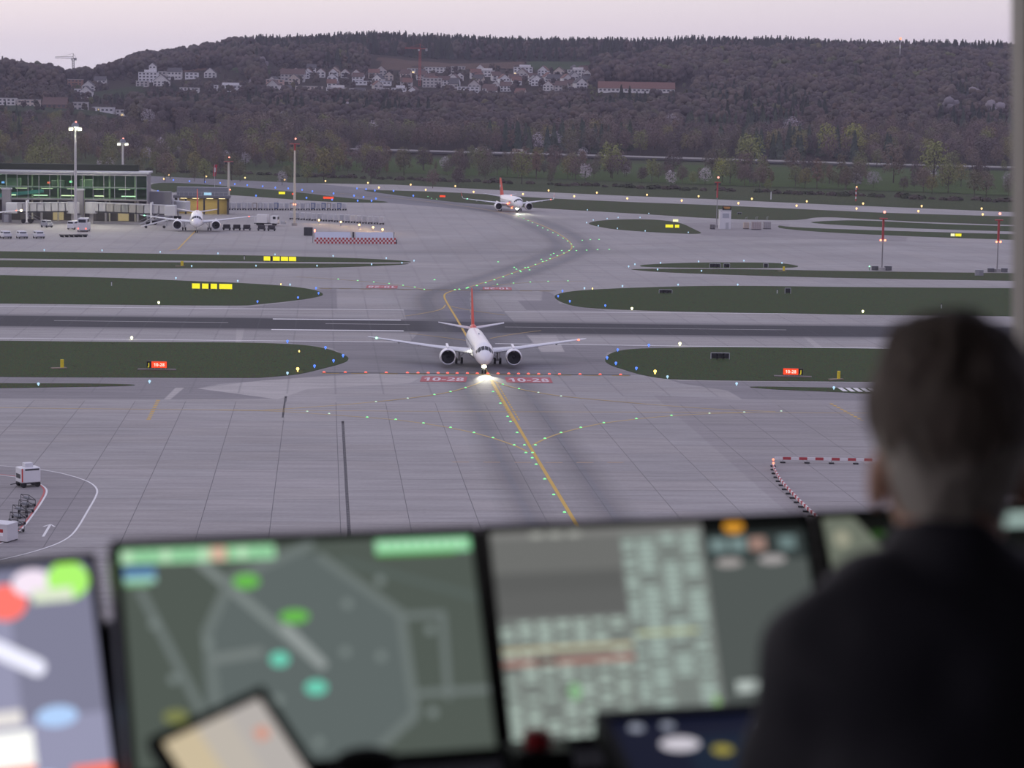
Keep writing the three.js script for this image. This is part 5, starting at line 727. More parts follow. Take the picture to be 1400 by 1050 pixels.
{ const [x, z] = [-78.58, -770], t = thing('catering_truck', 'white catering truck with boxy hold and cab beside the tall mast', 'truck', [x, 0.02, z], -0.15);
  mesh('cargo_box', rbox(3.4, 2.7, 2.5, 0.08, -1.6, 2.2, 0), WHITEPAINT, t); mesh('tail_box', rbox(1.2, 2.2, 2.4, 0.1, -3.6, 1.9, 0), mat([0.6, 0.6, 0.62], 0.5), t); mesh('cab', rbox(2.3, 2.5, 2.4, 0.2, 2.3, 1.95, 0), WHITEPAINT, t); mesh('cab_window', box(0.9, 0.8, 0.05, 2.4, 2.55, 1.2), DARKGLASS, t); mesh('windscreen', box(0.05, 0.9, 2.0, 3.44, 2.5, 0), DARKGLASS, t); mesh('chassis', box(7.6, 0.35, 2.2, -0.4, 0.75, 0), DARKMETAL, t); for (const k of [-3, -1.9, 2.2]) for (const s of [-1, 1]) mesh('wheel', at(new THREE.CylinderGeometry(0.48, 0.48, 0.35, 16).rotateX(Math.PI / 2), k, 0.48, s * 1.0), TYRE, t); mesh('equipment_crate', rbox(1.6, 0.9, 1, 0.05, 5.2, 1.1, 0.4), GALV, t); }
{ const [x, z] = [-88.07, -740.1], g = 'baggage carts beside the parked jet'; const b = thing('baggage_cart', 'dark loaded baggage cart in the train under the parked jet wing', 'cart', [x, 0, z], 0.1, g); mesh('deck', box(2.6, 0.3, 1.5, 0, 0.6, 0), DARKMETAL, b); mesh('load', rbox(2.2, 1.0, 1.3, 0.2, 0, 1.25, 0), mat([0.06, 0.055, 0.06], 0.9), b); for (const k of [-0.9, 0.9]) mesh('wheel', at(new THREE.CylinderGeometry(0.25, 0.25, 1.5, 12).rotateX(Math.PI / 2), k, 0.25, 0), TYRE, b); for (let i = 1; i < 5; i++) copy(b, [x + i * 3.1 - (i > 2 ? -1.4 : 0), 0, z + 0.2 * i], 0.1); }

// containers on their dollies: long row of mixed boxes, and a second white row behind the blast fence
{ seed = 44; const tones = [[0.55, 0.55, 0.57], [0.45, 0.46, 0.49], [0.62, 0.62, 0.63], [0.10, 0.15, 0.30], [0.30, 0.25, 0.22]].map((c) => mat(c, 0.5, 0.25)), names = ['aluminium', 'grey aluminium', 'bright aluminium', 'blue', 'brown'];
  const row = (n, P, h, pick, where, group) => { for (let i = 0; i < n; i++) { const [x, z] = P(i / (n - 1)), k = pick(i), t = thing('cargo_container', names[k] + ' air cargo container on a dolly in the ' + where, 'container', [x, 0, z + rr(-0.3, 0.3)], rr(-0.04, 0.04), group); const w = 1.5, s = new THREE.Shape([new THREE.Vector2(-w / 2, 0), new THREE.Vector2(w / 2 - 0.35, 0), new THREE.Vector2(w / 2, 0.45), new THREE.Vector2(w / 2, h), new THREE.Vector2(-w / 2, h)]); mesh('shell', new THREE.ExtrudeGeometry(s, { depth: 1.4, bevelEnabled: false }).translate(0, 0.55, -0.7), tones[k], t); mesh('door_curtain', box(w * 0.7, h * 0.75, 0.04, -0.05, 0.6 + h * 0.48, 0.72), tones[(k + 1) % 3], t); mesh('dolly', box(1.5, 0.22, 1.5, 0, 0.42, 0), DARKMETAL, t); for (const q of [-0.5, 0.5]) mesh('wheel', at(new THREE.CylinderGeometry(0.2, 0.2, 1.4, 10).rotateX(Math.PI / 2), q, 0.2, 0), TYRE, t); } };
  const A = [-105.34, -874], B = [-62.42, -887.2], C = [-74.84, -812.7], D = [-43.29, -788.7];
  row(24, (t) => [lerp(A[0], B[0], t), lerp(A[1], B[1], t)], 2.1, (i) => (i === 17 || i === 19 || i === 22 || i === 10 ? 3 : i % 7 === 6 ? 4 : i % 3), 'long row before the grass', 'containers in the long row');
  row(17, (t) => [lerp(C[0], D[0], t), lerp(C[1], D[1], t)], 2.0, (i) => (i % 4 === 1 ? 0 : 2), 'row behind the blast fence', 'containers behind the blast fence'); }
{ // jet blast fence: two tilted screens above a red and white chequered wall
  const [ax, az] = [-56, -677.5], [bx, bz] = [-33.47, -682.2], l = Math.hypot(bx - ax, bz - az), turn = -Math.atan2(bz - az, bx - ax), t = thing('blast_fence', 'jet blast fence of two tilted pale screens over a red and white chequered wall', 'fence', [(ax + bx) / 2, 0, (az + bz) / 2], turn);
  const ch = canvasMap(1024, 64, (k) => { for (let i = 0; i < 44; i++) for (let j = 0; j < 3; j++) { k.fillStyle = (i + j) % 2 ? 'rgb(176,62,58)' : 'rgb(222,216,216)'; k.fillRect(i * 1024 / 44, j * 64 / 3, 1024 / 44 + 1, 22); } });
  mesh('chequered_wall', box(l, 1.7, 0.3, 0, 0.85, 0), mat([1, 1, 1], 0.7, 0, { map: ch }), t);
  for (const [c, w] of [[-l * 0.265, l * 0.44], [l * 0.25, l * 0.46]]) mesh('screen', box(w, 3.0, 0.12, c, 2.2, -1.9, 0, -0.95), mat([0.50, 0.53, 0.60], 0.45, 0.2), t);
  for (let i = 0; i <= 8; i++) mesh('frame_post', beam([-l / 2 + i * l / 8, 0, -4.2], [-l / 2 + i * l / 8, 3.2, -3.2], 0.2, 0.2), GALV, t); mesh('middle_post', box(0.5, 3.2, 0.5, -l * 0.015, 1.6, -1.6), DARKMETAL, t);
  mesh('side_wall', [beam([l / 2 + 0.2, 0.6, 0], [l / 2 - 3.2, 0.6, -36], 0.4, 1.2)], mat([0.13, 0.13, 0.135], 0.8), t); mesh('corner_light', at(new THREE.SphereGeometry(0.32, 10, 8).scale(0.7, 1.4, 0.7), -l / 2 + 0.1, 3.6, -0.4), glow([1, 0.2, 0.12], 5), t); mesh('corner_post', cyl(0.09, 0.09, 3.4, -l / 2 + 0.1, 1.7, -0.4), GALV, t); }
{ const [x, z] = [-61.16, -717.4], t = thing('skip', 'dark open skip beside the blast fence corner', 'container', [x, 0, z]); mesh('bin', rbox(2.5, 2.4, 2, 0.08, 0, 1.25, 0), mat([0.05, 0.052, 0.055], 0.8), t); for (const q of [-0.8, 0, 0.8]) mesh('rib', box(0.1, 2.2, 0.06, q, 1.25, 1.02), DARKMETAL, t); }
for (const [i, p] of [[-63.45, -784.4], [-55.67, -775.2], [-48.78, -759.2], [-43.61, -745.6], [-40.05, -734.1]].entries()) { const t = thing('work_lamp', 'amber work lamp on a short post behind the blast fence', 'lamp', [p[0], 0, p[1]], 0, 'amber lamps behind the blast fence'); mesh('post', cyl(0.07, 0.05, 1.1, 0, 0.55, 0), DARKMETAL, t); mesh('lamp', at(new THREE.SphereGeometry(0.3, 12, 8), 0, 1.3, 0), AMBERLAMP, t); const l = new THREE.PointLight(col(1, 0.6, 0.2), 60); l.position.set(0, 1.3, 0.5); l.name = 'lamp'; l.castShadow = true; t.add(l); }

// ---------------------------------------------------------------- signs
const print = (w, h, bg, draw) => canvasMap(w, h, (k) => { k.fillStyle = bg; k.fillRect(0, 0, w, h); k.textAlign = 'center'; k.textBaseline = 'middle'; draw(k, w, h); });
const litFace = (t, k) => new THREE.MeshStandardMaterial({ color: 0x101010, emissive: col(1, 1, 1), emissiveMap: t, emissiveIntensity: k, roughness: 0.5 });
function runwaySign(label, [x, z], turn, flip) {
  const t = thing('runway_sign', label, 'sign', [x, 0.05, z], turn), s = flip ? -1 : 1;
  mesh('plinth', box(5.6, 0.12, 1.2, 0, 0.06, 0), mat([0.2, 0.17, 0.16], 0.9), t);
  mesh('housing', [box(2.35, 1.02, 0.3, s * 0.34, 0.78, 0), box(0.62, 1.02, 0.3, -s * 1.16, 0.78, 0)], mat([0.03, 0.03, 0.03], 0.5), t); for (const q of [-1.2, -0.3, 0.6, 1.3]) mesh('leg', box(0.08, 0.3, 0.1, q * s, 0.24, 0), GALV, t);
  const p = new THREE.PlaneGeometry(2.25, 0.94), q = new THREE.PlaneGeometry(0.54, 0.94);
  mesh('red_lit_face', p.translate(s * 0.34, 0.78, 0.155), litFace(print(256, 108, 'rgb(255,72,28)', (k) => { k.fillStyle = 'rgb(255,240,225)'; k.font = 'bold 74px sans-serif'; k.fillText('10-28', 128, 56); }), 1.15), t);
  mesh('yellow_letter_face', q.translate(-s * 1.16, 0.78, 0.155), litFace(print(64, 108, 'rgb(8,8,8)', (k) => { k.fillStyle = 'rgb(235,215,40)'; k.font = 'bold 84px sans-serif'; k.fillText('J', 32, 56); }), 1), t);
}
runwaySign('lit red 10-28 sign with yellow J beside the yellow marker with tan plinth', [-52.45, -354.61], 0.04, false);
runwaySign('lit red 10-28 sign with yellow J beside the seated man', [41.99, -359.36], -0.06, true);
function litSign(label, [x, z], panels, h, o = {}) {  // panels: [centre, width, text, face]
  const t = thing('taxiway_sign', label, 'sign', [x, 0.05, z], o.turn ?? 0);
  for (const [c, w, text, face] of panels) {
    mesh('housing', box(w + 0.08, h, 0.28, c, h / 2 + 0.25, 0), mat([0.03, 0.03, 0.03], 0.5), t); for (const q of [-0.4, 0.4]) mesh('leg', box(0.07, 0.3, 0.1, c + q * w, 0.12, 0), GALV, t);
    const dark = face === 'black'; mesh('lit_face', new THREE.PlaneGeometry(w, h - 0.08).translate(c, h / 2 + 0.25, 0.145), dark ? litFace(print(128, 96, 'rgb(10,10,8)', (k) => { k.fillStyle = 'rgb(235,220,30)'; k.font = 'bold 70px sans-serif'; k.fillText(text, 64, 50); }), 1) : litFace(print(256, 128, face === 'red' ? 'rgb(255,80,40)' : face === 'white' ? 'rgb(255,252,200)' : 'rgb(250,240,40)', (k) => { k.fillStyle = face === 'yellow' ? 'rgb(250,250,170)' : 'rgb(255,240,220)'; k.font = 'bold 84px sans-serif'; k.fillText(text, 128, 66); }), o.k ?? 1.1), t);
  }
}
{ const s = 1 / 0.15, m = (a, b) => [((a + b) / 2 - 290) / s, (b - a) / s];
  litSign('lit yellow sign of four panels on the grass island beyond the runway', [-63.16, -505.4], [[...m(262, 273), '', 'yellow'], [...m(276, 285), '', 'yellow'], [...m(285.4, 287.6), '', 'black'], [...m(288, 297), '', 'yellow'], [...m(300, 318), '', 'yellow']], 1.15); }
{ const s = 1 / 0.18, m = (a, b) => [((a + b) / 2 - 383) / s, (b - a) / s];
  litSign('lit yellow sign of four panels on the thin grass strip by the terminal apron', [-57.81, -597], [[...m(360.5, 369.5), '', 'yellow'], [...m(370, 372.6), '', 'black'], [...m(373, 382.5), '', 'yellow'], [...m(384, 394), '', 'yellow'], [...m(395, 405), '', 'yellow']], 1.15); }
litSign('lit yellow sign of two panels on the oval grass island', [51.57, -793.6], [[-0.85, 2.5, '', 'yellow'], [1.7, 1.4, '', 'yellow']], 1.05);
litSign('bright pale sign at the rear edge of the oval grass island', [55.41, -834], [[0, 1.9, '', 'white']], 0.95); litSign('lit yellow and white sign on the low verge beside the far apron', [139.92, -767.9], [[0.95, 1.9, '', 'yellow'], [-0.85, 1.3, '', 'white']], 0.95);
litSign('lit yellow sign on the grass before the far runway link', [-98.24, -1020.8], [[0, 2.7, '', 'yellow']], 1.1); litSign('small lit orange sign beside the yellow one by the far runway link', [-92.78, -1015.1], [[0, 1.5, '', 'red']], 0.8); litSign('lit red sign before the far runway link', [-75.49, -979.8], [[0, 4.2, '', 'red']], 0.95); litSign('lit orange and red sign before the second jet', [-30.46, -1017.1], [[0, 2.4, '', 'red']], 0.85);
function signBack(label, [x, z], n, w, h) { const t = thing('sign_back', label, 'sign', [x, 0.05, z]); for (let i = 0; i < n; i++) { mesh('dark_panel', box(w * 0.86, h * 0.8, 0.2, (i - (n - 1) / 2) * w, h * 0.55, 0), mat([0.012, 0.012, 0.014], 0.5), t); mesh('frame', [box(w, 0.1, 0.24, (i - (n - 1) / 2) * w, h, 0), box(0.12, h, 0.24, (i - n / 2) * w, h / 2, 0), box(0.12, h, 0.24, (i + 1 - n / 2) * w, h / 2, 0)], GALV, t); } }
signBack('dark back of a three panel sign on the grass beside the red sign', [33.07, -382.9], 3, 0.98, 1.0); signBack('dark back of a three panel sign on the broad island', [32.58, -516.8], 3, 0.92, 0.8); signBack('dark back of a three panel sign on the short strip', [50.16, -602.6], 3, 0.9, 1.0); signBack('dark back of a two panel sign on the short strip', [53.14, -603.3], 2, 0.75, 1.0); signBack('pale framed sign seen from behind near the strip end', [63.14, -605.5], 1, 1.1, 1.1); signBack('grey framed sign turned away on the broad island', [59.32, -521.8], 1, 1.2, 1.2);
signBack('small dark sign back on the grass behind the white building', [84.24, -908], 2, 0.8, 0.6);
const markers = [[[-66.41, -354.47], 0.48, 1.25, 'yellow upright marker on a tan plinth beside the service road'], [[-79.18, -576.1], 0.66, 1.15, 'yellow upright marker on the thin strip below the terminal'], [[48.47, -356.65], 0.42, 1.2, 'yellow upright marker beside the red sign by the seated man'], [[66.38, -594], 0.5, 1.1, 'small yellow marker at the end of the short strip']];
for (const [[x, z], w, h, label] of markers) { const t = thing('taxiway_marker', label, 'marker', [x, 0.05, z], 0.5); mesh('board', rbox(w, h, 0.3, 0.06, 0, h / 2 + 0.08, 0), mat([0.85, 0.66, 0.03], 0.5), t); mesh('plinth', box(2.2, 0.14, 0.9, -0.5, 0.06, 0), mat([0.28, 0.22, 0.17], 0.9), t); }
{ const w = thing('white_post', 'white marker post on the broad island near the framed sign', 'post', [57.04, -521.9].toSpliced(1, 0, 0.05)); mesh('post', cyl(0.1, 0.1, 0.9, 0, 0.45, 0, 8), WHITEPAINT, w); mesh('cap', box(0.3, 0.2, 0.3, 0, 0.9, 0), DARKMETAL, w); copy(w, [-85.46, -512.7].toSpliced(1, 0, 0.05), 0, 'white marker post on the grass island with four yellow panels'); copy(w, [86.88, -489.3].toSpliced(1, 0, 0.05), 0, 'white marker post on the broad island above the seated man'); copy(w, [-67.5, -604.4].toSpliced(1, 0, 0.05), 0, 'grey post with plate beside the bright yellow strip sign'); }

// ---------------------------------------------------------------- near service road: power cart, trolleys, crate, barrier
{ const [x, z] = [-49.62, -245.87], t = thing('ground_power_cart', 'white boxy ground power cart with red stripe on the service road', 'cart', [x, 0.02, z], 0.55);
  mesh('body', rbox(2.1, 1.55, 1.7, 0.12, 0, 1.25, 0), mat([0.74, 0.74, 0.75], 0.45), t); mesh('roof_box', rbox(0.9, 0.5, 0.8, 0.06, 0.0, 2.2, -0.1), mat([0.66, 0.66, 0.68], 0.5), t); mesh('red_stripe', box(0.14, 1.4, 0.02, -0.93, 1.28, 0.86), mat([0.6, 0.07, 0.05], 0.5), t);
  mesh('side_grille', box(1.5, 0.17, 0.03, 0.12, 1.84, 0.86), DARKMETAL, t); mesh('control_window', box(0.03, 0.45, 1.2, -1.06, 1.15, 0), DARKMETAL, t); mesh('rear_panel', box(0.03, 0.9, 1.3, 1.06, 1.2, 0), mat([0.5, 0.5, 0.52], 0.5), t);
  for (const [a, b] of [[-0.75, 0.7], [0.75, 0.7], [-0.75, -0.7], [0.75, -0.7]]) mesh('wheel', at(new THREE.CylinderGeometry(0.3, 0.3, 0.2, 16).rotateX(Math.PI / 2), a, 0.3, b), TYRE, t); mesh('chassis', box(2.0, 0.18, 1.5, 0, 0.45, 0), DARKMETAL, t); mesh('drawbar', bar([-1.0, 0.45, 0], [-1.9, 0.3, 0], 0.05), DARKMETAL, t); }
{ const base = thing('wire_trolley', 'dark wire luggage trolley nested in the line beside the red road line', 'trolley', [-47.16, -233.4].toSpliced(1, 0, 0.02), -0.5, 'line of nested trolleys'), r = 0.028, b = [];
  for (const s of [-0.5, 0.5]) b.push(bar([s, 0.15, 0.55], [s, 1.25, 0.4], r), bar([s, 0.15, 0.55], [s, 0.2, -0.55], r), bar([s, 1.25, 0.4], [s, 0.65, -0.55], r), bar([s, 0.65, -0.55], [s, 0.2, -0.55], r)); b.push(bar([-0.5, 1.25, 0.4], [0.5, 1.25, 0.4], r * 1.3), bar([-0.5, 0.65, -0.55], [0.5, 0.65, -0.55], r), bar([-0.5, 0.2, -0.55], [0.5, 0.2, -0.55], r));
  mesh('frame', b, mat([0.06, 0.062, 0.066], 0.5, 0.4), base); mesh('basket', [...Array(6)].map((_, i) => bar([-0.45 + i * 0.18, 0.95, 0.42], [-0.45 + i * 0.18, 0.6, -0.5], 0.018, 5)).concat([box(0.95, 0.03, 1.0, 0, 0.3, 0)]), mat([0.09, 0.09, 0.095], 0.5, 0.4), base); mesh('load_panel', box(0.7, 0.28, 0.04, 0, 0.92, 0.1, 0, -0.5), mat([0.30, 0.31, 0.33], 0.6), base);
  for (const [a, c] of [[-0.45, 0.5], [0.45, 0.5], [-0.45, -0.5], [0.45, -0.5]]) mesh('wheel', at(new THREE.CylinderGeometry(0.13, 0.13, 0.07, 12).rotateZ(Math.PI / 2), a, 0.13, c), TYRE, base);
  const [x, z] = [-47.16, -233.4]; for (const [px, k] of [[[-46.66, -230.05], 1], [[-46.67, -227.15], 2], [[-46.07, -223.19], 3], [[-45.42, -219.37], 4]]) copy(base, [px[0], 0.02, px[1]], -0.5); }
{ const [x, z] = [-45.82, -215.21], ch = canvasMap(256, 256, (k) => { k.fillStyle = 'rgb(206,204,206)'; k.fillRect(0, 0, 256, 256); for (const [i, j] of [[0, 1], [1, 0]]) { k.fillStyle = 'rgb(170,32,34)'; k.fillRect(70 + i * 62, 60 + j * 62, 62, 62); } k.fillStyle = 'rgb(240,238,240)'; k.fillRect(70, 60, 62, 62); k.fillRect(132, 122, 62, 62); });
  const t = thing('apron_crate', 'white crate with red chequer mark at the edge of the service road', 'crate', [x, 0.02, z], -0.35); mesh('box', box(2.2, 1.5, 1.8, 0, 0.85, 0), mat([0.62, 0.61, 0.62], 0.6), t); mesh('lid', box(2.26, 0.08, 1.86, 0, 1.62, 0), mat([0.68, 0.68, 0.7], 0.5), t); mesh('chequer_mark', new THREE.PlaneGeometry(1.4, 1.3).translate(0.3, 0.85, 0.905), mat([1, 1, 1], 0.6, 0, { map: ch }), t); mesh('skid', [box(2.2, 0.1, 0.2, 0, 0.05, 0.7), box(2.2, 0.1, 0.2, 0, 0.05, -0.7)], DARKMETAL, t); }
{ const lineA = [[29.89,-271.06],[49.86,-271.05]], lineB = soften1([[29.52,-269.07],[29.1,-265.48],[28.87,-260.69],[28.82,-253.61],[29,-248.33],[29.31,-240.58],[29.73,-233.72],[30.2,-227.24]], 1);
  const seg = (pts, step) => { const out = []; let [px, pz] = pts[0]; for (let i = 1; i < pts.length; i++) { let l = Math.hypot(pts[i][0] - px, pts[i][1] - pz); while (l > step) { const t = step / l, nx = lerp(px, pts[i][0], t), nz = lerp(pz, pts[i][1], t); out.push([[px, pz], [nx, nz]]); px = nx; pz = nz; l = Math.hypot(pts[i][0] - px, pts[i][1] - pz); } } return out; };
  const red = mat([0.42, 0.05, 0.06], 0.6), white = mat([0.72, 0.70, 0.70], 0.6);
  for (const [label, pts, step, lit] of [['low barrier of red and white blocks running towards the seated man', lineA, 0.92, []], ['low curving barrier of red and white blocks with red lamps', lineB, 0.92, [1, 4]]]) {
    const t = thing('apron_barrier', label, 'barrier');
    seg(pts, step).forEach(([a, b], i) => { mesh('block', beam([a[0], 0.55, a[1]], [b[0], 0.55, b[1]], 0.14, 0.3), i % 2 ? red : white, t); if (i % 3 === 1) mesh('foot', rbox(0.6, 0.14, 0.4, 0.05, a[0], 0.09, a[1]), mat([0.03, 0.03, 0.03], 0.9), t); if (i % 3 === 1) mesh('post', cyl(0.04, 0.04, 0.6, a[0], 0.35, a[1], 8), GALV, t); if (lit.includes(i)) mesh('warning_lamp', at(new THREE.SphereGeometry(0.13, 10, 8), a[0], 0.82, a[1]), glow([1, 0.2, 0.12], 3), t); });
  } }

// ---------------------------------------------------------------- airfield ground lights
function lights(name, label, group, list, material, r, high = 0) {
  const g = high ? mergeGeometries([cyl(r * 0.35, r * 0.35, high, 0, high / 2, 0, 8), at(new THREE.SphereGeometry(r, 10, 6), 0, high + r * 0.6, 0)].map(plainGeo)) : new THREE.SphereGeometry(r, 10, 5, 0, 6.2832, 0, Math.PI / 2).scale(1, 0.75, 1);
  for (const [x, z] of list) { const m = mesh(name, g, material); m.position.set(x, 0.03, z); tag(m, label, 'light', group); }
}
const GREEN = glow([0.26, 1, 0.36], 1.25), RED = glow([1, 0.13, 0.09], 1.7), BLUE = glow([0.10, 0.24, 1], 1.5), ICE = glow([0.5, 0.78, 1], 1.1), AMBER = glow([1, 0.62, 0.26], 2.0), PALEYELLOW = glow([1, 1, 0.5], 5), GUARD = glow([1, 0.62, 0.12], 5);
lights('stop_bar_light', 'red stop bar light in the row across the taxiway at the waiting jet', 'red stop bar lights', [[-27.8,-354.97],[-24.69,-355.34],[-21.68,-355.69],[-18.66,-355.85],[-15.53,-356.02],[-13.96,-356.16],[-12.45,-356.29],[-10.98,-356.41],[-9.58,-356.52],[-8.17,-356.63],[-6.65,-356.76],[-5.18,-356.78],[-3.61,-356.82],[-2.09,-356.95],[-0.51,-357.08],[0.95,-357.2],[2.42,-357.32],[3.95,-357.35],[5.53,-357.49],[7.05,-357.62],[10.11,-357.88],[13.11,-358.13],[16.17,-358.29]], RED, 0.23);
lights('centreline_light', 'green taxiway light on the centre line or its near lead curves', 'green lights on the near lead lines', [[-18.33,-304.65],[-14.62,-302.98],[-10.99,-299.92],[-7.51,-296.24],[-4.54,-291.93],[-2.18,-287.68],[0.38,-281.73],[-2.63,-334.25],[-1.52,-321.2],[-0.49,-307.66],[-0.11,-302.69],[0.72,-292.57],[1.58,-281.87],[1.73,-275.6],[2.49,-275.69],[2.88,-282.02],[2.43,-271.58],[2.84,-266.65],[4.06,-287.79],[6.1,-293.22],[8.65,-298.24],[11.69,-303.05],[16.03,-307.59],[20.77,-311.42],[3.67,-256.19],[4.48,-245.81],[5.38,-235.16],[-6.54,-338.49],[-8.52,-333.43],[-10.63,-329.75],[-1.31,-343.25],[0.99,-338.23]], GREEN, 0.17);
lights('lead_light', 'dim pale light where the lead curves join the apron lane', 'dim lights of the apron lane', [[25.94,-314.32],[30.67,-316.14],[35.73,-317.87],[-14.09,-325.14],[-18.16,-320.88],[3.69,-334.27],[6.78,-330.47],[-23.4,-307.64],[-26.37,-309.47]], glow([0.6, 0.85, 0.65], 1.1), 0.15);
lights('centreline_light', 'green taxiway light on the bend beyond the runway', 'green lights on the far bend', [[1.36,-860.9],[3.13,-845],[4.59,-829.7],[6,-814.9],[7.56,-795.9],[9.1,-782.3],[10.59,-769.2],[11.99,-754.4],[13.35,-740.1],[14.61,-724.4],[15.61,-709.2],[16.36,-694.6],[16.66,-680.5],[15.05,-663.1],[13.41,-651.3],[11.45,-639.8],[9.34,-627.1],[7.31,-614.9],[5.35,-603.2],[3.47,-592],[1.48,-579.8],[-0.43,-569.3],[-2.44,-558],[-4.38,-548.2],[-6.25,-538.8],[-8.06,-529.7],[-9.88,-524],[-11.65,-518.5],[-12.57,-517.2],[2.75,-590.5],[0.6,-584.7],[1.65,-576],[3.78,-582.9],[7.02,-623.5],[10.62,-648.9],[13.03,-662.5],[17.07,-663.6],[19.95,-666.1],[23.09,-669.6],[26.4,-671.2],[20.04,-714.3],[22.56,-718.9],[25.23,-720.8],[8.28,-618],[9.74,-642.4],[-4.02,-610.6],[0.07,-591.1],[-17.9,-545.2],[-10.15,-521.9],[-34.76,-1008.3],[-32.41,-1001.6],[-36.97,-1027.1]], GREEN, 0.24);
lights('centreline_light', 'green taxiway light along the thin link line beyond the runway', 'green lights on the link lines', [[-19.14,-516.8],[-21.42,-522.6],[-24.17,-527.2],[-27.45,-531.9],[-31.05,-535.5],[-34.86,-539.1],[-39.44,-542.5],[-3.61,-535],[-0.04,-539.1],[3.74,-543.3],[7.81,-546.4],[12.33,-548.6]], GREEN, 0.2);
lights('edge_light', 'blue taxiway edge light along the far runway link', 'blue lights by the far link', [[-151.3,-1026.3],[-164.98,-1169.5],[-155.66,-1157.9],[-147.49,-1151.4],[-138.8,-1140],[-130.61,-1128.7],[-123.54,-1117.1],[-115.34,-1106.4],[-107.95,-1090.8],[-101.59,-1084.5],[-94.08,-1069.8],[-88.29,-1054.8],[-77.5,-1034.1],[-67.42,-1014],[-62.58,-1000.4],[-56.7,-987.6],[-71.73,-1098.5],[-67.15,-1091.3],[-62.27,-1075.4],[-106.64,-997.2],[-84.68,-983.4],[-73.24,-969.6],[-62.56,-963.1],[-57.17,-965.3],[-53.95,-1074.7],[-43.06,-1024.5]], BLUE, 0.36, 0.25);
lights('edge_light', 'blue taxiway edge light around the tip of a grass island near the runway', 'blue lights by the runway', [[-41.93,-511.9],[-40.29,-498.5],[-43.46,-486.5],[-50.45,-475.3],[10.45,-515.1],[9.28,-501.2],[11.44,-488.6],[18.29,-479.3],[17.15,-392.3],[14.94,-379.51],[16.01,-371.63],[18.84,-364.85],[22.69,-400.95],[-37.2,-397.34],[-30.19,-388.1],[-26.51,-376.27],[-27.42,-368.61],[-29.67,-360.54]], BLUE, 0.2, 0.22);
lights('edge_light', 'pale icy taxiway edge light along a grass strip', 'pale edge lights', [[-121.44,-624.3],[-106.91,-626.7],[-91.53,-624.7],[-76.33,-622.6],[-76.58,-573.7],[-74.82,-534.4],[-60.49,-528.9],[-61.56,-622],[-46.44,-620],[-32.54,-614.8],[-25.13,-606.7],[-27.73,-597.7],[-34.82,-590.5],[-47.46,-582.1],[-61.81,-578.6],[-48.28,-520.9],[28.41,-598.1],[30.37,-606.7],[37.23,-614],[47.52,-622.2],[59.76,-628.2],[35.05,-589.1],[45.56,-586.5],[15.4,-524.3],[24.02,-532.5],[36.76,-539.6],[50.37,-542.6],[24.33,-818.5],[27.15,-837.4],[32.43,-849.8],[36.68,-859.5],[44.61,-862.2],[27.59,-797.6],[33.26,-783.2],[41.57,-770.1],[54.99,-765.5],[27.47,-917.8],[49.54,-895.4],[-65.56,-332.32],[-50.95,-337.49],[32.42,-346.7],[46.07,-343.68],[22.9,-354.16],[-32.81,-350.75],[68.97,-621.9]], ICE, 0.19, 0.2);
lights('runway_edge_light', 'bright yellow runway edge light at the white edge line', 'yellow runway edge lights', [[-68.99,-468.9],[-63.18,-398.89],[23.32,-473.5],[28.1,-404.3],[68.98,-475.6]], PALEYELLOW, 0.22, 0.2);
lights('guard_light', 'amber runway guard light at the end of the stop bar', 'amber guard lights', [[-31.72,-355.27],[21.4,-359.94]], GUARD, 0.22, 0.3);
lights('runway_edge_light', 'amber light along the far runway before the hedge', 'amber lights of the far runway', [[-177.9,-1245.1],[-157.04,-1231.7],[-135.93,-1219],[-114.37,-1201.3],[-93.17,-1189.8],[-71.35,-1173.6],[-62.56,-1112.2],[-171.51,-1182.9],[-49.95,-1157.9],[-28.39,-1148],[-6.61,-1128.8],[15.3,-1110.7],[36.85,-1093.2],[-40.41,-1094.4],[-18.47,-1077.4],[3.44,-1061.2],[25.5,-1045.8],[58.57,-1076.7],[80.95,-1069.4],[102.64,-1050.1],[124.22,-1031.6],[47.73,-1031.2],[69.98,-1017.2],[92.23,-1000.2],[114.38,-984],[146.26,-1018],[168.07,-1001.2],[189.82,-985.3],[136.11,-965.1],[158.34,-950.5],[179.72,-930.2]], AMBER, 0.42, 0.3);
lights('marker_light', 'small orange light on the rim of a grass island', 'orange rim lights', [[-50.41,-522.5],[17.16,-524.7],[-33.97,-382.88]], GUARD, 0.12, 0.15);

// ---------------------------------------------------------------- control cab: floor, sills, leaning glass, ceiling
const FLOOR = 38.25, SILL = 38.87, HEAD = 41.25, CEIL = 41.55;
const ringIn = [[-2.6, -4.8], [2.6, -4.8], [4.4, -3.0], [4.4, 1.0], [2.6, 3.0], [-2.6, 3.0], [-4.4, 1.0], [-4.4, -3.0]];
const leanOut = (k) => { const t = 0.2126 * k; return ringIn.map(([x, z]) => [x + Math.sign(x) * t * (Math.abs(x) > 3 ? 1 : 0.42), z + (z < -4 || z > 2 ? Math.sign(z) * t : Math.sign(z) * t * 0.42)]); };
const topIn = leanOut(HEAD - SILL);
const CABDARK = mat([0.035, 0.035, 0.038], 0.7), CABGREY = mat([0.16, 0.155, 0.15], 0.7), FRAMEM = mat([0.42, 0.39, 0.36], 0.55);
const PANEGLASS = new THREE.MeshPhysicalMaterial({ color: col(0.985, 0.99, 0.985), transmission: 1, thickness: 0, roughness: 0, ior: 1.35 });
struct(mesh('floor', plate(ringIn.map(([x, z]) => [x * 1.04, z * 1.03]), FLOOR - 0.3, FLOOR), mat([0.05, 0.05, 0.055], 0.95)), 'dark carpet floor of the control cab', 'floor');
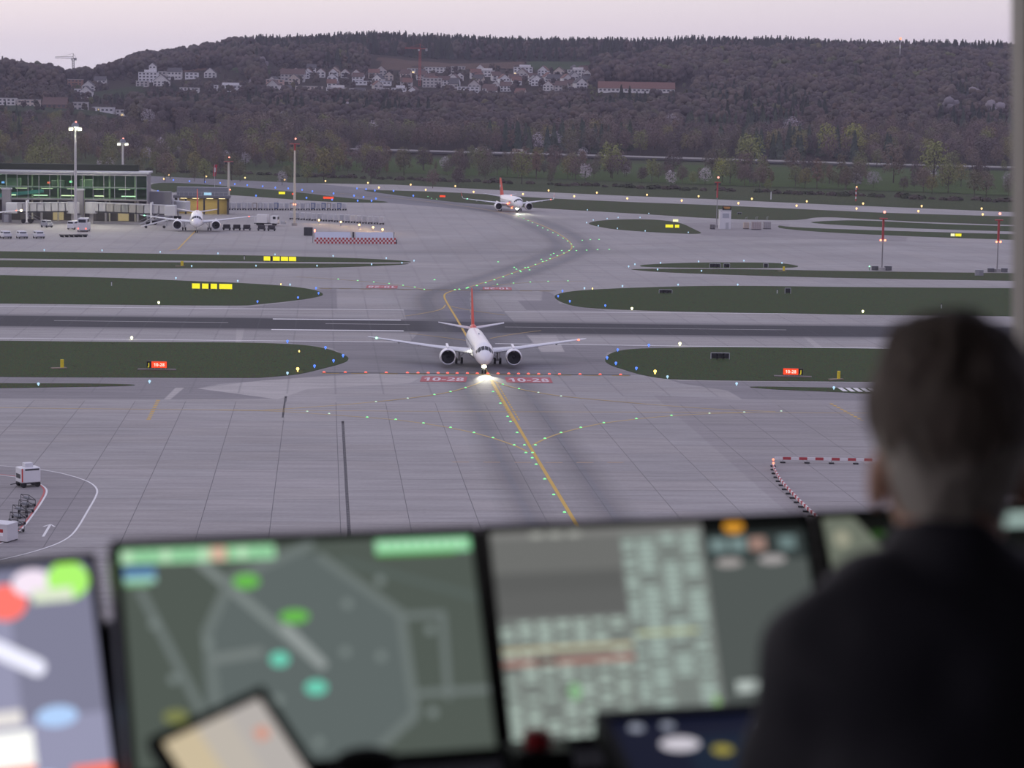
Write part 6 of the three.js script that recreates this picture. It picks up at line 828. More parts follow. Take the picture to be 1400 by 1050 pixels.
struct(mesh('ceiling', plate(topIn.map(([x, z]) => [x * 1.05, z * 1.05]), CEIL, CEIL + 0.35), mat([0.10, 0.10, 0.105], 0.9)), 'dark ceiling of the control cab', 'ceiling');
struct(mesh('wall_tower', cyl(4.2, 3.8, FLOOR - 0.3, 0, (FLOOR - 0.3) / 2, -0.9, 24), CONCRETE), 'round concrete shaft under the control cab', 'tower shaft');
const names8 = ['front', 'front_right', 'right', 'back_right', 'back', 'back_left', 'left', 'front_left'];
let nWin = 0;
for (let i = 0; i < 8; i++) {
  const j = (i + 1) % 8, a = ringIn[i], b = ringIn[j], A = topIn[i], B = topIn[j], solid = i === 3 || i === 2 || i === 4;
  struct(mesh('wall_' + names8[i], beam([a[0], (FLOOR + SILL) / 2, a[1]], [b[0], (FLOOR + SILL) / 2, b[1]], 0.14, SILL - FLOOR), CABGREY), 'low wall under the cab glazing, ' + ['ahead of the desk', 'ahead and to starboard', 'on the starboard side', 'behind to starboard', 'behind the camera', 'behind to port', 'on the port side', 'ahead and to port'][i], 'wall');
  struct(mesh('wall_' + names8[i] + '_head', beam([A[0], (HEAD + CEIL) / 2, A[1]], [B[0], (HEAD + CEIL) / 2, B[1]], 0.16, CEIL - HEAD + 0.04), CABDARK), 'header above the cab glazing, ' + ['ahead of the desk', 'ahead and to starboard', 'on the starboard side', 'behind to starboard', 'behind the camera', 'behind to port', 'on the port side', 'ahead and to port'][i], 'wall');
  if (solid) { const g = loft([[[a[0], SILL, a[1]], [b[0], SILL, b[1]], [b[0] * 1.02, SILL, b[1] * 1.02], [a[0] * 1.02, SILL, a[1] * 1.02]], [[A[0], HEAD, A[1]], [B[0], HEAD, B[1]], [B[0] * 1.02, HEAD, B[1] * 1.02], [A[0] * 1.02, HEAD, A[1] * 1.02]]]); struct(mesh('wall_' + names8[i] + '_upper', g, CABGREY), ['', '', 'solid upper wall of the cab on the starboard side', 'solid upper wall of the cab behind to starboard', 'solid upper wall of the cab behind the camera'][i], 'wall'); continue; }
  const cuts = i === 0 ? [0, (-1.5 + 2.6) / 5.2, (1.1 + 2.6) / 5.2, 1] : [0, 0.5, 1], w = new THREE.Group(); w.name = 'window_' + (++nWin); scene.add(w); struct(w, ['large leaning cab window looking over the airfield', 'leaning cab window ahead to starboard', 'leaning cab window behind to port', 'leaning cab window on the port side', 'leaning cab window ahead to port'][nWin - 1], 'window');
  const P = (t) => [lerp(a[0], b[0], t), SILL, lerp(a[1], b[1], t)], Q = (t) => [lerp(A[0], B[0], t), HEAD, lerp(A[1], B[1], t)];
  const X = (t) => (i === 0 ? [lerp(a[0], b[0], t), HEAD, lerp(A[1], B[1], t)] : Q(t));     // the middle posts of the front window stand upright across
  for (let k = 0; k + 1 < cuts.length; k++) { const p = P(cuts[k]), q = P(cuts[k + 1]), r = k + 2 < cuts.length ? X(cuts[k + 1]) : Q(1), s = k ? X(cuts[k]) : Q(0), g = new THREE.BufferGeometry(); g.setAttribute('position', new THREE.BufferAttribute(new Float32Array([...p, ...q, ...r, ...p, ...r, ...s]), 3)); g.computeVertexNormals(); mesh('pane', g, PANEGLASS, w); }
  for (let k = 0; k < cuts.length - 1; k++) mesh('mullion', beam(P(cuts[k]), k ? X(cuts[k]) : Q(0), 0.12, 0.14), FRAMEM, w);
  mesh('sill', beam([a[0], SILL + 0.02, a[1]], [b[0], SILL + 0.02, b[1]], 0.24, 0.05), CABDARK, w);
}

// ---------------------------------------------------------------- console desk and its screens
const ROW = -24 * R * -1, rowX = Math.cos(24 * R), rowZ = -Math.sin(24 * R), C0 = [0.1, -3.5];
const along = (s, back) => [C0[0] + rowX * s + rowZ * back, C0[1] + rowZ * s - rowX * back];   // back: metres away from the sitter
const DESK = EYE - 1.0;
{
  const t = thing('console_desk', 'long dark control desk carrying the row of monitors', 'desk', [C0[0], FLOOR, C0[1]], 24 * R);
  mesh('worktop', rbox(3.3, 0.04, 0.92, 0.012, -0.4, DESK - FLOOR - 0.02, 0), mat([0.02, 0.02, 0.022], 0.6), t);
  mesh('riser', rbox(3.2, 0.2, 0.06, 0.02, -0.4, DESK - FLOOR + 0.1, -0.42), CABDARK, t);
  for (const x of [-2.0, -0.9, 0.2, 1.2]) mesh('leg_panel', box(0.04, DESK - FLOOR - 0.04, 0.6, x, (DESK - FLOOR - 0.04) / 2, -0.12), CABDARK, t);
  mesh('back_panel', box(3.2, 0.5, 0.03, -0.4, DESK - FLOOR - 0.3, -0.4), CABDARK, t);
}
const BEZEL = mat([0.012, 0.012, 0.014], 0.45);
function display(name, label, [x, y, z], yaw, pitch, roll, w, h, texture, k, o = {}) {
  const t = thing(name, label, o.category ?? 'monitor', [x, EYE + y, z]); t.rotation.order = 'YXZ'; t.rotation.set(pitch * R, yaw * R, roll * R);
  const b = o.bezel ?? 0.011, d = o.deep ?? 0.04;
  mesh('back_shell', rbox(w, h, d, 0.008, 0, 0, -d / 2 - 0.004), BEZEL, t);
  mesh('bezel', [box(w, b, 0.012, 0, h / 2 - b / 2, 0), box(w, b, 0.012, 0, -h / 2 + b / 2, 0), box(b, h - 2 * b, 0.012, -w / 2 + b / 2, 0, 0), box(b, h - 2 * b, 0.012, w / 2 - b / 2, 0, 0)], BEZEL, t);
  mesh('screen', new THREE.PlaneGeometry(w - 2 * b, h - 2 * b), new THREE.MeshStandardMaterial({ color: 0x050505, roughness: 0.35, emissive: col(1, 1, 1), emissiveMap: texture, emissiveIntensity: k }), t);
  const l = new THREE.RectAreaLight(col(...(o.tone ?? [0.7, 0.8, 0.75])), o.power ?? 0.05, w - 2 * b, h - 2 * b); l.position.set(0, 0, 0.012); l.rotation.y = Math.PI; l.name = 'screen'; t.add(l);
  if (o.stand) { // a post from the back of the screen down to the desk, and a foot
    const q = new THREE.Quaternion().setFromEuler(t.rotation).invert(), down = V(0, -1, 0).applyQuaternion(q), from = V(0, -0.04, -d - 0.01), drop = (EYE + y - DESK) - 0.03, to = from.clone().addScaledVector(down, drop);
    mesh('stand_post', bar(from.toArray(), to.toArray(), 0.022, 10), BEZEL, t); const f = new THREE.CylinderGeometry(0.11, 0.12, 0.016, 24); f.applyQuaternion(new THREE.Quaternion().setFromUnitVectors(V(0, 1, 0), down.clone().negate())); mesh('stand_foot', f.translate(...to.clone().addScaledVector(down, -0.004).toArray()), BEZEL, t);
  }
  return t;
}
const blob = (k, x, y, rx, ry, c) => { k.fillStyle = c; k.beginPath(); k.ellipse(x, y, rx, ry, 0, 0, 7); k.fill(); };
const linePath = (k, pts, w, c) => { k.strokeStyle = c; k.lineWidth = w; k.lineJoin = k.lineCap = 'round'; k.beginPath(); pts.forEach(([x, y], i) => k[i ? 'lineTo' : 'moveTo'](x * 1024, y * 640)); k.stroke(); };
const radarTex = canvasMap(1024, 640, (k) => {
  k.fillStyle = 'rgb(82,90,84)'; k.fillRect(0, 0, 1024, 640);
  k.fillStyle = 'rgb(95,104,103)'; k.beginPath(); [[0.3, 0.15], [0.42, 0.05], [0.56, 0.06], [0.77, 0.36], [0.78, 0.86], [0.62, 1], [0.3, 1], [0.2, 0.72], [0.21, 0.4]].forEach(([x, y], i) => k[i ? 'lineTo' : 'moveTo'](x * 1024, y * 640)); k.fill();
  const road = 'rgb(110,119,117)', pale = 'rgb(128,137,135)';
  linePath(k, [[0.2, 0.05], [0.52, 0.56]], 26, pale); linePath(k, [[0.44, 0.4], [0.53, 0.57]], 30, 'rgb(150,157,156)'); linePath(k, [[0.05, 0.2], [0.2, 0.8]], 24, road); linePath(k, [[0.53, 0.02], [0.3, 0.16], [0.22, 0.4], [0.23, 0.74]], 28, road);
  linePath(k, [[0.56, 0.08], [0.77, 0.36], [0.78, 0.82], [0.64, 1]], 26, road); linePath(k, [[0.78, 0.37], [0.89, 0.37], [0.88, 0.75]], 20, road); linePath(k, [[0.78, 0.73], [1, 0.73]], 20, road); linePath(k, [[0.62, 0.1], [1, 0.3]], 20, 'rgb(88,98,94)'); linePath(k, [[0.24, 0.52], [0.36, 0.5]], 26, 'rgb(120,128,126)');
  for (const [x, y] of [[0.08, 0.35], [0.22, 0.45], [0.62, 0.3], [0.6, 0.52], [0.72, 0.2], [0.85, 0.44], [0.83, 0.82], [0.4, 0.72], [0.5, 0.92], [0.12, 0.6], [0.7, 0.55]]) blob(k, x * 1024, y * 640, 14, 14, 'rgb(122,132,130)');
  k.fillStyle = 'rgb(165,218,172)'; k.fillRect(0, 6, 440, 42); for (let i = 0; i < 12; i++) { k.fillStyle = i % 3 ? 'rgb(120,190,140)' : 'rgb(190,225,190)'; k.fillRect(10 + i * 36, 14, 22, 26); } k.fillStyle = 'rgb(220,180,160)'; k.fillRect(255, 8, 46, 38);
  k.fillStyle = 'rgb(140,215,160)'; k.fillRect(735, 8, 285, 40); k.fillStyle = 'rgb(190,235,200)'; for (let i = 0; i < 9; i++) k.fillRect(745 + i * 30, 14, 18, 20); k.fillStyle = 'rgb(90,150,70)'; k.fillRect(735, 46, 240, 9);
  k.fillStyle = 'rgb(70,110,165)'; k.fillRect(8, 56, 88, 30); k.fillStyle = 'rgb(165,215,200)'; k.fillRect(8, 84, 88, 18); k.fillStyle = 'rgb(120,170,120)'; k.fillRect(8, 100, 70, 12);
  blob(k, 350, 112, 38, 22, 'rgb(105,185,80)'); blob(k, 478, 222, 42, 20, 'rgb(105,185,80)'); blob(k, 424, 344, 28, 22, 'rgb(110,205,180)'); blob(k, 520, 432, 32, 22, 'rgb(110,205,180)'); blob(k, 120, 490, 34, 20, 'rgb(125,130,80)');
});
const stripTex = canvasMap(1024, 640, (k) => {
  let s = 5; const rn = () => ((s = Math.imul(s, 48271) & 0x7fffffff) / 0x7fffffff);
  k.fillStyle = 'rgb(112,113,111)'; k.fillRect(0, 0, 1024, 640); k.fillStyle = 'rgb(128,128,126)'; k.fillRect(0, 0, 1024, 22); for (let i = 0; i < 3; i++) blob(k, 150 + i * 60, 14, 22, 8, 'rgb(170,172,165)');
  k.fillStyle = 'rgb(96,97,96)'; k.fillRect(0, 130, 410, 60); k.fillStyle = 'rgb(100,101,100)'; k.fillRect(0, 190, 420, 80);
  k.fillStyle = 'rgb(126,133,129)'; k.fillRect(415, 20, 265, 620); for (let r = 0; r < 34; r++) for (const [x, w] of [[420, 40], [470, 60], [545, 58], [615, 58]]) { k.fillStyle = rn() > 0.25 ? 'rgb(172,192,184)' : 'rgb(118,126,122)'; k.fillRect(x, 28 + r * 18, w * (0.7 + 0.3 * rn()), 11); }
  k.fillStyle = 'rgb(124,130,126)'; k.fillRect(0, 275, 415, 365); for (let r = 0; r < 19; r++) for (let c = 0; c < 7; c++) { k.fillStyle = rn() > 0.3 ? 'rgb(180,199,189)' : 'rgb(116,124,120)'; k.fillRect(6 + c * 58, 282 + r * 19, 44 * (0.75 + 0.25 * rn()), 11); }
  k.fillStyle = 'rgb(170,120,110)'; k.fillRect(0, 396, 415, 18); k.fillStyle = 'rgb(90,40,36)'; k.fillRect(100, 392, 70, 20); k.fillStyle = 'rgb(196,186,150)'; k.fillRect(0, 360, 415, 12); blob(k, 215, 500, 20, 26, 'rgb(140,185,140)'); k.fillStyle = 'rgb(190,196,150)'; k.fillRect(430, 330, 200, 10); blob(k, 660, 560, 12, 20, 'rgb(140,180,120)');
  k.fillStyle = 'rgb(84,90,88)'; k.fillRect(684, 20, 340, 620); k.fillStyle = 'rgb(20,22,22)'; k.fillRect(684, 0, 340, 34); k.fillStyle = 'rgb(55,62,62)'; k.fillRect(684, 34, 340, 90); for (const [x, c] of [[705, 'rgb(120,140,140)'], [770, 'rgb(120,140,140)'], [835, 'rgb(160,130,120)'], [935, 'rgb(110,130,130)']]) { k.fillStyle = c; k.fillRect(x, 50, 55, 44); } blob(k, 790, 14, 34, 22, 'rgb(215,150,50)'); blob(k, 760, 128, 44, 15, 'rgb(165,160,158)'); blob(k, 905, 124, 46, 15, 'rgb(170,165,165)'); k.fillStyle = 'rgb(180,190,186)'; k.fillRect(730, 500, 190, 38);
});
const groundTex = canvasMap(1024, 640, (k) => {
  k.fillStyle = 'rgb(146,146,172)'; k.fillRect(0, 0, 1024, 640); k.fillStyle = 'rgb(118,118,142)'; k.fillRect(0, 0, 1024, 40); k.fillStyle = 'rgb(124,124,146)'; k.fillRect(780, 40, 244, 400);
  linePath(k, [[0.35, 0.02], [0.82, 0.46]], 50, 'rgb(238,238,255)'); linePath(k, [[0.3, 0.5], [0.68, 0.9]], 44, 'rgb(230,230,250)'); linePath(k, [[0.1, 0.6], [0.5, 0.98]], 36, 'rgb(225,225,245)');
  k.fillStyle = 'rgb(220,215,220)'; k.fillRect(430, 255, 140, 60); blob(k, 600, 340, 90, 34, 'rgb(225,220,218)'); k.fillRect(480, 410, 300, 44); k.fillStyle = 'rgb(225,150,150)'; k.fillRect(600, 410, 40, 44);
  blob(k, 505, 130, 60, 46, 'rgb(255,110,100)'); blob(k, 770, 100, 62, 52, 'rgb(255,120,110)'); blob(k, 855, 50, 60, 40, 'rgb(240,225,240)'); blob(k, 960, 50, 62, 56, 'rgb(170,240,110)'); k.fillStyle = 'rgb(215,225,200)'; k.fillRect(850, 70, 120, 40);
  k.fillStyle = 'rgb(255,255,250)'; k.fillRect(640, 470, 165, 105); k.fillStyle = 'rgb(255,130,110)'; k.fillRect(650, 572, 150, 22); blob(k, 880, 440, 60, 30, 'rgb(175,205,245)'); blob(k, 650, 605, 60, 26, 'rgb(190,215,250)'); blob(k, 820, 620, 50, 24, 'rgb(190,215,250)'); k.fillStyle = 'rgb(255,120,95)'; k.fillRect(905, 590, 119, 50);
});
const sideTex = canvasMap(1024, 640, (k) => { k.fillStyle = 'rgb(18,19,18)'; k.fillRect(0, 0, 1024, 640); k.fillStyle = 'rgb(108,114,102)'; k.beginPath(); k.moveTo(10, 0); k.lineTo(120, 0); k.lineTo(330, 250); k.lineTo(200, 330); k.lineTo(20, 180); k.fill(); blob(k, 70, 70, 30, 30, 'rgb(150,150,132)'); blob(k, 275, 78, 34, 30, 'rgb(140,255,60)'); blob(k, 200, 60, 30, 12, 'rgb(40,70,30)'); k.fillStyle = 'rgb(140,160,155)'; k.fillRect(640, 0, 384, 60); });
const tabletTex = canvasMap(512, 720, (k) => { k.fillStyle = 'rgb(182,176,172)'; k.fillRect(0, 0, 512, 720); k.fillStyle = 'rgb(204,188,158)'; k.fillRect(0, 0, 240, 330); k.fillStyle = 'rgb(190,182,172)'; k.fillRect(180, 0, 160, 720); k.fillStyle = 'rgb(215,150,130)'; k.fillRect(400, 110, 60, 50); });
const panelTex = canvasMap(512, 360, (k) => { k.fillStyle = 'rgb(14,18,38)'; k.fillRect(0, 0, 512, 360); k.fillStyle = 'rgb(16,30,48)'; k.fillRect(180, 100, 200, 260); for (const [x, y, r] of [[70, 40, 22], [160, 40, 20], [420, 60, 26], [480, 60, 20]]) blob(k, x, y, r, r * 0.8, 'rgb(150,155,170)'); blob(k, 170, 130, 56, 34, 'rgb(205,200,210)'); blob(k, 280, 170, 30, 24, 'rgb(150,140,60)'); });
display('monitor', 'wide monitor with grey green airfield map and pale green header bars', [-0.286, -0.788, -3.423], 19.3, -25.6, -0.28, 0.55, 0.345, radarTex, 1.0, { stand: true, tone: [0.55, 0.65, 0.58] });
display('monitor', 'wide monitor full of pale flight strips with a dark grey side column', [0.238, -0.804, -3.683], 18.2, -23.1, 0.1, 0.55, 0.345, stripTex, 0.95, { stand: true, tone: [0.7, 0.76, 0.72] });
display('monitor', 'bright lavender monitor with white runway bars and red blocks', [-0.826, -0.836, -3.346], 29.8, -20.3, 0, 0.55, 0.345, groundTex, 1.1, { stand: true, tone: [0.75, 0.75, 0.9] });
display('monitor', 'dark monitor with a green glowing spot behind the man', [0.782, -0.822, -3.965], 18, -23, 0, 0.55, 0.345, sideTex, 1.0, { stand: true, tone: [0.3, 0.4, 0.3], power: 0.02 });
display('tablet', 'small tilted tablet with a beige page on the desk', [-0.312, -0.881, -2.994], 33.4, -40.9, 16.1, 0.184, 0.26, tabletTex, 1.0, { category: 'tablet', bezel: 0.012, deep: 0.014, tone: [0.8, 0.75, 0.65], stand: false });
display('touch_panel', 'dark blue touch panel lying on the desk before the flight strip monitor', [0.297, -0.91, -3.347], 13.5, -69, 1.5, 0.30, 0.21, panelTex, 1.0, { category: 'touch panel', bezel: 0.016, deep: 0.03, tone: [0.2, 0.25, 0.5], power: 0.02 });
{ const t = thing('tablet_stand', 'black wedge stand holding the tablet', 'stand', [-0.312, DESK, -3.03], 33 * R); mesh('foot', rbox(0.16, 0.015, 0.14, 0.006, 0, 0.0085, -0.04), BEZEL, t); mesh('arm', beam([0, 0.016, -0.08], [0, 0.1, -0.025], 0.03, 0.014), BEZEL, t); }
{ const t = thing('panel_wedge', 'black wedge under the dark blue touch panel', 'stand', [0.30, DESK, -3.36], 13.5 * R); const s = new THREE.Shape([new THREE.Vector2(-0.1, 0), new THREE.Vector2(0.1, 0), new THREE.Vector2(0.1, 0.075), new THREE.Vector2(-0.1, 0.012)]); mesh('body', new THREE.ExtrudeGeometry(s, { depth: 0.26, bevelEnabled: false }).translate(0, 0, -0.13).rotateY(Math.PI / 2), BEZEL, t); mesh('rubber_strip', box(0.24, 0.006, 0.01, 0, 0.01, 0.1), TYRE, t); }
{ const [x, z] = [-0.165, -3.12], t = thing('desk_microphone', 'black gooseneck microphone standing before the map monitor', 'microphone', [x, DESK, z], 0.2); mesh('base', rbox(0.11, 0.03, 0.13, 0.01, 0, 0.0155, 0), BEZEL, t); mesh('neck', new THREE.TubeGeometry(new THREE.CatmullRomCurve3([V(0, 0.03, -0.03), V(-0.005, 0.1, -0.04), V(-0.015, 0.122, -0.02), V(-0.03, 0.13, 0.01)]), 16, 0.006, 8), BEZEL, t); mesh('head', at(new THREE.SphereGeometry(0.032, 16, 12).scale(1.4, 0.62, 1), -0.02, 0.134, 0.01), mat([0.01, 0.01, 0.01], 0.95), t); mesh('talk_key', rbox(0.04, 0.008, 0.03, 0.003, 0, 0.033, 0.035), CABGREY, t); }
{ const t = thing('alarm_button', 'red alarm button on a black box beside the flight strip monitor', 'button', [0.045, DESK, -3.42], 18 * R); mesh('box', rbox(0.09, 0.075, 0.08, 0.008, 0, 0.0385, 0), BEZEL, t); mesh('button', [cyl(0.02, 0.02, 0.012, 0, 0.082, 0, 18), at(new THREE.SphereGeometry(0.022, 16, 8, 0, 6.3, 0, 1.57).scale(1, 0.6, 1), 0, 0.088, 0)], mat([0.5, 0.02, 0.03], 0.35), t); }
{ const t = thing('keyboard', 'black keyboard on the desk before the map monitor', 'keyboard', [0.035, DESK, -3.2], 22 * R); mesh('tray', rbox(0.36, 0.018, 0.13, 0.005, 0, 0.0095, 0), BEZEL, t); for (let r = 0; r < 5; r++) for (let c = 0; c < 14; c++) mesh('key', box(0.02, 0.006, 0.02, -0.163 + c * 0.025, 0.0215, -0.048 + r * 0.024), CABDARK, t); }

// ---------------------------------------------------------------- the seated man (floor at y = 0, facing -z, his right is +x)
function isosurface(f, [cx, cy, cz], half, n) {
  const mc = new MarchingCubes(n, new THREE.MeshBasicMaterial(), false, false, 160000); mc.isolation = 0;
  for (let k = 0; k < n; k++) for (let j = 0; j < n; j++) for (let i = 0; i < n; i++) mc.field[k * n * n + j * n + i] = -f(cx + (i - n / 2) / (n / 2) * half, cy + (j - n / 2) / (n / 2) * half, cz + (k - n / 2) / (n / 2) * half) * 40;
  mc.update();
  const c = mc.count, p = new Float32Array(c * 3); for (let i = 0; i < c; i++) { p[3 * i] = mc.positionArray[3 * i] * half + cx; p[3 * i + 1] = mc.positionArray[3 * i + 1] * half + cy; p[3 * i + 2] = mc.positionArray[3 * i + 2] * half + cz; }
  let g = new THREE.BufferGeometry(); g.setAttribute('position', new THREE.BufferAttribute(p, 3)); g = mergeVertices(g, half / n * 0.02); g.computeVertexNormals();
  const P = g.attributes.position, N = g.attributes.normal; let s = 0; for (let i = 0; i < P.count; i += 37) { const e = 0.004, x = P.getX(i), y = P.getY(i), z = P.getZ(i); s += Math.sign(f(x + N.getX(i) * e, y + N.getY(i) * e, z + N.getZ(i) * e) - f(x - N.getX(i) * e, y - N.getY(i) * e, z - N.getZ(i) * e)); }
  if (s < 0) { const ix = g.index.array; for (let i = 0; i < ix.length; i += 3) [ix[i], ix[i + 1]] = [ix[i + 1], ix[i]]; g.computeVertexNormals(); }
  return g;
}
const smin = (a, b, k) => { const h = Math.max(k - Math.abs(a - b), 0) / k; return Math.min(a, b) - h * h * k / 4; };
const cap = (x, y, z, a, b, r1, r2) => { const bx = b[0] - a[0], by = b[1] - a[1], bz = b[2] - a[2], px = x - a[0], py = y - a[1], pz = z - a[2], t = clamp((px * bx + py * by + pz * bz) / (bx * bx + by * by + bz * bz), 0, 1); return Math.hypot(px - bx * t, py - by * t, pz - bz * t) - lerp(r1, r2, t); };
const ell = (x, y, z, c, r) => { const a = (x - c[0]) / r[0], b = (y - c[1]) / r[1], d = (z - c[2]) / r[2], k = Math.hypot(a, b, d); return (k - 1) * Math.min(...r); };
{
  const man = thing('person', 'man with greying dark hair in a dark navy jacket, seen from behind at the desk', 'person', [0.505, FLOOR, -2.70], 1 * R);
  const SH = { l: [-0.142, 1.138, -0.005], r: [0.15, 1.138, -0.005] }, EL = { l: [-0.178, 0.90, -0.085], r: [0.20, 0.90, -0.10] }, WR = { l: [-0.15, 0.80, -0.33], r: [0.165, 0.80, -0.34] };
  man.scale.set(1, 0.988, 1);
  const HY = 1.392, HZ = -0.045, GROW = 1.07, about = (f) => (x, y, z) => f(x / GROW, HY - 0.06 + (y - HY + 0.06) / GROW, HZ + (z - HZ) / GROW) * GROW;
  const trunk = (x, y, z, e) => { let d = ell(x, y, z, [0, 0.66, 0.0], [0.175 + e, 0.15 + e, 0.135 + e]); d = smin(d, ell(x, y, z, [0, 0.84, -0.005], [0.16 + e, 0.2 + e, 0.118 + e]), 0.08); d = smin(d, ell(x, y, z, [0, 1.04, -0.005], [0.155 + e, 0.19 + e, 0.12 + e]), 0.08); d = smin(d, cap(x, y, z, [-0.108, 1.148, 0], [0.112, 1.148, 0], 0.056 + e, 0.058 + e), 0.09); return smin(d, cap(x, y, z, [-0.045, 1.185, 0], [0.045, 1.185, 0], 0.058 + e, 0.06 + e), 0.07); };
  const arm = (x, y, z, s, e, hand) => { let d = smin(cap(x, y, z, SH[s], EL[s], 0.056 + e, 0.044 + e), cap(x, y, z, EL[s], WR[s], 0.042 + e, (hand ? 0.026 : 0.036) + e), 0.03); return d; };
  const leg = (x, y, z, s, e) => smin(cap(x, y, z, [s * 0.095, 0.60, -0.02], [s * 0.13, 0.575, -0.45], 0.088 + e, 0.062 + e), cap(x, y, z, [s * 0.13, 0.575, -0.45], [s * 0.13, 0.11, -0.40], 0.058 + e, 0.04 + e), 0.04);
  const head = (x, y, z) => { let d = ell(x, y, z, [0, HY + 0.008, HZ], [0.0765, 0.094, 0.096]); d = smin(d, ell(x, y, z, [0, HY - 0.065, HZ - 0.045], [0.056, 0.07, 0.06]), 0.04); d = smin(d, ell(x, y, z, [0, HY - 0.03, HZ - 0.095], [0.012, 0.022, 0.02]), 0.015); d = Math.min(d, ell(x, y, z, [0, HY - 0.075, HZ - 0.1], [0.022, 0.006, 0.012])); for (const s of [-1, 1]) { d = smin(d, ell(x, y, z, [s * 0.0795, HY - 0.05, HZ + 0.004], [0.010, 0.031, 0.02]), 0.012); d = Math.max(d, -ell(x, y, z, [s * 0.03, HY - 0.01, HZ - 0.104], [0.016, 0.009, 0.012])); d = smin(d, ell(x, y, z, [s * 0.03, HY - 0.012, HZ - 0.088], [0.013, 0.010, 0.012]), 0.004); } return smin(d, cap(x, y, z, [0, 1.17, -0.002], [0, HY - 0.05, HZ + 0.012], 0.054, 0.053), 0.03); };
  const handAt = (s) => { const q = s === 'l' ? -1 : 1, w = WR[s], o = [w[0], w[1], w[2]]; const fingers = [-0.027, -0.009, 0.009, 0.026].map((dx, i) => { const l = [0.062, 0.072, 0.068, 0.054][i] ; const k0 = [o[0] + dx, o[1] - 0.012, o[2] - 0.09], k1 = [o[0] + dx * 1.15, o[1] - 0.016, o[2] - 0.09 - l * 0.5], k2 = [o[0] + dx * 1.2, o[1] - 0.036, o[2] - 0.09 - l * 0.85]; return [k0, k1, k2]; }); const th = [[o[0] - q * 0.03, o[1] - 0.014, o[2] - 0.035], [o[0] - q * 0.052, o[1] - 0.022, o[2] - 0.07], [o[0] - q * 0.05, o[1] - 0.03, o[2] - 0.1]]; return (x, y, z) => { let d = ell(x, y, z, [o[0], o[1] - 0.008, o[2] - 0.05], [0.042, 0.017, 0.055]); d = smin(d, cap(x, y, z, WR[s], [o[0], o[1] - 0.004, o[2] - 0.03], 0.026, 0.022), 0.02); for (const [a, b, c] of fingers) d = smin(d, Math.min(cap(x, y, z, a, b, 0.0095, 0.009), cap(x, y, z, b, c, 0.009, 0.0078)), 0.006); return smin(d, Math.min(cap(x, y, z, th[0], th[1], 0.012, 0.0105), cap(x, y, z, th[1], th[2], 0.0105, 0.009)), 0.008); }; };
  const skin = mat([0.72, 0.42, 0.30], 0.55, 0, { sheen: 0.2 });
  const bodyF = (x, y, z) => Math.min(smin(smin(trunk(x, y, z, -0.006), smin(arm(x, y, z, 'l', -0.006, true), arm(x, y, z, 'r', -0.006, true), 0.01), 0.05), smin(leg(x, y, z, -1, -0.006), leg(x, y, z, 1, -0.006), 0.01), 0.04), cap(x, y, z, [0, 1.17, -0.002], [0, 1.30, -0.03], 0.054, 0.053));
  mesh('body', [isosurface(bodyF, [0, 0.68, -0.15], 0.72, 96), isosurface(about(head), [0, HY - 0.06, HZ - 0.01], 0.18, 88), isosurface(handAt('l'), [WR.l[0], WR.l[1], WR.l[2] - 0.07], 0.12, 64), isosurface(handAt('r'), [WR.r[0], WR.r[1], WR.r[2] - 0.07], 0.12, 64)], skin, man);
  // jacket with collar and a few soft folds
  const fold = (x, y, z) => 0.0035 * Math.sin(y * 34 + x * 22 + z * 9) * smooth(y, 0.62, 0.95) * (1 - smooth(y, 1.1, 1.2)) + 0.004 * noise3(x * 9, y * 7, z * 9) + 0.0045 * Math.sin((x * 0.9 + y * 0.55) * 52) * smooth(Math.abs(x), 0.1, 0.2) * (1 - smooth(y, 1.02, 1.14));
  const sleeveEnd = (z) => Math.max(0, -(z + 0.315));
  const jacketF = (x, y, z) => { let d = smin(trunk(x, y, z, 0.017), smin(arm(x, y, z, 'l', 0.018), arm(x, y, z, 'r', 0.018), 0.01), 0.028); d = Math.max(d, -0.318 - z); d += fold(x, y, z); d = Math.max(d, 0.575 - y); d = Math.max(d, y - 1.262 - 0.018 * smooth(z, -0.05, 0.06)); const ring = Math.hypot(x, (z + 0.012) * 0.95) - 0.070 + (y - 1.25) * 0.16; let collar = Math.max(Math.abs(ring) - 0.011, y - 1.312 + 0.75 * Math.max(0, Math.abs(x + 0.012) - 0.03) + 0.5 * Math.max(0, -z - 0.02), 1.2 - y); d = smin(d, collar, 0.014); return Math.max(d, -Math.max(Math.hypot(x, (z + 0.012) * 0.95) - 0.059 + (y - 1.25) * 0.16, 1.2 - y)); };
  mesh('jacket', isosurface(jacketF, [0, 0.93, -0.10], 0.42, 120), mat([0.036, 0.035, 0.050], 0.75, 0, { sheen: 0.8, sheenColor: col(0.10, 0.10, 0.14), sheenRoughness: 0.6 }), man);
  mesh('trousers', isosurface((x, y, z) => { let d = smin(leg(x, y, z, -1, 0.012), leg(x, y, z, 1, 0.012), 0.02); d = smin(d, ell(x, y, z, [0, 0.64, 0], [0.18, 0.125, 0.142]), 0.04); d = Math.max(d, y - 0.70); return Math.max(d, 0.1 - y) + 0.002 * noise3(x * 12, y * 12, z * 12); }, [0, 0.4, -0.2], 0.42, 84), mat([0.02, 0.02, 0.024], 0.9), man);
  for (const s of [-1, 1]) mesh('shoe', isosurface((x, y, z) => Math.max(smin(cap(x, y, z, [s * 0.13, 0.055, -0.38], [s * 0.135, 0.04, -0.57], 0.048, 0.04), cap(x, y, z, [s * 0.13, 0.1, -0.4], [s * 0.13, 0.06, -0.4], 0.045, 0.045), 0.03), 0.004 - y), [s * 0.13, 0.08, -0.48], 0.16, 48), mat([0.01, 0.01, 0.01], 0.4), man);
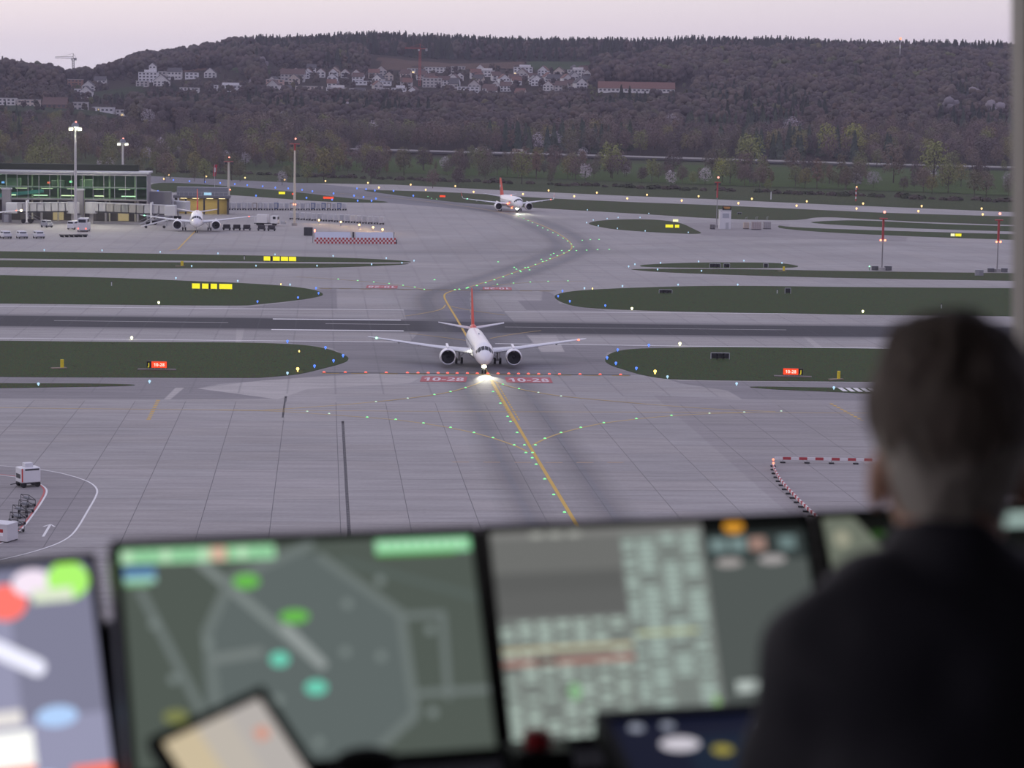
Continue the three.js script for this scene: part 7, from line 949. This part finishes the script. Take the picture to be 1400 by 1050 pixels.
  // hair: full on top, clipped short and grey at the sides and nape
  const hairF = (x, y, z) => { const up = smooth(y, HY - 0.05, HY + 0.06), strand = 0.0022 * noise3(x * 46, y * 16, z * 46) + 0.0035 * noise3(x * 18, y * 12, z * 18); let d = ell(x, y, z, [0, HY + 0.012, HZ + 0.002], [0.0775 + 0.006 + 0.010 * up, 0.098 + 0.022 * up, 0.099 + 0.008 * up]); d = smin(d, ell(x, y, z, [-0.01, HY + 0.098, HZ - 0.01], [0.05, 0.026, 0.06]), 0.03); d = smin(d, ell(x, y, z, [0, HY - 0.065, HZ + 0.03], [0.056, 0.055, 0.045]), 0.025); d += strand; const face = (z - (HZ - 0.055 + 0.5 * Math.max(0, y - HY - 0.03))) , low = y - (HY - 0.098); d = Math.max(d, -low); const front = -(z - (HZ - 0.052)) - 0.9 * Math.max(0, y - HY - 0.045); d = Math.max(d, front); for (const s of [-1, 1]) d = Math.max(d, -ell(x, y, z, [s * 0.086, HY - 0.055, HZ + 0.0], [0.022, 0.04, 0.026])); return d; };
  const hg = isosurface(about(hairF), [0, HY + 0.02, HZ + 0.005], 0.17, 100), hp = hg.attributes.position, hc = new Float32Array(hp.count * 3);
  for (let i = 0; i < hp.count; i++) { const x = hp.getX(i), y = hp.getY(i), z = hp.getZ(i), n = noise3(x * 60, y * 14, z * 60) * 0.5 + noise3(x * 22, y * 9, z * 22) * 0.5, side = smooth(Math.abs(x), 0.02, 0.075), g = clamp(smooth(HY + 0.016 - y + 0.028 * n, 0, 0.045) * (0.4 + 0.6 * side) + 0.10 * n, 0, 1); const c = [lerp(0.17, 0.78, g), lerp(0.134, 0.73, g), lerp(0.114, 0.65, g)]; hc.set(c, 3 * i); }
  hg.setAttribute('color', new THREE.BufferAttribute(hc, 3));
  const hair = new THREE.Mesh(hg, mat([1, 1, 1], 0.7, 0, { vertexColors: true })); hair.name = 'hair'; hair.castShadow = hair.receiveShadow = true; man.add(hair);
}
{ const t = thing('office_chair', 'black swivel chair under the seated man', 'chair', [0.505, FLOOR, -2.66], 1 * R);
  mesh('seat', rbox(0.48, 0.08, 0.46, 0.035, 0, 0.475, -0.03), CABDARK, t); mesh('backrest', rbox(0.42, 0.36, 0.06, 0.03, 0, 0.76, 0.235, 0, 0.12), CABDARK, t); mesh('back_arm', beam([0, 0.45, 0.16], [0, 0.7, 0.275], 0.06, 0.02), BEZEL, t); mesh('column', cyl(0.03, 0.025, 0.36, 0, 0.26, 0, 14), STEEL, t);
  for (let k = 0; k < 5; k++) { const a = k * 1.2566, x = Math.cos(a) * 0.3, z = Math.sin(a) * 0.3; mesh('base_arm', beam([0, 0.1, 0], [x, 0.075, z], 0.05, 0.03), BEZEL, t); mesh('caster', at(new THREE.CylinderGeometry(0.03, 0.03, 0.045, 14).rotateZ(Math.PI / 2), x, 0.03, z), TYRE, t); } }

renderer.render(scene, camera);
